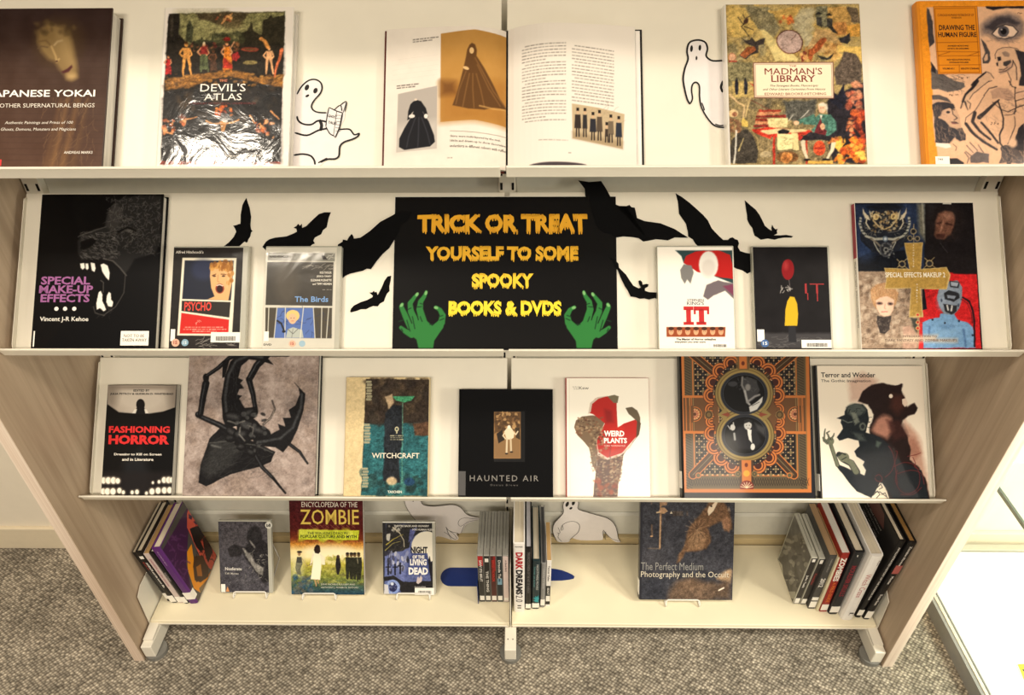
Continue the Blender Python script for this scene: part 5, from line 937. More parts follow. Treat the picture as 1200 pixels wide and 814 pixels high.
b.text('L', 'EDITED BY', (296, 227), (370, 217), (40, 36, 34), bold=.03); b.text('L', 'JULIA PETROV & GUDRUN D. WHITEHEAD', (190, 244), (478, 233), (40, 36, 34), bold=.03)
RE = (214, 36, 36); b.text('L', 'FASHIONING', (184, 414), (462, 384), RE, bold=.04); b.text('L', 'HORROR', (182, 466), (460, 424), RE, bold=.05)
b.text('L', 'Dressing to Kill on Screen', (208, 519), (424, 506), (226, 220, 208), bold=.03); b.text('L', 'and in Literature', (244, 541), (387, 528), (226, 220, 208), bold=.03)

# stone-grey book with a huge black beetle
b = on_shelf('book', 'tall stone-coloured book with a huge black stag beetle, lower display shelf', 'book', ROW3, H3, -.6865, .2815, .345, .026)
b.hardback(mat('dark_cover_cloth', (36, 34, 34), .5), pages=PGW)
s = b.sheet(.0015, .0005, .281, .3445, (158, 142, 134), .0012).frame(FR['L'])
s.mottle(40, 60, 5, 5); s.mottle(14, 240, 6, 3); s.blobs((540, 60, 1150, 700), 60, [(160, 142, 134), (112, 100, 96), (150, 130, 116)], (20, 60), 4, soft=8, a=.35); s.scribble((540, 60, 1150, 700), 90, (96, 84, 78), 50, 1.4, 5, .5)
BE = (22, 21, 23); BH = (86, 88, 92)
def seg(pts, w, w2=None, hl=True):
    s.line(pts, w+5, (16, 15, 16), w2=(w2 or w)+5); s.line(pts, w, BE, w2=w2)
    if hl: s.line([(x-w*.15, y-w*.12) for x, y in pts], w*.22, BH, soft=2, a=.7)
s.poly([(600,560),(640,440),(690,390),(760,420),(860,460),(940,500),(920,545),(860,570),(740,600),(625,658),(590,640)], BE, rough=.001); s.poly([(600,580),(660,450),(720,440),(800,470),(740,560),(640,620)], (50, 50, 50), soft=14, a=.8); s.scribble((610, 440, 900, 630), 70, (76, 76, 74), 60, 1.6, 5, .4, rot=-25); s.line([(640,460),(720,452),(850,470),(930,505)], 3, (104, 104, 100), soft=2, a=.8); s.line([(650,470),(690,480)], 8, (90, 90, 88), soft=3)
seg([(830,480),(880,570),(930,620)], 16, 9); seg([(930,620),(985,688)], 8, 3, False); seg([(990,455),(1050,500),(1085,552)], 12, 4)
seg([(745,412),(680,375),(600,340)], 24, 16); s.ell(592, 332, 17, 15, BE); s.ell(590, 328, 8, 5, BH, soft=2); seg([(600,330),(612,250),(625,190)], 20, 28); s.ell(625, 165, 15, 20, BE); seg([(630,155),(680,120),(730,75),(775,55)], 12, 16); s.poly([(700,90),(735,75),(710,160),(698,165)], BE)
seg([(850,310),(838,240),(820,170)], 14, 22); seg([(825,165),(855,110),(905,55)], 24, 30); seg([(850,305),(800,310)], 12); seg([(905,60),(1000,64)], 10, 5, False)
# jaws
s.poly([(700,350),(695,260),(710,160),(735,90),(780,50),(860,45),(905,75),(935,108),(880,90),(820,80),(785,110),(772,165),(795,175),(780,190),(797,212),(776,215),(768,240),(790,245),(775,260),(800,300),(850,310),(850,345),(720,400)], BE, rough=.0006); s.line([(720,340),(712,250),(728,150),(760,90),(820,62),(880,72)], 9, (78, 80, 82), soft=4, a=.8); s.scribble((705, 90, 780, 350), 30, (70, 72, 74), 36, 1.6, 6, .5, rot=80)
s.poly([(835,440),(900,430),(960,400),(950,372),(985,385),(972,345),(1010,345),(1000,310),(1030,290),(1050,240),(1045,210),(1022,182),(1075,238),(1068,310),(1040,400),(1010,460),(975,502),(940,480),(850,470)], BE, rough=.0006); s.line([(870,455),(960,440),(1020,390),(1055,300),(1060,240)], 8, (80, 82, 84), soft=4, a=.8); s.poly([(940,480),(980,470),(975,503)], BE)
s.line([(885,375),(920,345),(938,305),(925,268)], 11, (80, 72, 68), w2=8); s.line([(888,372),(924,342),(936,305)], 4, (130, 120, 112))
for x, y, rx, ry, rot in ((760, 350, 60, 34, 10), (820, 395, 58, 50, 30), (745, 415, 34, 24, 40), (790, 430, 44, 36, 0), (870, 410, 52, 30, 20), (825, 330, 40, 24, -30), (830, 505, 22, 18, 30), (785, 480, 22, 16, 0), (735, 440, 24, 18, 0)): s.ell(x, y, rx, ry, (18, 17, 18), rot=rot); s.ell(x, y, rx-5, ry-5, BE, rot=rot); s.ell(x-rx*.2, y-ry*.3, rx*.5, ry*.3, (80, 80, 80), rot=rot, soft=6, a=.7)
s.line([(725,360),(760,372),(800,360)], 5, (110, 108, 104), soft=2); s.line([(780,390),(775,420),(800,450)], 5, (120, 118, 114), soft=2); s.line([(815,380),(840,390),(835,420)], 4, (110, 108, 104), soft=2)
s.blobs((760, 320, 900, 500), 30, [(70, 70, 70), (20, 19, 20)], (6, 14), 9)
s.warp(.0006, 90); s.grain(.22, 260)
s.build('cover_picture', PR_MATT, b.cover, b.T+.0002)

# teal and brown book with a cream spine: its painting is a plain stand-in of the same colours
b = on_shelf('book', 'hardback in teal and brown with a broad cream spine and white title, lower display shelf', 'book', ROW3, H3, -.3485, .1790, .2505, .022)
b.hardback(mat('cream_cloth_cover', (218, 198, 156), .6), pages=PGW)
s = b.sheet(.003, .0005, .1785, .25, (218, 196, 150), .001).frame(FR['M'])
s.mottle(10, 120, 5); s.poly([(163,183),(480,187),(467,755),(138,752)], (54, 44, 36)); s.poly([(155,400),(480,400),(467,755),(138,752)], (40, 92, 98), rough=.002, soft=3); s.blobs((165, 190, 470, 400), 70, [(70, 58, 46), (44, 36, 32), (84, 70, 54), (52, 46, 40)], (14, 34), 5, soft=5, a=.6)
s.poly([(390,400),(478,390),(474,460),(400,460)], (84, 60, 44), rough=.002, soft=3); s.scribble((150, 440, 470, 660), 80, (62, 124, 126), 60, 3, 8, .5, rot=0); s.blobs((140, 640, 465, 750), 50, [(34, 66, 70), (30, 48, 46), (60, 110, 104)], (14, 30), 12, soft=3, a=.6)
s.poly([(255,350),(300,310),(340,310),(345,480),(325,560),(330,690),(245,680),(250,520)], (30, 34, 40), rough=.002, soft=3); s.scribble((250, 330, 335, 670), 50, (58, 64, 70), 40, 2, 7, .5, rot=85); s.line([(342,300),(338,690)], 4, (110, 176, 150), soft=2, a=.7); s.poly([(290,268),(400,268),(385,288),(350,298),(310,288)], (70, 150, 108), soft=1.5); s.poly([(255,270),(290,258),(300,300),(275,330)], (196, 170, 136), rough=.001, soft=3); s.ell(375, 685, 26, 20, (30, 60, 90), soft=3)
s.ell(288, 682, 26, 20, (206, 180, 140), soft=4, a=.9)
s.warp(.0008, 120); s.grain(.35, 180); GOL = (196, 190, 156)
for x0, y0, x1, y1 in ((163, 190, 195, 290), (152, 400, 188, 500), (142, 615, 178, 715)):
    for i in range(4):
        for j in range(7):
            x = x0+4+(x1-x0-8)*(i+.5*(j % 2))/4; y = y0+(y1-y0)*(j+.5)/7; s.ell(x, y, 4.5, 5.5, GOL); s.ell(x, y, 2, 2.6, (80, 80, 66))
s.words(280, 345, 458, 5, GOL, 2); s.words(282, 340, 468, 4, GOL, 3); s.words(280, 345, 477, 5, GOL, 4); s.ell(313, 428, 10, 12, GOL); s.ell(313, 428, 5, 6, (40, 60, 60)); s.rect(310, 436, 316, 450, GOL)
s.build('cover_picture', PR_MATT, b.cover, b.T+.0002)
b.text('M', 'WITCHCRAFT', (190, 570), (424, 545), (234, 226, 204), serif=True, bold=.01); b.text('M', 'TASCHEN', (268, 741), (338, 729), (222, 226, 210), bold=.03)

# black book with a small sepia photograph
b = on_shelf('book', 'square black hardback with one tiny sepia photograph and grey title, lower display shelf', 'book', ROW3, H3, -.1065, .1995, .2255, .020)
b.hardback(mat('black_cloth_cover', (6, 6, 8), .6, spec=.08), pages=PGW)
s = b.sheet(.075, .073, .1405, .179, (6, 6, 8), .0008).frame(FR['M']); s.poly([(786,344),(919,344),(919,572),(786,572)], (150, 112, 70)); s.poly([(790,348),(916,348),(916,430),(790,450)], (92, 66, 40), rough=.003, soft=3); s.blobs((795, 350, 910, 430), 60, [(186, 148, 100), (120, 88, 56), (70, 50, 32)], (5, 12), 4); s.poly([(790,480),(916,460),(916,568),(790,568)], (134, 102, 66), soft=6)
s.poly([(800,450),(830,430),(840,480),(810,500)], (40, 30, 22), rough=.001); s.poly([(890,420),(916,420),(916,480),(895,470)], (60, 46, 32), rough=.001); s.poly([(838,440),(850,425),(862,412),(875,425),(888,445),(885,470),(870,480),(850,478)], (222, 206, 176)); s.line([(842,445),(832,460),(845,475)], 6, (214, 196, 164)); s.line([(882,440),(895,455),(905,440)], 6, (214, 196, 164)); s.line([(852,478),(850,545)], 9, (206, 188, 156)); s.line([(870,478),(872,538)], 9, (200, 180, 148)); s.ell(850, 548, 8, 4, (40, 28, 22)); s.ell(874, 540, 8, 4, (40, 28, 22)); s.ell(862, 418, 8, 9, (236, 226, 206))
s.build('cover_photograph', PR_SATIN, b.cover, b.T+.0003)
b.text('M', 'HAUNTED AIR', (670, 682), (1006, 655), (128, 124, 118), spacing=1.3); b.text('M', 'Ossian Brown', (770, 706), (905, 697), (92, 88, 84), spacing=1.5); b.patch('M', 614, 634, 650, 752, mat('grey_spine_sticker', (64, 62, 62), .4), 'spine_label')

# white plant book with a red spine
b = on_shelf('book', 'white hardback with a brown and red exotic plant, red spine, lower display shelf', 'book', ROW3, H3, .1205, .1770, .2505, .013)
b.hardback(mat('red_spine_cover', (168, 34, 30), .4), pages=PGW, sp=.0016)
s = b.sheet(.0022, .0004, .1767, .25, (240, 234, 220), .001).frame(FR['N'])
s.line([(113,184),(118,756)], 2, (206, 198, 184), a=.6)
BR = (98, 68, 54)
s.poly([(240,520),(250,600),(235,690),(230,758),(350,758),(352,700),(372,600),(380,540),(330,500)], BR, rough=.001); s.poly([(138,420),(145,385),(175,365),(230,360),(275,372),(288,392),(270,440),(250,470),(250,520),(245,640),(225,600),(210,520),(180,485),(150,455)], (112, 92, 72), rough=.001)
s.poly([(345,330),(350,420),(380,400),(440,380),(462,400),(450,455),(400,510),(370,550),(310,572),(265,560),(245,520),(252,470),(288,400),(230,355),(212,350),(215,310),(240,278),(300,268),(345,280)], (172, 32, 26), rough=.0006); s.poly([(205,355),(215,300),(250,272),(300,266),(255,280),(225,305),(218,345)], (202, 186, 170)); s.poly([(245,470),(256,540),(300,568),(370,545),(420,495),(440,470),(410,520),(360,560),(300,578),(252,556)], (206, 186, 170)); s.poly([(285,330),(320,340),(330,395),(290,400)], (120, 20, 20), soft=8, a=.7); s.poly([(350,420),(380,420),(360,500),(320,545),(315,430)], (196, 44, 30), soft=8, a=.7); s.line([(340,430),(318,500),(310,560)], 4, (130, 24, 22), soft=2)
s.poly([(300,268),(335,262),(355,268),(350,300),(330,300)], (110, 100, 78), rough=.001); s.poly([(388,325),(420,320),(445,335),(460,370),(462,420),(440,385),(405,355)], (96, 84, 66), rough=.001); s.poly([(445,380),(464,400),(455,455),(400,520),(375,560),(360,570),(440,470)], (84, 62, 48), rough=.0008)
s.poly([(255,575),(300,580),(372,560),(360,640),(330,660),(345,758),(232,758),(245,660)], (84, 58, 48), rough=.001)
r = random.Random(4)
for i in range(420):
    x, y = r.choice(((r.uniform(145, 280), r.uniform(368, 460)), (r.uniform(215, 300), r.uniform(440, 640)), (r.uniform(240, 350), r.uniform(600, 755)), (r.uniform(310, 370), r.uniform(560, 680)))); s.ell(x, y, r.uniform(4, 8), r.uniform(3, 6), r.choice([(146, 118, 90), (70, 48, 40), (170, 146, 116), (116, 74, 54)]), a=.6, n=7)
s.blobs((240, 680, 345, 750), 16, [(150, 66, 36), (120, 50, 34)], (8, 18), 5, soft=3, a=.6)
# trim the white ground back outside the plant
s.poly([(125,640),(205,560),(228,640),(222,758),(125,758)], (240, 234, 220)); s.poly([(356,758),(366,660),(392,570),(480,480),(495,758)], (240, 234, 220)); s.poly([(125,300),(200,300),(205,352),(150,368),(134,420),(125,420)], (240, 234, 220))
s.build('cover_picture', PR_SATIN, b.cover, b.T+.0002)
b.text('N', 'WEIRD', (283, 464), (382, 436), (244, 240, 232), bold=.04); b.text('N', 'PLANTS', (283, 497), (395, 471), (244, 240, 232), bold=.04); b.text('N', 'CHRIS THOROGOOD', (283, 513), (388, 506), (230, 206, 196)); b.text('N', 'Kew', (160, 234), (208, 220), (70, 66, 62), serif=True); b.text('N', 'Royal Botanic', (130, 226), (158, 219), (110, 106, 100)); b.text('N', 'Gardens', (134, 234), (158, 228), (110, 106, 100))

# gilt patterned black book
b = on_shelf('book', 'thick black book with ornate copper pattern around two round portraits, lower display shelf', 'book', ROW3, H3, .3605, .2740, .345, .030)
b.hardback(mat('black_glossy_cover', (12, 11, 12), .35, coat=.1, spec=.1), pages=mat('black_page_edge', (34, 30, 28), .6))
s = b.sheet(.004, .0005, .2735, .3445, (20, 19, 20), .0009).frame(FR['e1'])
CO = (182, 108, 56); DB = (62, 44, 32); OL = (118, 94, 58); TN = (150, 100, 60); BK = (30, 26, 26)
a0 = s.p((95, 900)); 
s.poly([(82,-300),(1145,-300),(1175,1190),(112,1178)], CO); s.poly([(108,-300),(1120,-300),(1140,1160),(140,1150)], OL)
s.poly([(112,-300),(1112,-300),(1130,1145),(138,1140)], (84, 72, 54))
# narrow band pattern
for k, (x0, x1) in enumerate(((118, 165), (1050, 1100))):
    for i in range(70):
        y = -290+i*22; xs = .018*y if k == 0 else .03*y; s.line([(x0+xs, y), (x1+xs, y+24)], 4, (40, 34, 30), soft=1); 
for i in range(50):
    x = 150+i*20; s.line([(x, 1060), (x+20, 1120)], 4, (40, 34, 30)); s.line([(x+20, 1060), (x, 1120)], 3, (40, 34, 30))
s.poly([(175,-300),(1040,-300),(1062,1045),(200,1040)], CO); s.poly([(182,-300),(1033,-300),(1055,1037),(208,1032)], OL); s.poly([(192,-300),(1024,-300),(1046,1028),(216,1022)], BK)
for j in range(58):
    for i in range(42):
        x = 200+i*21+.02*(j*23); y = -280+j*23+(0 if i % 2 else 0)
        if x > 1034: continue
        if (i % 4 == 1 and j % 4 == 1) or (i % 4 == 3 and j % 4 == 3): s.poly([(x-18, y), (x, y-18), (x+18, y), (x, y+18)], (112, 98, 70))
        elif (i % 2 == 1 and j % 2 == 1): s.poly([(x-10, y), (x, y-10), (x+10, y), (x, y+10)], (60, 60, 58))
        elif (i % 2) != (j % 2) and (i+j) % 4 in (1, 3): s.ell(x, y, 5.5, 5.5, (206, 170, 130), n=6)
for m_ in (0, 1):
    for pts in ([(180,30),(420,230)], [(190,1042-10),(430,780)]):
        P = [((1215-x) if m_ else x, y) for x, y in pts]; d = np.array(P[1])-np.array(P[0]); d = d/np.hypot(*d); n_ = np.array([-d[1], d[0]])
        s.line(P, 72, CO); s.line(P, 56, BK); s.line(P, 50, DB); s.scribble((min(P[0][0], P[1][0]), min(P[0][1], P[1][1]), max(P[0][0], P[1][0]), max(P[0][1], P[1][1])), 1, CO, 5, 1); s.line(P, 6, (112, 98, 70))
    P = [((1215-235) if m_ else 235, 1040)]; s.ell(P[0][0]+(10 if m_ else 0), 1036, 24, 24, CO); s.ell(P[0][0]+(10 if m_ else 0), 1036, 17, 17, (84, 78, 56))
# side panels
for x0, x1 in ((108, 400), (800, 1122)): s.poly([(x0, 375), (x1, 375), (x1+6, 695), (x0+6, 690)], CO); s.poly([(x0+2, 395), (x1-2, 395), (x1+4, 672), (x0+8, 668)], (96, 66, 42))
for x in (130, 160, 178, 192, 1040, 1056, 1075, 1098): s.line([(x, 395), (x+8, 670)], 5, CO if x % 4 else (130, 112, 76))
for cx in (205, 1035):
    s.ell(cx, 530, 60, 62, CO, n=24); s.ell(cx, 530, 53, 55, DB, n=24); s.ell(cx, 530, 44, 46, (176, 118, 76)); s.ell(cx, 530, 30, 32, (140, 48, 40)); 
    for t in range(12): s.line([(cx, 530), (cx+44*math.cos(t*.524), 530+46*math.sin(t*.524))], 4, (206, 176, 130))
    s.ell(cx, 530, 14, 14, (84, 50, 36))
s.rect(118, 460, 196, 600, (96, 66, 42)); s.rect(1048, 460, 1100, 600, (96, 66, 42)); s.line([(132,395),(138,670)], 6, CO); s.line([(164,395),(170,670)], 6, CO); s.line([(1062,395),(1070,670)], 6, CO); s.line([(1090,395),(1098,670)], 6, CO)
# figure of eight: scalloped interlace, then rings, then the two round pictures
C1, C2 = (614, 360), (622, 705)
def arc(cx, cy, r_, a0, a1, n=14): return [(cx+r_*math.cos(math.radians(a0+(a1-a0)*i/n)), cy+r_*math.sin(math.radians(a0+(a1-a0)*i/n))) for i in range(n+1)]
for (cx, cy), rng in ((C1, (165, 375)), (C2, (-15, 195))):
    for r_, w, c in ((285, 56, (60, 30, 26)), ):
        s.line(arc(cx, cy, r_, rng[0], rng[1], 30), w, c)
    n = 9
    for i in range(n):
        t = math.radians(rng[0]+(rng[1]-rng[0])*(i+.5)/n); x, y = cx+272*math.cos(t), cy+272*math.sin(t)
        if abs(math.cos(t)) < .2: continue
        a_ = math.degrees(t)
        for r_, w in ((58, 15), (36, 12)): s.line(arc(x, y, r_, a_-100, a_+100, 10), w+8, (64, 28, 24)); s.line(arc(x, y, r_, a_-100, a_+100, 10), w, CO)
for x, y, a_ in ((335, 545, 180), (905, 550, 0), (340, 490, 180), (895, 490, 0), (345, 590, 180), (900, 595, 0)):
    for r_, w in ((44, 13), (24, 10)): s.line(arc(x, y, r_, a_-110, a_+110, 10), w+8, (64, 28, 24)); s.line(arc(x, y, r_, a_-110, a_+110, 10), w, CO)
for cx, cy in (C1, C2):
    s.ell(cx, cy, 244, 222, DB, n=44); s.ell(cx, cy, 238, 216, (128, 110, 66), n=44); s.ell(cx, cy, 222, 200, (96, 78, 46), n=44); s.ell(cx, cy, 214, 194, (140, 120, 72), n=44)
s.poly([(395,533),(470,470),(470,600)], (128, 110, 66), soft=2); s.poly([(838,533),(765,470),(765,600)], (128, 110, 66), soft=2)
s.poly([(425,533),(478,515),(500,533),(478,552)], (120, 60, 44), soft=1.5); s.poly([(810,533),(750,515),(735,533),(750,552)], (120, 60, 44), soft=1.5)
for cx, cy in (C1, C2): s.ell(cx, cy, 196, 176, (44, 46, 52), n=44); s.ell(cx, cy, 186, 166, (22, 24, 30), n=44); s.ell(cx, cy, 176, 158, (60, 64, 72), n=44); s.ell(cx, cy, 172, 154, (7, 7, 9), n=44)
PH = (150, 148, 146)
s.poly([(600,230),(640,215),(720,250),(745,330),(700,400),(640,440),(620,380),(605,300)], (52, 52, 54), rough=.003, soft=4); s.ell(645, 308, 22, 28, (120, 118, 116), soft=4); s.line([(600,225),(595,290),(620,340)], 16, (116, 114, 112), soft=3); s.line([(620,340),(640,430),(660,450)], 18, (150, 148, 146), soft=3); s.line([(640,430),(700,385),(740,370)], 16, (130, 128, 128), soft=3); s.poly([(655,470),(700,440),(768,385),(765,430),(720,490),(665,512)], (190, 188, 184), rough=.001, soft=2); s.line([(680,460),(740,430)], 6, (90, 90, 92)); s.ell(520, 280, 40, 22, (50, 50, 54), rough=.001, soft=3); s.scribble((560, 220, 720, 330), 24, (96, 96, 98), 22, 2.5, 5, .6)
s.poly([(560,640),(600,620),(690,620),(720,660),(760,760),(700,830),(560,820),(510,740)], (32, 32, 36), soft=8); s.poly([(700,600),(790,640),(790,720),(720,660)], (70, 70, 72), soft=8, a=.8); s.ell(645, 622, 32, 38, (176, 174, 170), soft=2); s.poly([(610,610),(615,580),(650,568),(680,585),(680,612),(655,595)], (30, 30, 32)); s.ell(634, 622, 5, 3, (40, 40, 40)); s.ell(658, 622, 5, 3, (40, 40, 40)); s.line([(640,645),(655,645)], 3, (60, 50, 50)); s.poly([(640,655),(675,660),(672,700),(680,770),(655,740),(645,700)], (206, 204, 198), rough=.0006); s.ell(685, 800, 17, 26, (196, 194, 188), rough=.001); s.ell(520, 640, 20, 26, (180, 178, 174), rough=.001); s.line([(480,625),(500,655)], 7, (170, 168, 166)); s.line([(525,600),(528,640)], 8, (180, 178, 174)); s.line([(532,690),(538,740)], 16, (150, 150, 148), soft=2)
# centre columns above and below
s.poly([(555,40),(560,160),(655,160),(650,40)], (100, 78, 50)); s.poly([(572,40),(576,155),(638,155),(634,40)], CO); s.ell(605, 110, 14, 18, (96, 44, 30)); s.rect(570, -280, 640, 40, CO); s.line([(548,-200),(552,150)], 5, OL); s.line([(662,-200),(658,150)], 5, OL)
s.poly([(572,910),(690,910),(692,1145),(578,1145)], (60, 44, 34)); s.poly([(592,910),(672,910),(674,1140),(598,1140)], CO); s.ell(632, 950, 14, 18, (96, 44, 30)); s.ell(634, 1020, 26, 26, (206, 150, 60)); s.ell(636, 1130, 58, 52, (110, 40, 34)); 
for t in range(7): s.line([(636, 1140), (636+52*math.cos(math.pi*(t+.5)/7), 1140-48*math.sin(math.pi*(t+.5)/7))], 5, (214, 196, 160))
for x in (564, 700): s.ell(x, 1024, 26, 26, OL); s.ell(x, 1024, 18, 18, (64, 62, 48)); s.ell(x, 1024, 8, 8, OL)
for x in (322, 908): s.ell(x, 535, 36, 38, OL); s.ell(x, 535, 28, 30, DB); s.ell(x, 535, 18, 20, (104, 84, 52))
s.poly([(80,1150),(1180,1150),(1180,1178),(80,1178)], CO, a=1); s.poly([(80,1178),(1190,1178),(1190,1300),(80,1300)], (26, 27, 32)); s.poly([(1145,-300),(1200,-300),(1200,1300),(1172,1178)], (26, 27, 32)); s.poly([(0,-300),(86,-300),(112,1178),(100,1300),(0,1300)], (20, 19, 20))
s.build('cover_picture', PR_SATIN, b.cover, b.T+.0002)
b.spine_patch(.02, .055, .003, .026, M_LABEL)

# white book with two ink figures
b = on_shelf('book', 'white hardback with black and rust ink-wash figures in profile, right end of lower display shelf', 'book', ROW3, H3, .6487, .2250, .277, .020)
b.hardback(mat('black_spine_white_cover', (40, 38, 40), .45), pages=PGW)
s = b.sheet(.004, .0004, .2248, .2766, (240, 230, 212), .001).frame(FR['t1'])
s.poly([(215,110),(300,60),(390,100),(330,220),(230,220)], (196, 158, 140), rough=.006, soft=14, a=.7); s.poly([(540,330),(620,420),(660,560),(690,780),(560,780),(520,500)], (186, 140, 120), rough=.005, soft=12, a=.8); s.poly([(560,420),(600,440),(640,520),(600,560),(560,500)], (150, 96, 78), rough=.004, soft=10, a=.6)
s.poly([(270,225),(300,170),(350,130),(420,118),(500,135),(525,124),(520,160),(540,205),(525,240),(560,255),(600,232),(618,260),(600,295),(560,305),(530,330),(520,360),(560,430),(575,500),(570,560),(620,600),(660,660),(690,790),(450,790),(380,520),(340,400),(360,300),(330,240)], (36, 24, 24), rough=.003, soft=3); s.poly([(385,320),(430,300),(470,320),(480,400),(440,440),(380,410),(355,390)], (176, 126, 108), rough=.004, soft=10); s.poly([(470,180),(530,190),(545,250),(500,300),(460,260)], (84, 46, 38), soft=14, a=.7); s.ell(463, 192, 11, 12, (236, 222, 206)); s.poly([(528,210),(545,205),(562,230),(545,255),(530,235)], (232, 212, 194), rough=.001); s.poly([(465,135),(526,124),(520,170),(480,170)], (38, 24, 24))
s.poly([(440,330),(520,330),(560,420),(480,460)], (60, 32, 30), rough=.003, soft=10, a=.8)
# nearer figure
s.poly([(148,320),(195,300),(195,280),(215,250),(255,235),(300,240),(330,270),(335,330),(320,400),(345,410),(400,430),(450,470),(480,540),(540,580),(640,620),(685,790),(480,790),(410,690),(350,780),(265,742),(220,690),(150,600),(165,590),(240,620),(310,650),(318,620),(300,590),(310,570),(265,540),(252,510),(280,480),(275,450),(215,435),(165,448),(152,430),(185,380),(172,345),(176,328)], (28, 34, 40), rough=.0012, soft=1.5)
s.ell(262, 270, 56, 36, (84, 92, 88), rough=.002, soft=6, a=.85); s.poly([(230,280),(260,290),(285,340),(255,360)], (130, 136, 124), soft=4, a=.8); s.ell(300, 368, 20, 24, (84, 90, 84), soft=2); s.ell(300, 368, 10, 13, (34, 38, 42)); s.poly([(235,400),(300,410),(320,450),(280,450)], (84, 92, 88), soft=6, a=.7); s.poly([(380,450),(410,460),(390,490),(375,480)], (96, 110, 100), soft=4, a=.8); s.scribble((200, 250, 330, 430), 30, (20, 24, 28), 26, 3, 4, .7); s.line([(185,330),(215,345),(240,340)], 5, (110, 118, 110), soft=2)
HN = (112, 116, 96)
s.line([(265,630),(235,580),(185,555),(165,530)], 42, (40, 44, 44), w2=34); s.line([(262,628),(235,578),(190,550)], 32, HN, w2=30); s.ell(190, 545, 32, 26, HN, rough=.001); s.line([(165,535),(180,520),(200,530)], 8, (50, 54, 50)); s.line([(180,560),(205,545)], 6, (50, 54, 50))
s.line([(155,590),(135,530),(115,470)], 24, (44, 48, 46), w2=22); s.line([(155,590),(135,530),(118,470)], 17, HN); s.ell(112, 452, 22, 22, HN, rough=.001)
for pts in ([(100,455),(78,440),(80,400),(84,382)], [(108,440),(100,415),(92,405),(108,395)], [(120,440),(125,430),(132,420),(135,408)], [(95,465),(75,450),(70,430)]): s.line(pts, 12, (44, 48, 46), w2=6); s.line(pts, 7, HN, w2=3)
s.poly([(355,780),(400,690),(440,740),(455,790)], (236, 226, 206)); 
for pts in ([(360,765),(385,740),(400,760),(380,780)], [(385,720),(405,700),(415,720),(395,730)], [(370,745),(400,745),(440,775)], [(410,760),(430,750),(445,785)]): s.line(pts, 4, (34, 32, 34))
s.grain(.1, 120); RL = (110, 44, 46)
for pts in ([(375,655),(395,645),(412,665),(405,685),(380,680),(372,665)], [(430,660),(470,620),(500,520),(490,510)], [(450,480),(480,540),(500,700)], [(480,600),(540,575),(600,590),(630,650),(620,720),(570,755),(520,740),(490,680),(500,620)], [(560,540),(610,530),(635,520)], [(590,545),(605,580),(600,600),(625,615)], [(500,640),(580,620),(640,640),(655,700)], [(520,760),(590,760),(640,720)]): s.line(smooth_pts(pts, 3), 4, RL, soft=1, a=.9)
s.build('cover_picture', PR_SATIN, b.cover, b.T+.0002)
b.text('t1', 'Terror and Wonder', (60, 84), (372, 56), (34, 30, 30), bold=.02); b.text('t1', 'The Gothic Imagination', (60, 116), (346, 96), (60, 50, 48), bold=.01); b.spine_patch(.015, .05, .002, .018, M_LABEL)

# ================================================================== base shelf
FRONT = 'books and cases standing face out on the base shelf'; LFT = 'leaning books at the left end of the base shelf'; MIDF = 'film cases left of the centre post'; MIDB = 'books right of the centre post'; RGT = 'books and cases at the right end of the base shelf'
TB = math.radians(32); SB = np.array([0, math.sin(TB), math.cos(TB)]); NB = np.array([0, -math.cos(TB), math.sin(TB)])
def on_stand(name, label, cat, x, w, s1, T, yf, lift=.002):
    """standing face out, leaning 32 degrees on a wire stand; yf: where the foot of its front face stands"""
    O = np.array([x, yf, HB+lift])-NB*T
    O[2] = HB+lift if NB[2] < 0 else O[2]+0
    O = np.array([x, yf, HB+lift+NB[2]*T])-NB*T
    return Book(name, label, cat, FRONT, O, EX, SB, NB, w, s1, T)
M_WIRE = mat('white_coated_wire', (236, 232, 222), .35)
def wire_stand(label, xc, yf, w=.042):
    g = empty('wire_stand', Matrix.Translation((xc, yf, HB)), label, 'book stand', 'white wire book stands')
    r = .0018; fy = .0
    mb = MB().tube([(-w, -.010, r), (-w, -.006, .010), (-w*.97, -.0015, .0145), (-w*.88, .0, .016), (w*.88, .0, .016), (w*.97, -.0015, .0145), (w, -.006, .010), (w, -.010, r)], r)
    mb.build('front_lip', M_WIRE, g, True)
    for sx in (-1, 1):
        MB().tube([(sx*w, -.010, r), (sx*w, .05, r), (sx*w, .105, r), (sx*w, .112, .004), (sx*w, .098, .10)], r, 6).build('side_wire', M_WIRE, g, True)
    MB().tube([(-w, .098, .10), (-w*.5, .0975, .106), (w*.5, .0975, .106), (w, .098, .10)], r, 6).build('back_wire', M_WIRE, g, True)
    return g

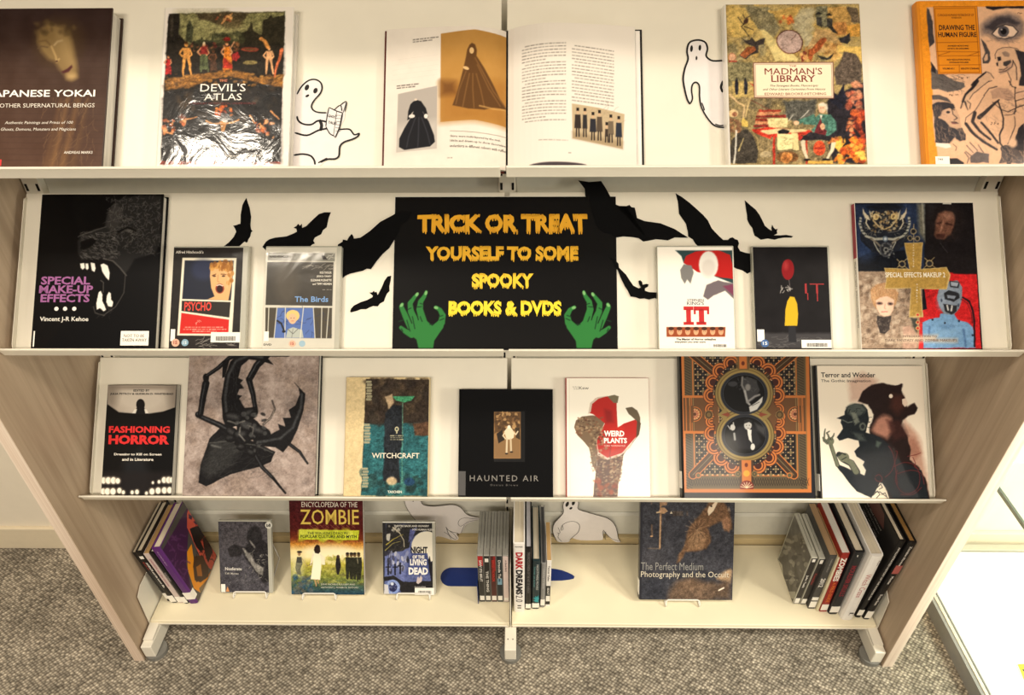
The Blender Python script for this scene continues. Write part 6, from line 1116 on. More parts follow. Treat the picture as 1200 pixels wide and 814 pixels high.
# grey film case with a dim pale figure: the character is left a plain shape
b = on_stand('film_case', 'grey film case with a murky dark cover and pale streaks, on a wire stand', 'film case', -.7425, .1345, .190, .014, .074)
b.case(M_CASE)
s = b.sheet(.001, .002, .1255, .187, (74, 72, 78), .0009).frame(FR['P'])
s.mottle(14, 60, 3, 4); s.poly([(515,150),(740,150),(735,240),(515,280)], (84, 80, 84), rough=.003, soft=12, a=.7); s.ell(660, 215, 34, 46, (46, 44, 46), rough=.001, soft=6); s.poly([(600,280),(640,240),(700,230),(728,260),(725,410),(700,420),(640,340)], (44, 42, 44), rough=.001, soft=5)
s.poly([(540,270),(570,250),(620,262),(600,300),(555,305)], (46, 44, 46), rough=.001, soft=4); s.poly([(610,268),(640,290),(660,330),(700,350),(695,385),(670,370),(640,325),(618,300)], (170, 166, 158), rough=.003, soft=4, a=.7); s.line([(640,235),(660,262)], 7, (160, 156, 150), soft=3, a=.7); s.scribble((620, 280, 720, 400), 26, (170, 166, 158), 14, 2, 3, .6); s.scribble((520, 380, 735, 465), 40, (100, 98, 100), 20, 2, 6, .5); s.grain(.35, 180)
s.build('cover_sleeve', PR_SATIN, b.cover, b.T+.0002)
b.text('P', 'Nosferatu', (533, 362), (604, 349), (222, 218, 210), bold=.02); b.text('P', 'F.W. Murnau', (533, 380), (590, 372), (200, 196, 188), bold=.01); disc(b, 'P', 721, 167, 15, (226, 224, 214)); b.text('P', 'bfi', (712, 174), (730, 160), (40, 38, 38), dz=.0012, bold=.03)
b.patch('P', 516, 422, 533, 456, M_LABEL)
P_ = [b.px(120+x/3.7, 570+y/3.7) for x, y in ((536, 454), (543, 432), (551, 454))]; MB().prism(P_, b.T, b.T+.0008, lambda p, t: (p[0], p[1], t)).build('rating_mark', mat('ink_d8a060', (216, 150, 96), .5), b.cover)
# zombie encyclopedia
b = on_stand('book', 'dark red to green paperback with yellow title and walking figures, on a wire stand', 'book', -.5590, .1865, .272, .016, .0705)
b.paperback(mat('maroon_cover', (74, 22, 24), .4), pages=PGW)
s = b.sheet(.0006, .0004, .186, .2715, (74, 22, 24), .0009).frame(FR['z1'])
s.vgrad([(20, (66, 20, 24)), (250, (84, 26, 24)), (330, (120, 52, 26)), (372, (206, 140, 56)), (420, (244, 222, 160)), (470, (240, 226, 170)), (520, (180, 168, 70)), (620, (128, 134, 58)), (690, (70, 92, 76)), (770, (30, 60, 88))])
s.mottle(10, 90, 5); s.ell(330, 430, 190, 50, (252, 244, 206), soft=22, a=.7); s.rect(40, 480, 130, 620, (232, 226, 190), soft=22, a=.6); s.blobs((300, 470, 500, 520), 50, [(206, 196, 110), (160, 156, 70), (226, 216, 150)], (10, 22), 4, soft=2, a=.7); s.blobs((60, 560, 600, 690), 120, [(150, 150, 60), (110, 118, 56), (180, 176, 90), (90, 84, 60)], (10, 26), 6, soft=3, a=.5, aspect=(.2, .5), rot=0); s.blobs((50, 610, 200, 760), 60, [(84, 92, 96), (40, 78, 110), (110, 100, 84)], (12, 26), 8, soft=3, a=.5); s.scribble((60, 640, 600, 770), 120, (28, 50, 60), 24, 2.4, 8, .5)
s.poly([(105,262),(560,268),(552,342),(98,338)], (206, 214, 56), rough=.0008); s.blobs((110, 268, 550, 336), 30, [(190, 200, 50), (226, 230, 90)], (20, 40), 3, soft=6, a=.5)
s.poly([(210,430),(262,430),(272,520),(262,645),(190,640),(205,520)], (246, 240, 210), soft=1.5); s.poly([(258,440),(295,470),(300,530),(275,530)], (236, 230, 200)); s.line([(210,450),(190,530)], 12, (240, 226, 200)); s.ell(238, 405, 20, 26, (190, 150, 110)); s.poly([(218,395),(235,374),(258,385),(264,430),(250,446),(224,440),(215,420)], (44, 30, 26), rough=.0006); s.line([(222,645),(232,690)], 10, (190, 150, 110)); s.line([(244,645),(248,670)], 9, (180, 140, 100)); s.line([(160,540),(200,520)], 4, (90, 70, 50))
s.poly([(85,470),(120,470),(128,520),(112,560),(118,605),(84,605),(70,550),(78,510)], (112, 112, 92), rough=.0008); s.poly([(85,470),(118,470),(122,515),(80,515)], (70, 70, 62)); s.ell(102, 446, 12, 16, (150, 120, 90)); s.ell(104, 432, 20, 9, (60, 50, 42)); s.line([(122,480),(160,540)], 5, (180, 160, 120))
s.poly([(385,480),(412,480),(420,540),(405,608),(390,606),(378,530)], (40, 36, 34), rough=.0006); s.ell(398, 470, 13, 15, (60, 44, 38))
for x, w in ((470, 20), (500, 26), (525, 24), (555, 34)): s.poly([(x-w*.7, 475), (x+w*.7, 472), (x+w*.8, 545), (x+w*.4, 645), (x-w*.4, 640), (x-w*.7, 550)], (44, 44, 34), rough=.0008); s.ell(x, 455, 13, 17, (96, 76, 52)); s.ell(x, 444, 14, 9, (40, 34, 28))
s.line([(545,480),(550,520)], 4, (170, 160, 130)); s.line([(545,640),(548,655)], 8, (30, 28, 24))
s.warp(.0006, 140); s.grain(.3, 240)
for i in range(9): x = 180+i*40; s.line([(x, 226), (x+28, 250)], 3, (160, 96, 70)); s.line([(x+28, 228), (x+4, 250)], 3, (120, 60, 50))
s.build('cover_picture', PR_SATIN, b.cover, b.T+.0002)
b.text('z1', 'ENCYCLOPEDIA OF THE', (120, 90), (545, 52), (226, 216, 200)); b.text('z1', 'ZOMBIE', (112, 222), (556, 110), (226, 196, 88), bold=.005)
b.text('z1', 'THE WALKING DEAD IN', (165, 298), (470, 280), (40, 54, 30), bold=.01); b.text('z1', 'POPULAR CULTURE AND MYTH', (112, 326), (540, 304), (40, 54, 30), bold=.02); b.text('z1', 'JUNE MICHELE PULLIAM AND', (268, 688), (528, 674), (216, 214, 196)); b.text('z1', 'ANTHONY J. FONSECA, EDITORS', (268, 712), (552, 698), (206, 206, 190))
# blue film case
b = on_stand('film_case', 'plastic film case with blue and black graveyard cover, rightmost face-out case left of centre', 'film case', -.3250, .1345, .190, .014, .0725)
b.case(M_CASE)
s = b.sheet(.001, .002, .1265, .187, (40, 38, 40), .0009).frame(FR['n1'])
s.poly([(90,100),(515,105),(512,722),(75,722)], (88, 98, 146)); s.poly([(90,100),(515,105),(515,200),(430,160),(340,200),(300,260),(290,340),(240,380),(80,400)], (40, 38, 38), rough=.002, soft=1.5); s.blobs((100, 110, 240, 160), 10, [(200, 196, 184), (150, 146, 136)], (8, 20), 3); s.line([(150,130),(210,180),(245,240),(250,300)], 9, (214, 204, 180), w2=5); s.line([(95,280),(160,230),(240,190)], 11, (176, 160, 70), w2=4); s.line([(85,330),(150,270),(220,250)], 9, (150, 140, 80), w2=3); s.scribble((90, 160, 250, 340), 30, (110, 104, 84), 40, 3, 6, .5, rot=-30); s.poly([(95,190),(130,180),(120,250),(98,240)], (200, 196, 186), rough=.002)
s.ell(440, 300, 128, 136, (238, 232, 214), n=36); s.poly([(300,150),(360,130),(320,230),(285,260)], (90, 96, 150), soft=3)
s.poly([(80,380),(150,350),(240,330),(300,300),(305,360),(270,480),(245,600),(80,600)], (104, 114, 166), rough=.002, soft=2); s.blobs((90, 350, 290, 520), 30, [(206, 206, 214), (60, 60, 80), (150, 156, 190), (34, 34, 40)], (12, 34), 5, aspect=(.3, .6), rot=90)
for x, y in ((110, 490), (170, 490), (215, 480)): s.line([(x, y-40), (x, y+50)], 14, (24, 22, 26)); s.line([(x-20, y-15), (x+20, y-15)], 10, (24, 22, 26))
s.poly([(310,355),(450,355),(462,420),(485,560),(260,560),(285,450)], (70, 80, 130)); s.poly([(455,420),(470,380),(482,430),(500,420),(515,440),(515,600),(480,600)], (28, 26, 34), rough=.001); s.poly([(450,330),(515,330),(515,420),(470,360)], (232, 226, 208), a=.8)
s.poly([(75,560),(160,545),(240,600),(370,600),(515,590),(512,722),(230,722),(200,640),(130,590),(75,600)], (34, 32, 34), rough=.0015); s.ell(150, 650, 62, 66, (130, 150, 206)); s.ell(150, 645, 36, 44, (40, 44, 84), rough=.002); s.ell(145, 620, 14, 14, (206, 214, 230)); s.scribble((110, 600, 200, 710), 24, (190, 200, 226), 20, 3, 4, .7); s.poly([(75,620),(110,630),(120,722),(75,722)], (206, 204, 206), rough=.001)
s.warp(.0006, 140); s.grain(.25, 240); s.poly([(355,610),(365,560),(375,560),(378,575),(395,540),(400,560),(408,565),(400,600),(370,622)], (200, 186, 186), rough=.0005); s.words(275, 480, 552, 5, (150, 156, 190), 4)
s.build('cover_sleeve', PR_DVD, b.cover, b.T+.0002)
for t_, bl, tr, c in (('NIGHT', (306, 355), (452, 298), (30, 28, 32)), ('OF THE', (322, 402), (424, 372), (236, 234, 230)), ('LIVING', (300, 460), (444, 405), (236, 234, 230)), ('DEAD', (288, 540), (456, 478), (240, 238, 234))): b.text('n1', t_, bl, tr, c, bold=.05)
b.text('n1', "THEY'RE BACK AND HUNGRY", (160, 126), (465, 110), (214, 210, 200), bold=.03); b.text('n1', 'FOR HUMAN FLESH', (322, 158), (505, 142), (214, 210, 200), bold=.03); barcode(b, 'n1', 342, 655, 508, 715, 8)
b.text('n1', 'DUANE JONES', (340, 650), (435, 642), (206, 204, 200), bold=.02)
# dim photograph book
b = on_stand('book', 'large slate and sepia photographic hardback on a wire stand, right half of base shelf', 'book', .3215, .2330, .285, .026, .0585)
b.hardback(mat('slate_cover', (44, 44, 52), .35, coat=.4), pages=PGW)
s = b.sheet(.006, .0005, .2325, .2845, (58, 58, 64), .001).frame(FR['pm'])
s.mottle(12, 60, 5); s.ell(150, 450, 90, 80, (76, 74, 78), soft=30, a=.5); s.poly([(45,620),(240,560),(240,780),(45,780)], (48, 50, 58), soft=20, a=.6)
s.poly([(560,30),(640,30),(700,130),(715,240),(660,250),(640,180),(600,200),(540,230),(560,290),(560,330),(530,380),(450,400),(380,400),(345,470),(320,480),(335,420),(370,360),(390,280),(420,210),(470,150),(520,90)], (112, 84, 62), rough=.003, soft=6); s.poly([(480,230),(540,300),(500,380),(400,390),(400,300)], (150, 118, 88), rough=.003, soft=8, a=.8)
for i in range(12):
    t = math.radians(20+i*28); s.line([(462, 240), (462+80*math.cos(t), 240+80*math.sin(t))], 4, (64, 46, 38), soft=2, a=.6); s.line([(466, 244), (466+86*math.cos(t+.2), 244+86*math.sin(t+.2))], 4, (176, 142, 110), soft=2, a=.5)
s.poly([(548,80),(570,70),(600,40),(610,50),(580,110),(545,145),(538,110)], (226, 206, 180), rough=.0008, soft=2); s.ell(564, 78, 8, 6, (40, 30, 28)); s.poly([(640,170),(680,150),(700,200),(690,260),(650,230)], (150, 112, 86), rough=.002, soft=5)
s.line([(205,40),(208,120),(205,210),(200,375)], 13, (150, 116, 88), soft=2); s.line([(203,150),(200,370)], 4, (206, 176, 140), soft=1.5); s.line([(180,122),(250,112)], 10, (206, 178, 142), soft=2); s.ell(222, 108, 26, 22, (170, 136, 104), rough=.001, soft=2); s.poly([(205,40),(260,35),(250,70),(210,75)], (150, 120, 94), rough=.002, soft=3); s.poly([(272,130),(280,112),(292,130)], (206, 190, 166)); s.words(290, 400, 112, 34, (96, 80, 68), 3, .7)
s.line([(143,210),(146,290)], 9, (110, 88, 70), soft=3); s.ell(142, 290, 10, 5, (190, 150, 110)); s.line([(118,375),(200,378)], 5, (110, 94, 78), soft=3); s.line([(140,35),(142,60)], 8, (110, 90, 74), soft=3); s.poly([(680,110),(688,78),(702,115)], (130, 112, 96), soft=2)
s.poly([(640,550),(700,520),(712,530),(700,620),(660,610),(600,590)], (170, 142, 112), rough=.003, soft=8); s.poly([(245,770),(260,690),(330,600),(420,580),(500,610),(600,620),(700,600),(695,740),(600,720),(520,760)], (104, 84, 68), rough=.005, soft=16, a=.9); s.poly([(330,620),(460,590),(540,640),(480,700),(340,690)], (122, 98, 78), soft=24, a=.6); s.scribble((50, 300, 700, 770), 90, (84, 82, 84), 50, 1.4, 6, .35); s.grain(.3, 150); s.line([(618,672),(636,662),(652,655)], 10, (240, 226, 206))
s.build('cover_picture', print_mat('laminated_print', .3, .5, (20, .15, .002)), b.cover, b.T+.0002)
b.text('pm', 'The Perfect Medium', (66, 528), (508, 476), (140, 138, 134)); b.text('pm', 'Photography and the Occult', (66, 590), (690, 540), (206, 196, 176))
b.spine_patch(.012, .05, .002, .024, M_LABEL)
wire_stand('white wire book stand under the murky grey film case', -.665, .0735); wire_stand('white wire book stand under the dark red to green paperback', -.4875, .0700); wire_stand('white wire book stand under the blue film case', -.2480, .0720); wire_stand('white wire book stand under the slate and sepia hardback', .4310, .0580)

# books with their spines to the front
EXs = np.array([0, 1.0, 0])
def spine_out(name, label, cat, group, x, y, W, H, T, lean=0.0):
    """x: left edge of its foot, y: where the spine stands; lean in degrees, positive to the right"""
    a = math.radians(lean); ey = np.array([math.sin(a), 0, math.cos(a)]); ez = np.array([math.cos(a), 0, -math.sin(a)])
    O = np.array([x, y, HB+.0006+(T*math.sin(a) if a > 0 else 0)]); O = O if a <= 0 else O
    return Book(name, label, cat, group, O, EXs, ey, ez, W, H, T)
def spine_label(b, y0=.010, y1=.034): return b.spine_patch(y0, y1, .0008, b.T-.0008, M_LABEL)
WH = (232, 228, 220)
# left end, leaning left
L = -7.5
b = spine_out('book', 'thin black paperback leaning against the left end panel, outermost of five', 'book', LFT, -.8735, .055, .155, .198, .011, L); b.paperback(mat('black_cover', BLK, .4)); spine_label(b)
b = spine_out('book', 'black book with white spine lettering, second in from the left end panel', 'book', LFT, -.8620, .050, .158, .205, .017, L); b.hardback(mat('black_cover', BLK, .4)); b.spine_text('HORROR and the horror film', .165, .10, .0115, .0055, WH, bold=.03); b.spine_text('BOOK OF', .168, .03, .005, .004, (190, 60, 56)); spine_label(b, .004, .03); b.spine_patch(.180, .190, .004, .013, M_LABEL)
b = spine_out('book', 'pale pink-spined book with tan top edge, middle of the five leaning left', 'book', LFT, -.8440, .050, .150, .200, .015, L); b.paperback(mat('pale_pink_spine', (206, 190, 184), .5), pages=PGT); b.spine_text('FASHION and the uncanny', .180, .11, .0075, .007, (176, 110, 120), bold=.02); spine_label(b, .004, .026)
b = spine_out('book', 'slim black-spined book with white pages, beside the purple book', 'book', LFT, -.8285, .048, .152, .205, .013, L); b.hardback(mat('black_cover', BLK, .4), pages=PGW); b.spine_text('THE DEAD', .130, .035, .0065, .005, (180, 176, 170)); spine_label(b, .004, .028)
b = spine_out('book', 'purple-spined book with an orange and red illustrated cover facing right, left end of base shelf', 'book', LFT, -.8145, .048, .142, .222, .022, L); b.hardback(mat('purple_cover', (88, 38, 110), .4), pages=PG); b.spine_text('THE CLOTHES THAT WEAR US', .212, .055, .011, .003, (200, 170, 206)); b.spine_patch(.018, .046, .0005, .0215, M_LABEL)
MB().box((.0, .018, b.T-.0002), (.014, .046, b.T+.0006)).build('label_wrap', M_LABEL, b.cover)
s = b.sheet(.004, .0005, .1415, .2215, (74, 70, 66), .0011).frame(FR['l1'])
s.poly([(340,390),(515,85),(525,90),(500,400),(495,480),(540,690),(580,740)], (62, 28, 66), rough=.001, soft=2); s.poly([(518,82),(560,140),(640,250),(695,370),(690,440),(660,520),(600,460),(540,330),(500,240),(500,150)], (206, 84, 66), rough=.001); s.poly([(500,400),(530,350),(545,450),(560,600),(620,580),(690,480),(660,560),(590,670),(545,640),(505,520)], (222, 140, 32), rough=.001)
s.poly([(520,250),(560,230),(600,235),(630,270),(610,300),(590,330),(610,380),(590,400),(560,370),(540,320)], (30, 22, 26), rough=.002); s.poly([(600,300),(650,320),(670,400),(640,470),(620,420)], (50, 24, 30), rough=.002); s.poly([(545,430),(600,420),(640,500),(640,560),(590,600),(550,590),(540,500)], (66, 42, 26), rough=.002, soft=2); s.poly([(560,500),(590,480),(600,560),(570,560)], (150, 90, 32), rough=.001); s.scribble((560, 240, 680, 450), 50, (40, 20, 26), 24, 5, 3, .7); s.scribble((380, 250, 500, 560), 30, (92, 50, 96), 40, 8, 5, .6); s.poly([(580,640),(690,520),(720,500),(600,730)], (96, 92, 84), soft=2, a=.8)
s.poly([(510,150),(535,165),(530,190),(512,180)], (60, 30, 60)); s.poly([(540,200),(575,200),(560,225)], (60, 30, 60))
s.build('cover_picture', PR_GLOSS, b.cover, b.T+.0002)
# five film cases left of the post
SP = [((176, 40, 42), (44, 42, 42), 'red-topped black', 'SAW ITS BRUT'), ((42, 40, 38), (42, 40, 38), 'black white-lettered', 'THE THING'), ((150, 34, 34), (80, 34, 30), 'dark red', 'RINGU HORROR'), ((44, 54, 60), (28, 38, 44), 'slate blue-black', 'Dracula Tales'), ((226, 206, 200), (226, 208, 202), 'pale pink', 'A Ghost Story')]
for i, (c1, c2, nm, tx) in enumerate(SP):
    b = spine_out('film_case', nm+' spined film case, '+['leftmost', 'second', 'middle one', 'fourth', 'last'][i]+' of five left of the centre post', 'film case', MIDF, -.0790+i*.0151, .058, .135, .190, .0146)
    b.case(M_CASE_D); MB().box((-.0003, .004, .0012), (.0004, .187, .0134)).build('spine_sleeve', mat('sleeve_%d' % i, c2, .4), b.cover)
    if c1 != c2: MB().box((-.0004, .150 if i == 0 else .13, .0012 if i == 0 else .008), (.0004, .187, .0134)).build('spine_panel', mat('panel_%d' % i, c1, .4), b.cover)
    lettering(b.cover, tx, (-.0006, .172 if i != 1 else .13, .0042), (.085 if i < 4 else .045, .0062), (0, -1, 0), (0, 0, 1), WH if i not in (2, 4) else ((206, 60, 50) if i == 2 else (110, 90, 90)), bold=.02)
    MB().box((-.0006, .010, .0018), (.0004, .028 if i < 4 else .02, .0128)).build('spine_label', M_LABEL, b.cover)
    if i == 1: MB().box((-.0006, .165, .003), (.0004, .178, .0116)).build('spine_mark', M_LABEL, b.cover)
    if i == 3: MB().box((-.0006, .075, .002), (.0004, .10, .0126)).build('spine_photo', mat('pale_blue_photo', (130, 170, 190), .4), b.cover)
# books right of the post
b = spine_out('book', 'tall thick white-spined book with red and black title, immediately right of the centre post', 'book', MIDB, .0080, .031, .195, .268, .0265); b.hardback(mat('white_gloss_cover', (238, 234, 228), .35), pages=PG)
b.spine_text('DARK', .238, .064, .0135, .0165, (176, 30, 40), bold=.05); b.spine_text('DREAMS', .172, .098, .0135, .0165, (30, 28, 32), bold=.05); b.spine_text('2.0', .071, .028, .0135, .0165, (60, 56, 60)); b.spine_text('||', .030, .014, .0135, .009, (60, 56, 56), bold=.02); lettering(b.cover, 'PENNER', (-.0004, .256, .004), (.018, .004), (0, 0, 1), (0, 1, 0), (90, 86, 84), bold=.02)
b = spine_out('book', 'tall black-spined book with faint lettering, second right of the centre post', 'book', MIDB, .0360, .038, .190, .243, .0150); b.hardback(mat('black_cover', BLK, .4), pages=pages_mat('lilac_white_pages', (206, 204, 212))); b.spine_text('THE ENCYCLOPAEDIA OF THE ART OF HORROR', .230, .16, .0075, .006, (130, 126, 122)); spine_label(b, .006, .024)
b = spine_out('book', 'black and teal spined book with tan pages, middle of the group right of post', 'book', MIDB, .0525, .040, .165, .195, .0190); b.hardback(mat('dark_teal_cover', (34, 50, 54), .4), pages=PG); b.spine_text('NIGHTMARE MOVIES', .180, .10, .0125, .0055, (206, 206, 200)); b.spine_text('horror on screen', .172, .08, .006, .005, (110, 160, 160)); spine_label(b, .006, .024)
MB().prism([(.030,.010),(.036,.004),(.040,.009),(.047,.003),(.048,.009),(.056,.008),(.050,.012),(.058,.016),(.049,.016),(.044,.018),(.038,.015),(.030,.017)], -.0005, .0004, lambda p, t: (t, p[0], p[1])).build('spine_splash', mat('teal_splash', (48, 156, 164), .4), b.cover)
b = spine_out('book', 'grey-spined thin double book, second from the right of the group beside the post', 'book', MIDB, .0735, .044, .180, .176, .0120); b.hardback(mat('mid_grey_cover', (136, 134, 132), .4), pages=pages_mat('dark_grey_pages', (92, 92, 94))); b.spine_text('CINEMA OF FEAR', .160, .08, .006, .004, (200, 198, 192)); spine_label(b, .010, .034)
b = spine_out('book', 'narrow white and black spined paperback with orange-tan pages, rightmost of the group beside the post', 'book', MIDB, .0865, .048, .115, .184, .0115); b.paperback(mat('white_gloss_cover', (238, 234, 228), .35), pages=PGT); b.spine_patch(.008, .085, .0003, .0112, mat('black_cover', BLK, .4), 'spine_panel', .0003); b.spine_text('Terror Tales', .165, .06, .0058, .0045, (60, 50, 46), bold=.02); b.spine_text('BEAST', .078, .03, .0058, .0045, WH, bold=.02).location.x = -.0002
b.spine_patch(.022, .044, .001, .0105, M_LABEL, dx=.0006)
# right end
b = spine_out('film_case', 'dark-spined film case with grey mottled back facing left, first of the right-hand row', 'film case', RGT, .7085, .058, .135, .188, .0150, .5); b.case(M_CASE)
back = Face(b.O+b.ez*0, b.ex, b.ey, b.ez, 0.0); s = Sheet(back, .125, .182, (104, 100, 92), .0011, .004, .003).frame(FR['T'])
s.mottle(22, 50, 5, 4); s.blobs((90, 230, 200, 460), 60, [(150, 146, 132), (78, 74, 70), (128, 124, 112), (170, 166, 150)], (5, 14), 3, soft=2, a=.7); s.poly([(72,330),(95,360),(100,410),(75,385)], (196, 190, 170), soft=2); s.words(90, 160, 420, 5, (180, 176, 160), 3); s.rect(120, 470, 150, 500, (170, 166, 150))
s.build('back_sleeve', PR_SATIN, b.cover, 0.0, lambda co: co*np.array([1, 1, 0])+np.array([0, 0, -.0003]))
MB().box((-.0003, .004, .0012), (.0004, .185, .0138)).build('spine_sleeve', mat('sleeve_dark', (48, 44, 42), .4), b.cover); lettering(b.cover, 'John Teale', (-.0006, .12, .004), (.05, .0065), (0, -1, 0), (0, 0, 1), WH, bold=.02); MB().box((-.0006, .006, .0018), (.0004, .026, .013)).build('spine_label', M_LABEL, b.cover); MB().box((-.0006, .172, .004), (.0004, .182, .011)).build('spine_mark', M_LABEL, b.cover)
b = spine_out('film_case', 'dark film case with small white spine marks, second of the right-hand row', 'film case', RGT, .7245, .056, .135, .188, .0150, 1.0); b.case(M_CASE)
MB().box((-.0003, .004, .0012), (.0004, .185, .0138)).build('spine_sleeve', mat('sleeve_dark', (48, 44, 42), .4), b.cover); lettering(b.cover, 'Kwaidan', (-.0006, .13, .004), (.045, .0065), (0, -1, 0), (0, 0, 1), (150, 60, 56), bold=.02); MB().box((-.0006, .008, .0018), (.0004, .026, .013)).build('spine_label', M_LABEL, b.cover); MB().box((-.0006, .168, .004), (.0004, .182, .011)).build('spine_mark', M_LABEL, b.cover)
b = spine_out('book', 'charcoal-spined book with tan top edge, third of the right-hand row', 'book', RGT, .7420, .046, .155, .213, .0175, 0.0); b.paperback(mat('charcoal_cover', (70, 68, 66), .4), pages=pages_mat('brown_tan_pages', (178, 148, 110))); b.spine_text('Frankenstein Unbound', .200, .05, .009, .004, (170, 166, 160)); b.spine_text('2012', .125, .035, .008, .011, (226, 222, 214), bold=.03); spine_label(b, .006, .030); b.spine_patch(.036, .048, .0008, .016, M_LABEL, dx=.0006)
b = spine_out('book', 'thin cream-spined paperback between the charcoal and red spines', 'book', RGT, .7610, .040, .150, .212, .0065, -.5); b.paperback(mat('cream_cover', (214, 204, 172), .5), pages=PGT)
b = spine_out('book', 'red-spined book with large white title, right-hand row', 'book', RGT, .7685, .038, .160, .232, .0180, -1.5); b.paperback(mat('brick_red_cover', (150, 36, 30), .4), pages=PGW); b.spine_text('ZOMBIES', .215, .09, .009, .0135, (238, 232, 222), bold=.04); b.spine_text('A FIELD GUIDE', .120, .08, .0095, .008, (226, 120, 50), bold=.02); spine_label(b, .006, .030)
b = spine_out('book', 'black-spined book with red lettering, between the red and the thick white spines', 'book', RGT, .7880, .031, .165, .245, .0230, -.5); b.hardback(mat('charcoal_black_cover', (34, 35, 38), .4), pages=PG); b.spine_text('MOULDER SKULLS', .195, .12, .0115, .011, (150, 36, 50), bold=.02); b.spine_patch(.228, .234, .008, .010, M_LABEL); spine_label(b, .008, .032)
b = spine_out('book', 'thick white-spined book with faint pink title, right-hand row', 'book', RGT, .8135, .015, .175, .252, .0290, 0.2); b.hardback(mat('white_gloss_cover', (238, 234, 228), .35), pages=PG, sp=.005); b.spine_text('Witch Craze', .185, .09, .0145, .0125, (190, 110, 110)); b.spine_text('Roper', .236, .02, .022, .005, (130, 120, 116)); b.spine_text('[', .032, .012, .018, .010, (80, 76, 74))
b = spine_out('book', 'large black book with white text on its back, second from the right end panel', 'book', RGT, .8500, .022, .205, .296, .0150, 3.2); b.hardback(mat('black_cover', BLK, .4), pages=PG); b.spine_text('AN ILLUSTRATED HISTORY OF THE HORROR FILM', .275, .20, .0075, .0045, WH, bold=.02); spine_label(b, .010, .032)
for i in range(9): lettering(b.cover, ['the dead returned', 'and walked among us', 'night after night', 'the fear of film', 'from silent days', 'to modern terror', 'with stills and', 'poster pictures', 'in full colour'][i], (.150-(.0) , .250-i*.0125, -.0004), (.085, .0045), (-1, 0, 0), (0, 1, 0), (206, 202, 194))
MB().prism([(.060,.262),(.12,.255),(.17,.262),(.195,.275),(.195,.292),(.12,.294),(.08,.290)], -.0005, 0, lambda p, t: (p[0], p[1], t)).build('back_picture', mat('dim_red_brown', (96, 62, 56), .4), b.cover)
b = spine_out('book', 'tall black spined book with gold-tan top edge, leaning on the right end panel', 'book', RGT, .8680, .017, .210, .298, .0170, 3.4); b.hardback(mat('black_cover', BLK, .4), pages=pages_mat('gold_tan_pages', (170, 128, 70))); b.spine_text('Zombie Movies', .285, .07, .008, .0055, WH, bold=.02); b.spine_text('Movies', .175, .03, .008, .006, WH, bold=.02); b.spine_text('Scarlet', .105, .045, .008, .006, WH, bold=.02); b.spine_patch(.185, .215, .001, .016, mat('dusty_pink_panel', (176, 96, 90), .4), 'spine_panel', .0003); spine_label(b, .006, .034)

# blue bookends
M_BLUE = mat('navy_blue_metal', (22, 46, 112), .35, coat=.2)
g = empty('bookend', Matrix.Translation((-.085, .132, HB)), 'navy blue metal bookend with a rounded base plate, holding the film cases', 'bookend', 'navy blue bookends')
MB().prism([(-.072+.028*math.cos(t), .028*math.sin(t)) for t in [math.pi/2+math.pi*i/14 for i in range(15)]]+[(.004, -.028), (.004, .028)], 0, .0015, lambda p, t: (p[0], p[1], t)).build('base_plate', M_BLUE, g)
MB().box((.002, -.078, 0), (.0035, .028, .085)).build('upright_plate', M_BLUE, g)
g = empty('bookend', Matrix.Translation((.102, .135, HB)), 'navy blue metal bookend with a pointed base plate, right of the spined books', 'bookend', 'navy blue bookends')
MB().prism([(-.002, -.013), (.030, -.012), (.050, -.009), (.061, -.006), (.063, .000), (.058, .005), (.046, .012), (.030, .019), (.012, .023), (-.002, .024)], 0, .0015, lambda p, t: (p[0], p[1], t)).build('base_plate', M_BLUE, g)
MB().box((-.0015, -.03, 0), (.0, .022, .08)).build('upright_plate', M_BLUE, g)

# paper ghosts standing at the back of the base shelf
f3 = Face((0, .238, HB), EX, (0, 0, 1.0), (0, -1.0, 0), .001)
ghost('white paper ghost crouching on all fours, between the post books and the slate hardback', f3, 'g1',
  [(755,225),(751,205),(753,185),(765,162),(785,143),(800,122),(799,90),(808,66),(830,56),(856,58),(872,74),(871,102),(885,112),(950,130),(1010,150),(1040,178),(1053,212),(1057,238),(1069,257),(1050,259),(1030,248),(1008,228),(990,208),(986,240),(975,250),(880,250),(840,240),(826,258),(790,260),(770,252)],
  [([(770,255),(755,225),(751,200),(760,170),(785,143),(801,120),(799,90),(808,66),(832,56),(858,58),(872,76),(870,104),(905,118),(950,131),(1012,150),(1042,180),(1054,215),(1058,240),(1070,258)], 4), ([(1069,257),(1045,250),(1022,240),(1000,218),(988,203)], 3), ([(988,203),(985,222),(994,245)], 3), ([(1000,210),(996,235),(1000,250)], 3), ([(790,205),(797,180),(825,165),(855,164),(876,180),(872,210),(850,232),(830,250)], 4), ([(797,180),(800,200),(790,205)], 3), ([(775,190),(785,215),(770,222)], 3), ([(770,215),(780,220),(776,238),(795,258)], 3)],
  .0006, 0, [(819, 82, 7, 13, 25), (848, 76, 7, 12, 25), (836, 101, 5, 8, 60)])
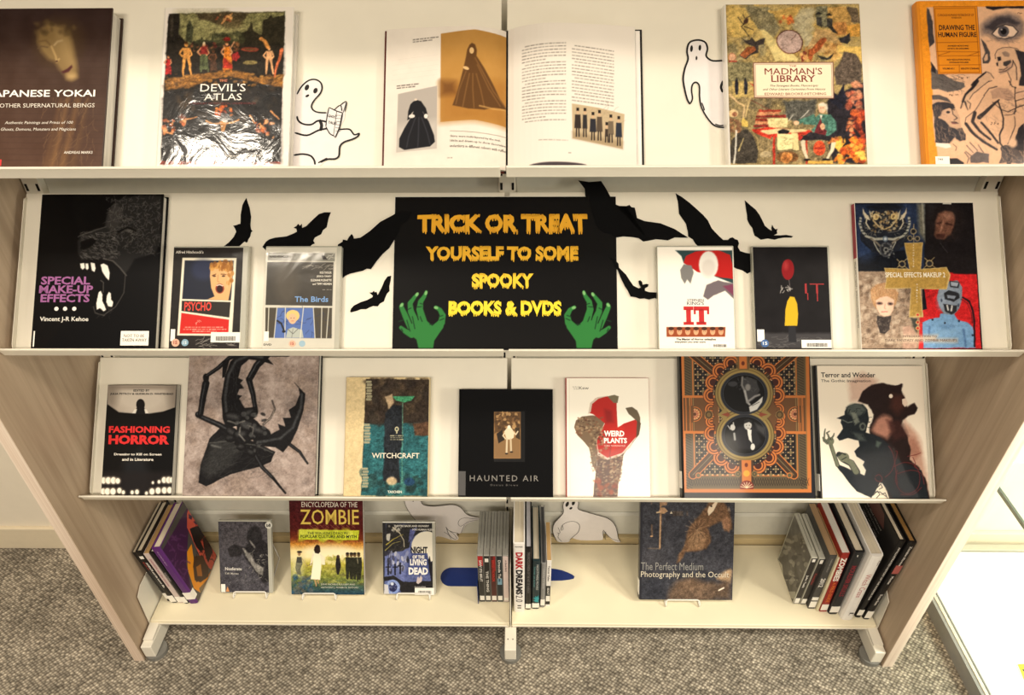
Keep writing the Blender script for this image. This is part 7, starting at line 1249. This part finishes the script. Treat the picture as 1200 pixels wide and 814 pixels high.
ghost('white paper ghost drifting with trailing arms, behind the blue film case', f3, 'g1',
  [(50,20),(52,55),(62,90),(85,130),(110,160),(140,218),(180,240),(214,232),(250,240),(275,248),(300,250),(310,240),(300,220),(322,216),(338,190),(352,172),(410,152),(416,145),(380,140),(348,130),(320,100),(280,85),(200,92),(150,86),(132,62),(125,20)],
  [([(52,50),(62,90),(85,130),(112,162)], 3), ([(128,50),(136,75),(152,88),(200,92),(280,85),(320,99),(346,128),(378,140),(415,146)], 4), ([(412,152),(375,150),(340,146),(315,155),(308,175),(322,185),(355,165),(400,156)], 3), ([(338,180),(328,200),(322,216)], 3), ([(250,188),(262,204),(285,214),(305,218),(312,230)], 4), ([(252,190),(262,220),(280,240),(300,248)], 4), ([(262,204),(290,225),(304,245)], 3), ([(240,212),(262,225),(275,246)], 3)],
  .0006, 0, [(97, 66, 4, 4, 0), (60, 52, 5, 2, 20)])

# yellow printed card lying in the display case
f4 = Face((0, 0, .0450), EX, (0, 1.0, 0), (0, 0, 1.0), .0005)
P0 = [f4.px(1191, 777), f4.px(1225, 775), f4.px(1240, 815), f4.px(1205, 812)]
card = MB().prism(P0, .0, .0006, lambda p, t: (p[0], p[1], .0450+t)).build('printed_card', M_LABEL); tag(card, 'yellow and black printed card lying on the white deck of the display case', 'card')
xs = [p[0] for p in P0]; ys = [p[1] for p in P0]; c0 = np.mean(P0, 0); Q = [tuple(c0+(np.array(p)-c0)*.94) for p in P0]
mb = MB().prism(Q, .0006, .0008, lambda p, t: (p[0], p[1], .0450+t)); mb.build('printed_face', mat('yellow_print', (214, 206, 50), .5), card)
r = random.Random(3); mb = MB()
for i in range(26):
    t, u = r.random(), r.random(); A = np.array(Q[0])*(1-t)+np.array(Q[1])*t; B = np.array(Q[3])*(1-t)+np.array(Q[2])*t; p = A*(1-u)+B*u; p = c0+(p-c0)*.85
    mb.prism([(p[0]+r.uniform(.002, .005)*math.cos(k), p[1]+r.uniform(.002, .005)*math.sin(k)) for k in (0, 1.3, 2.5, 3.8, 5)], .0008, .0009, lambda p, t: (p[0], p[1], .0450+t))
mb.build('printed_marks', M_BAR, card)
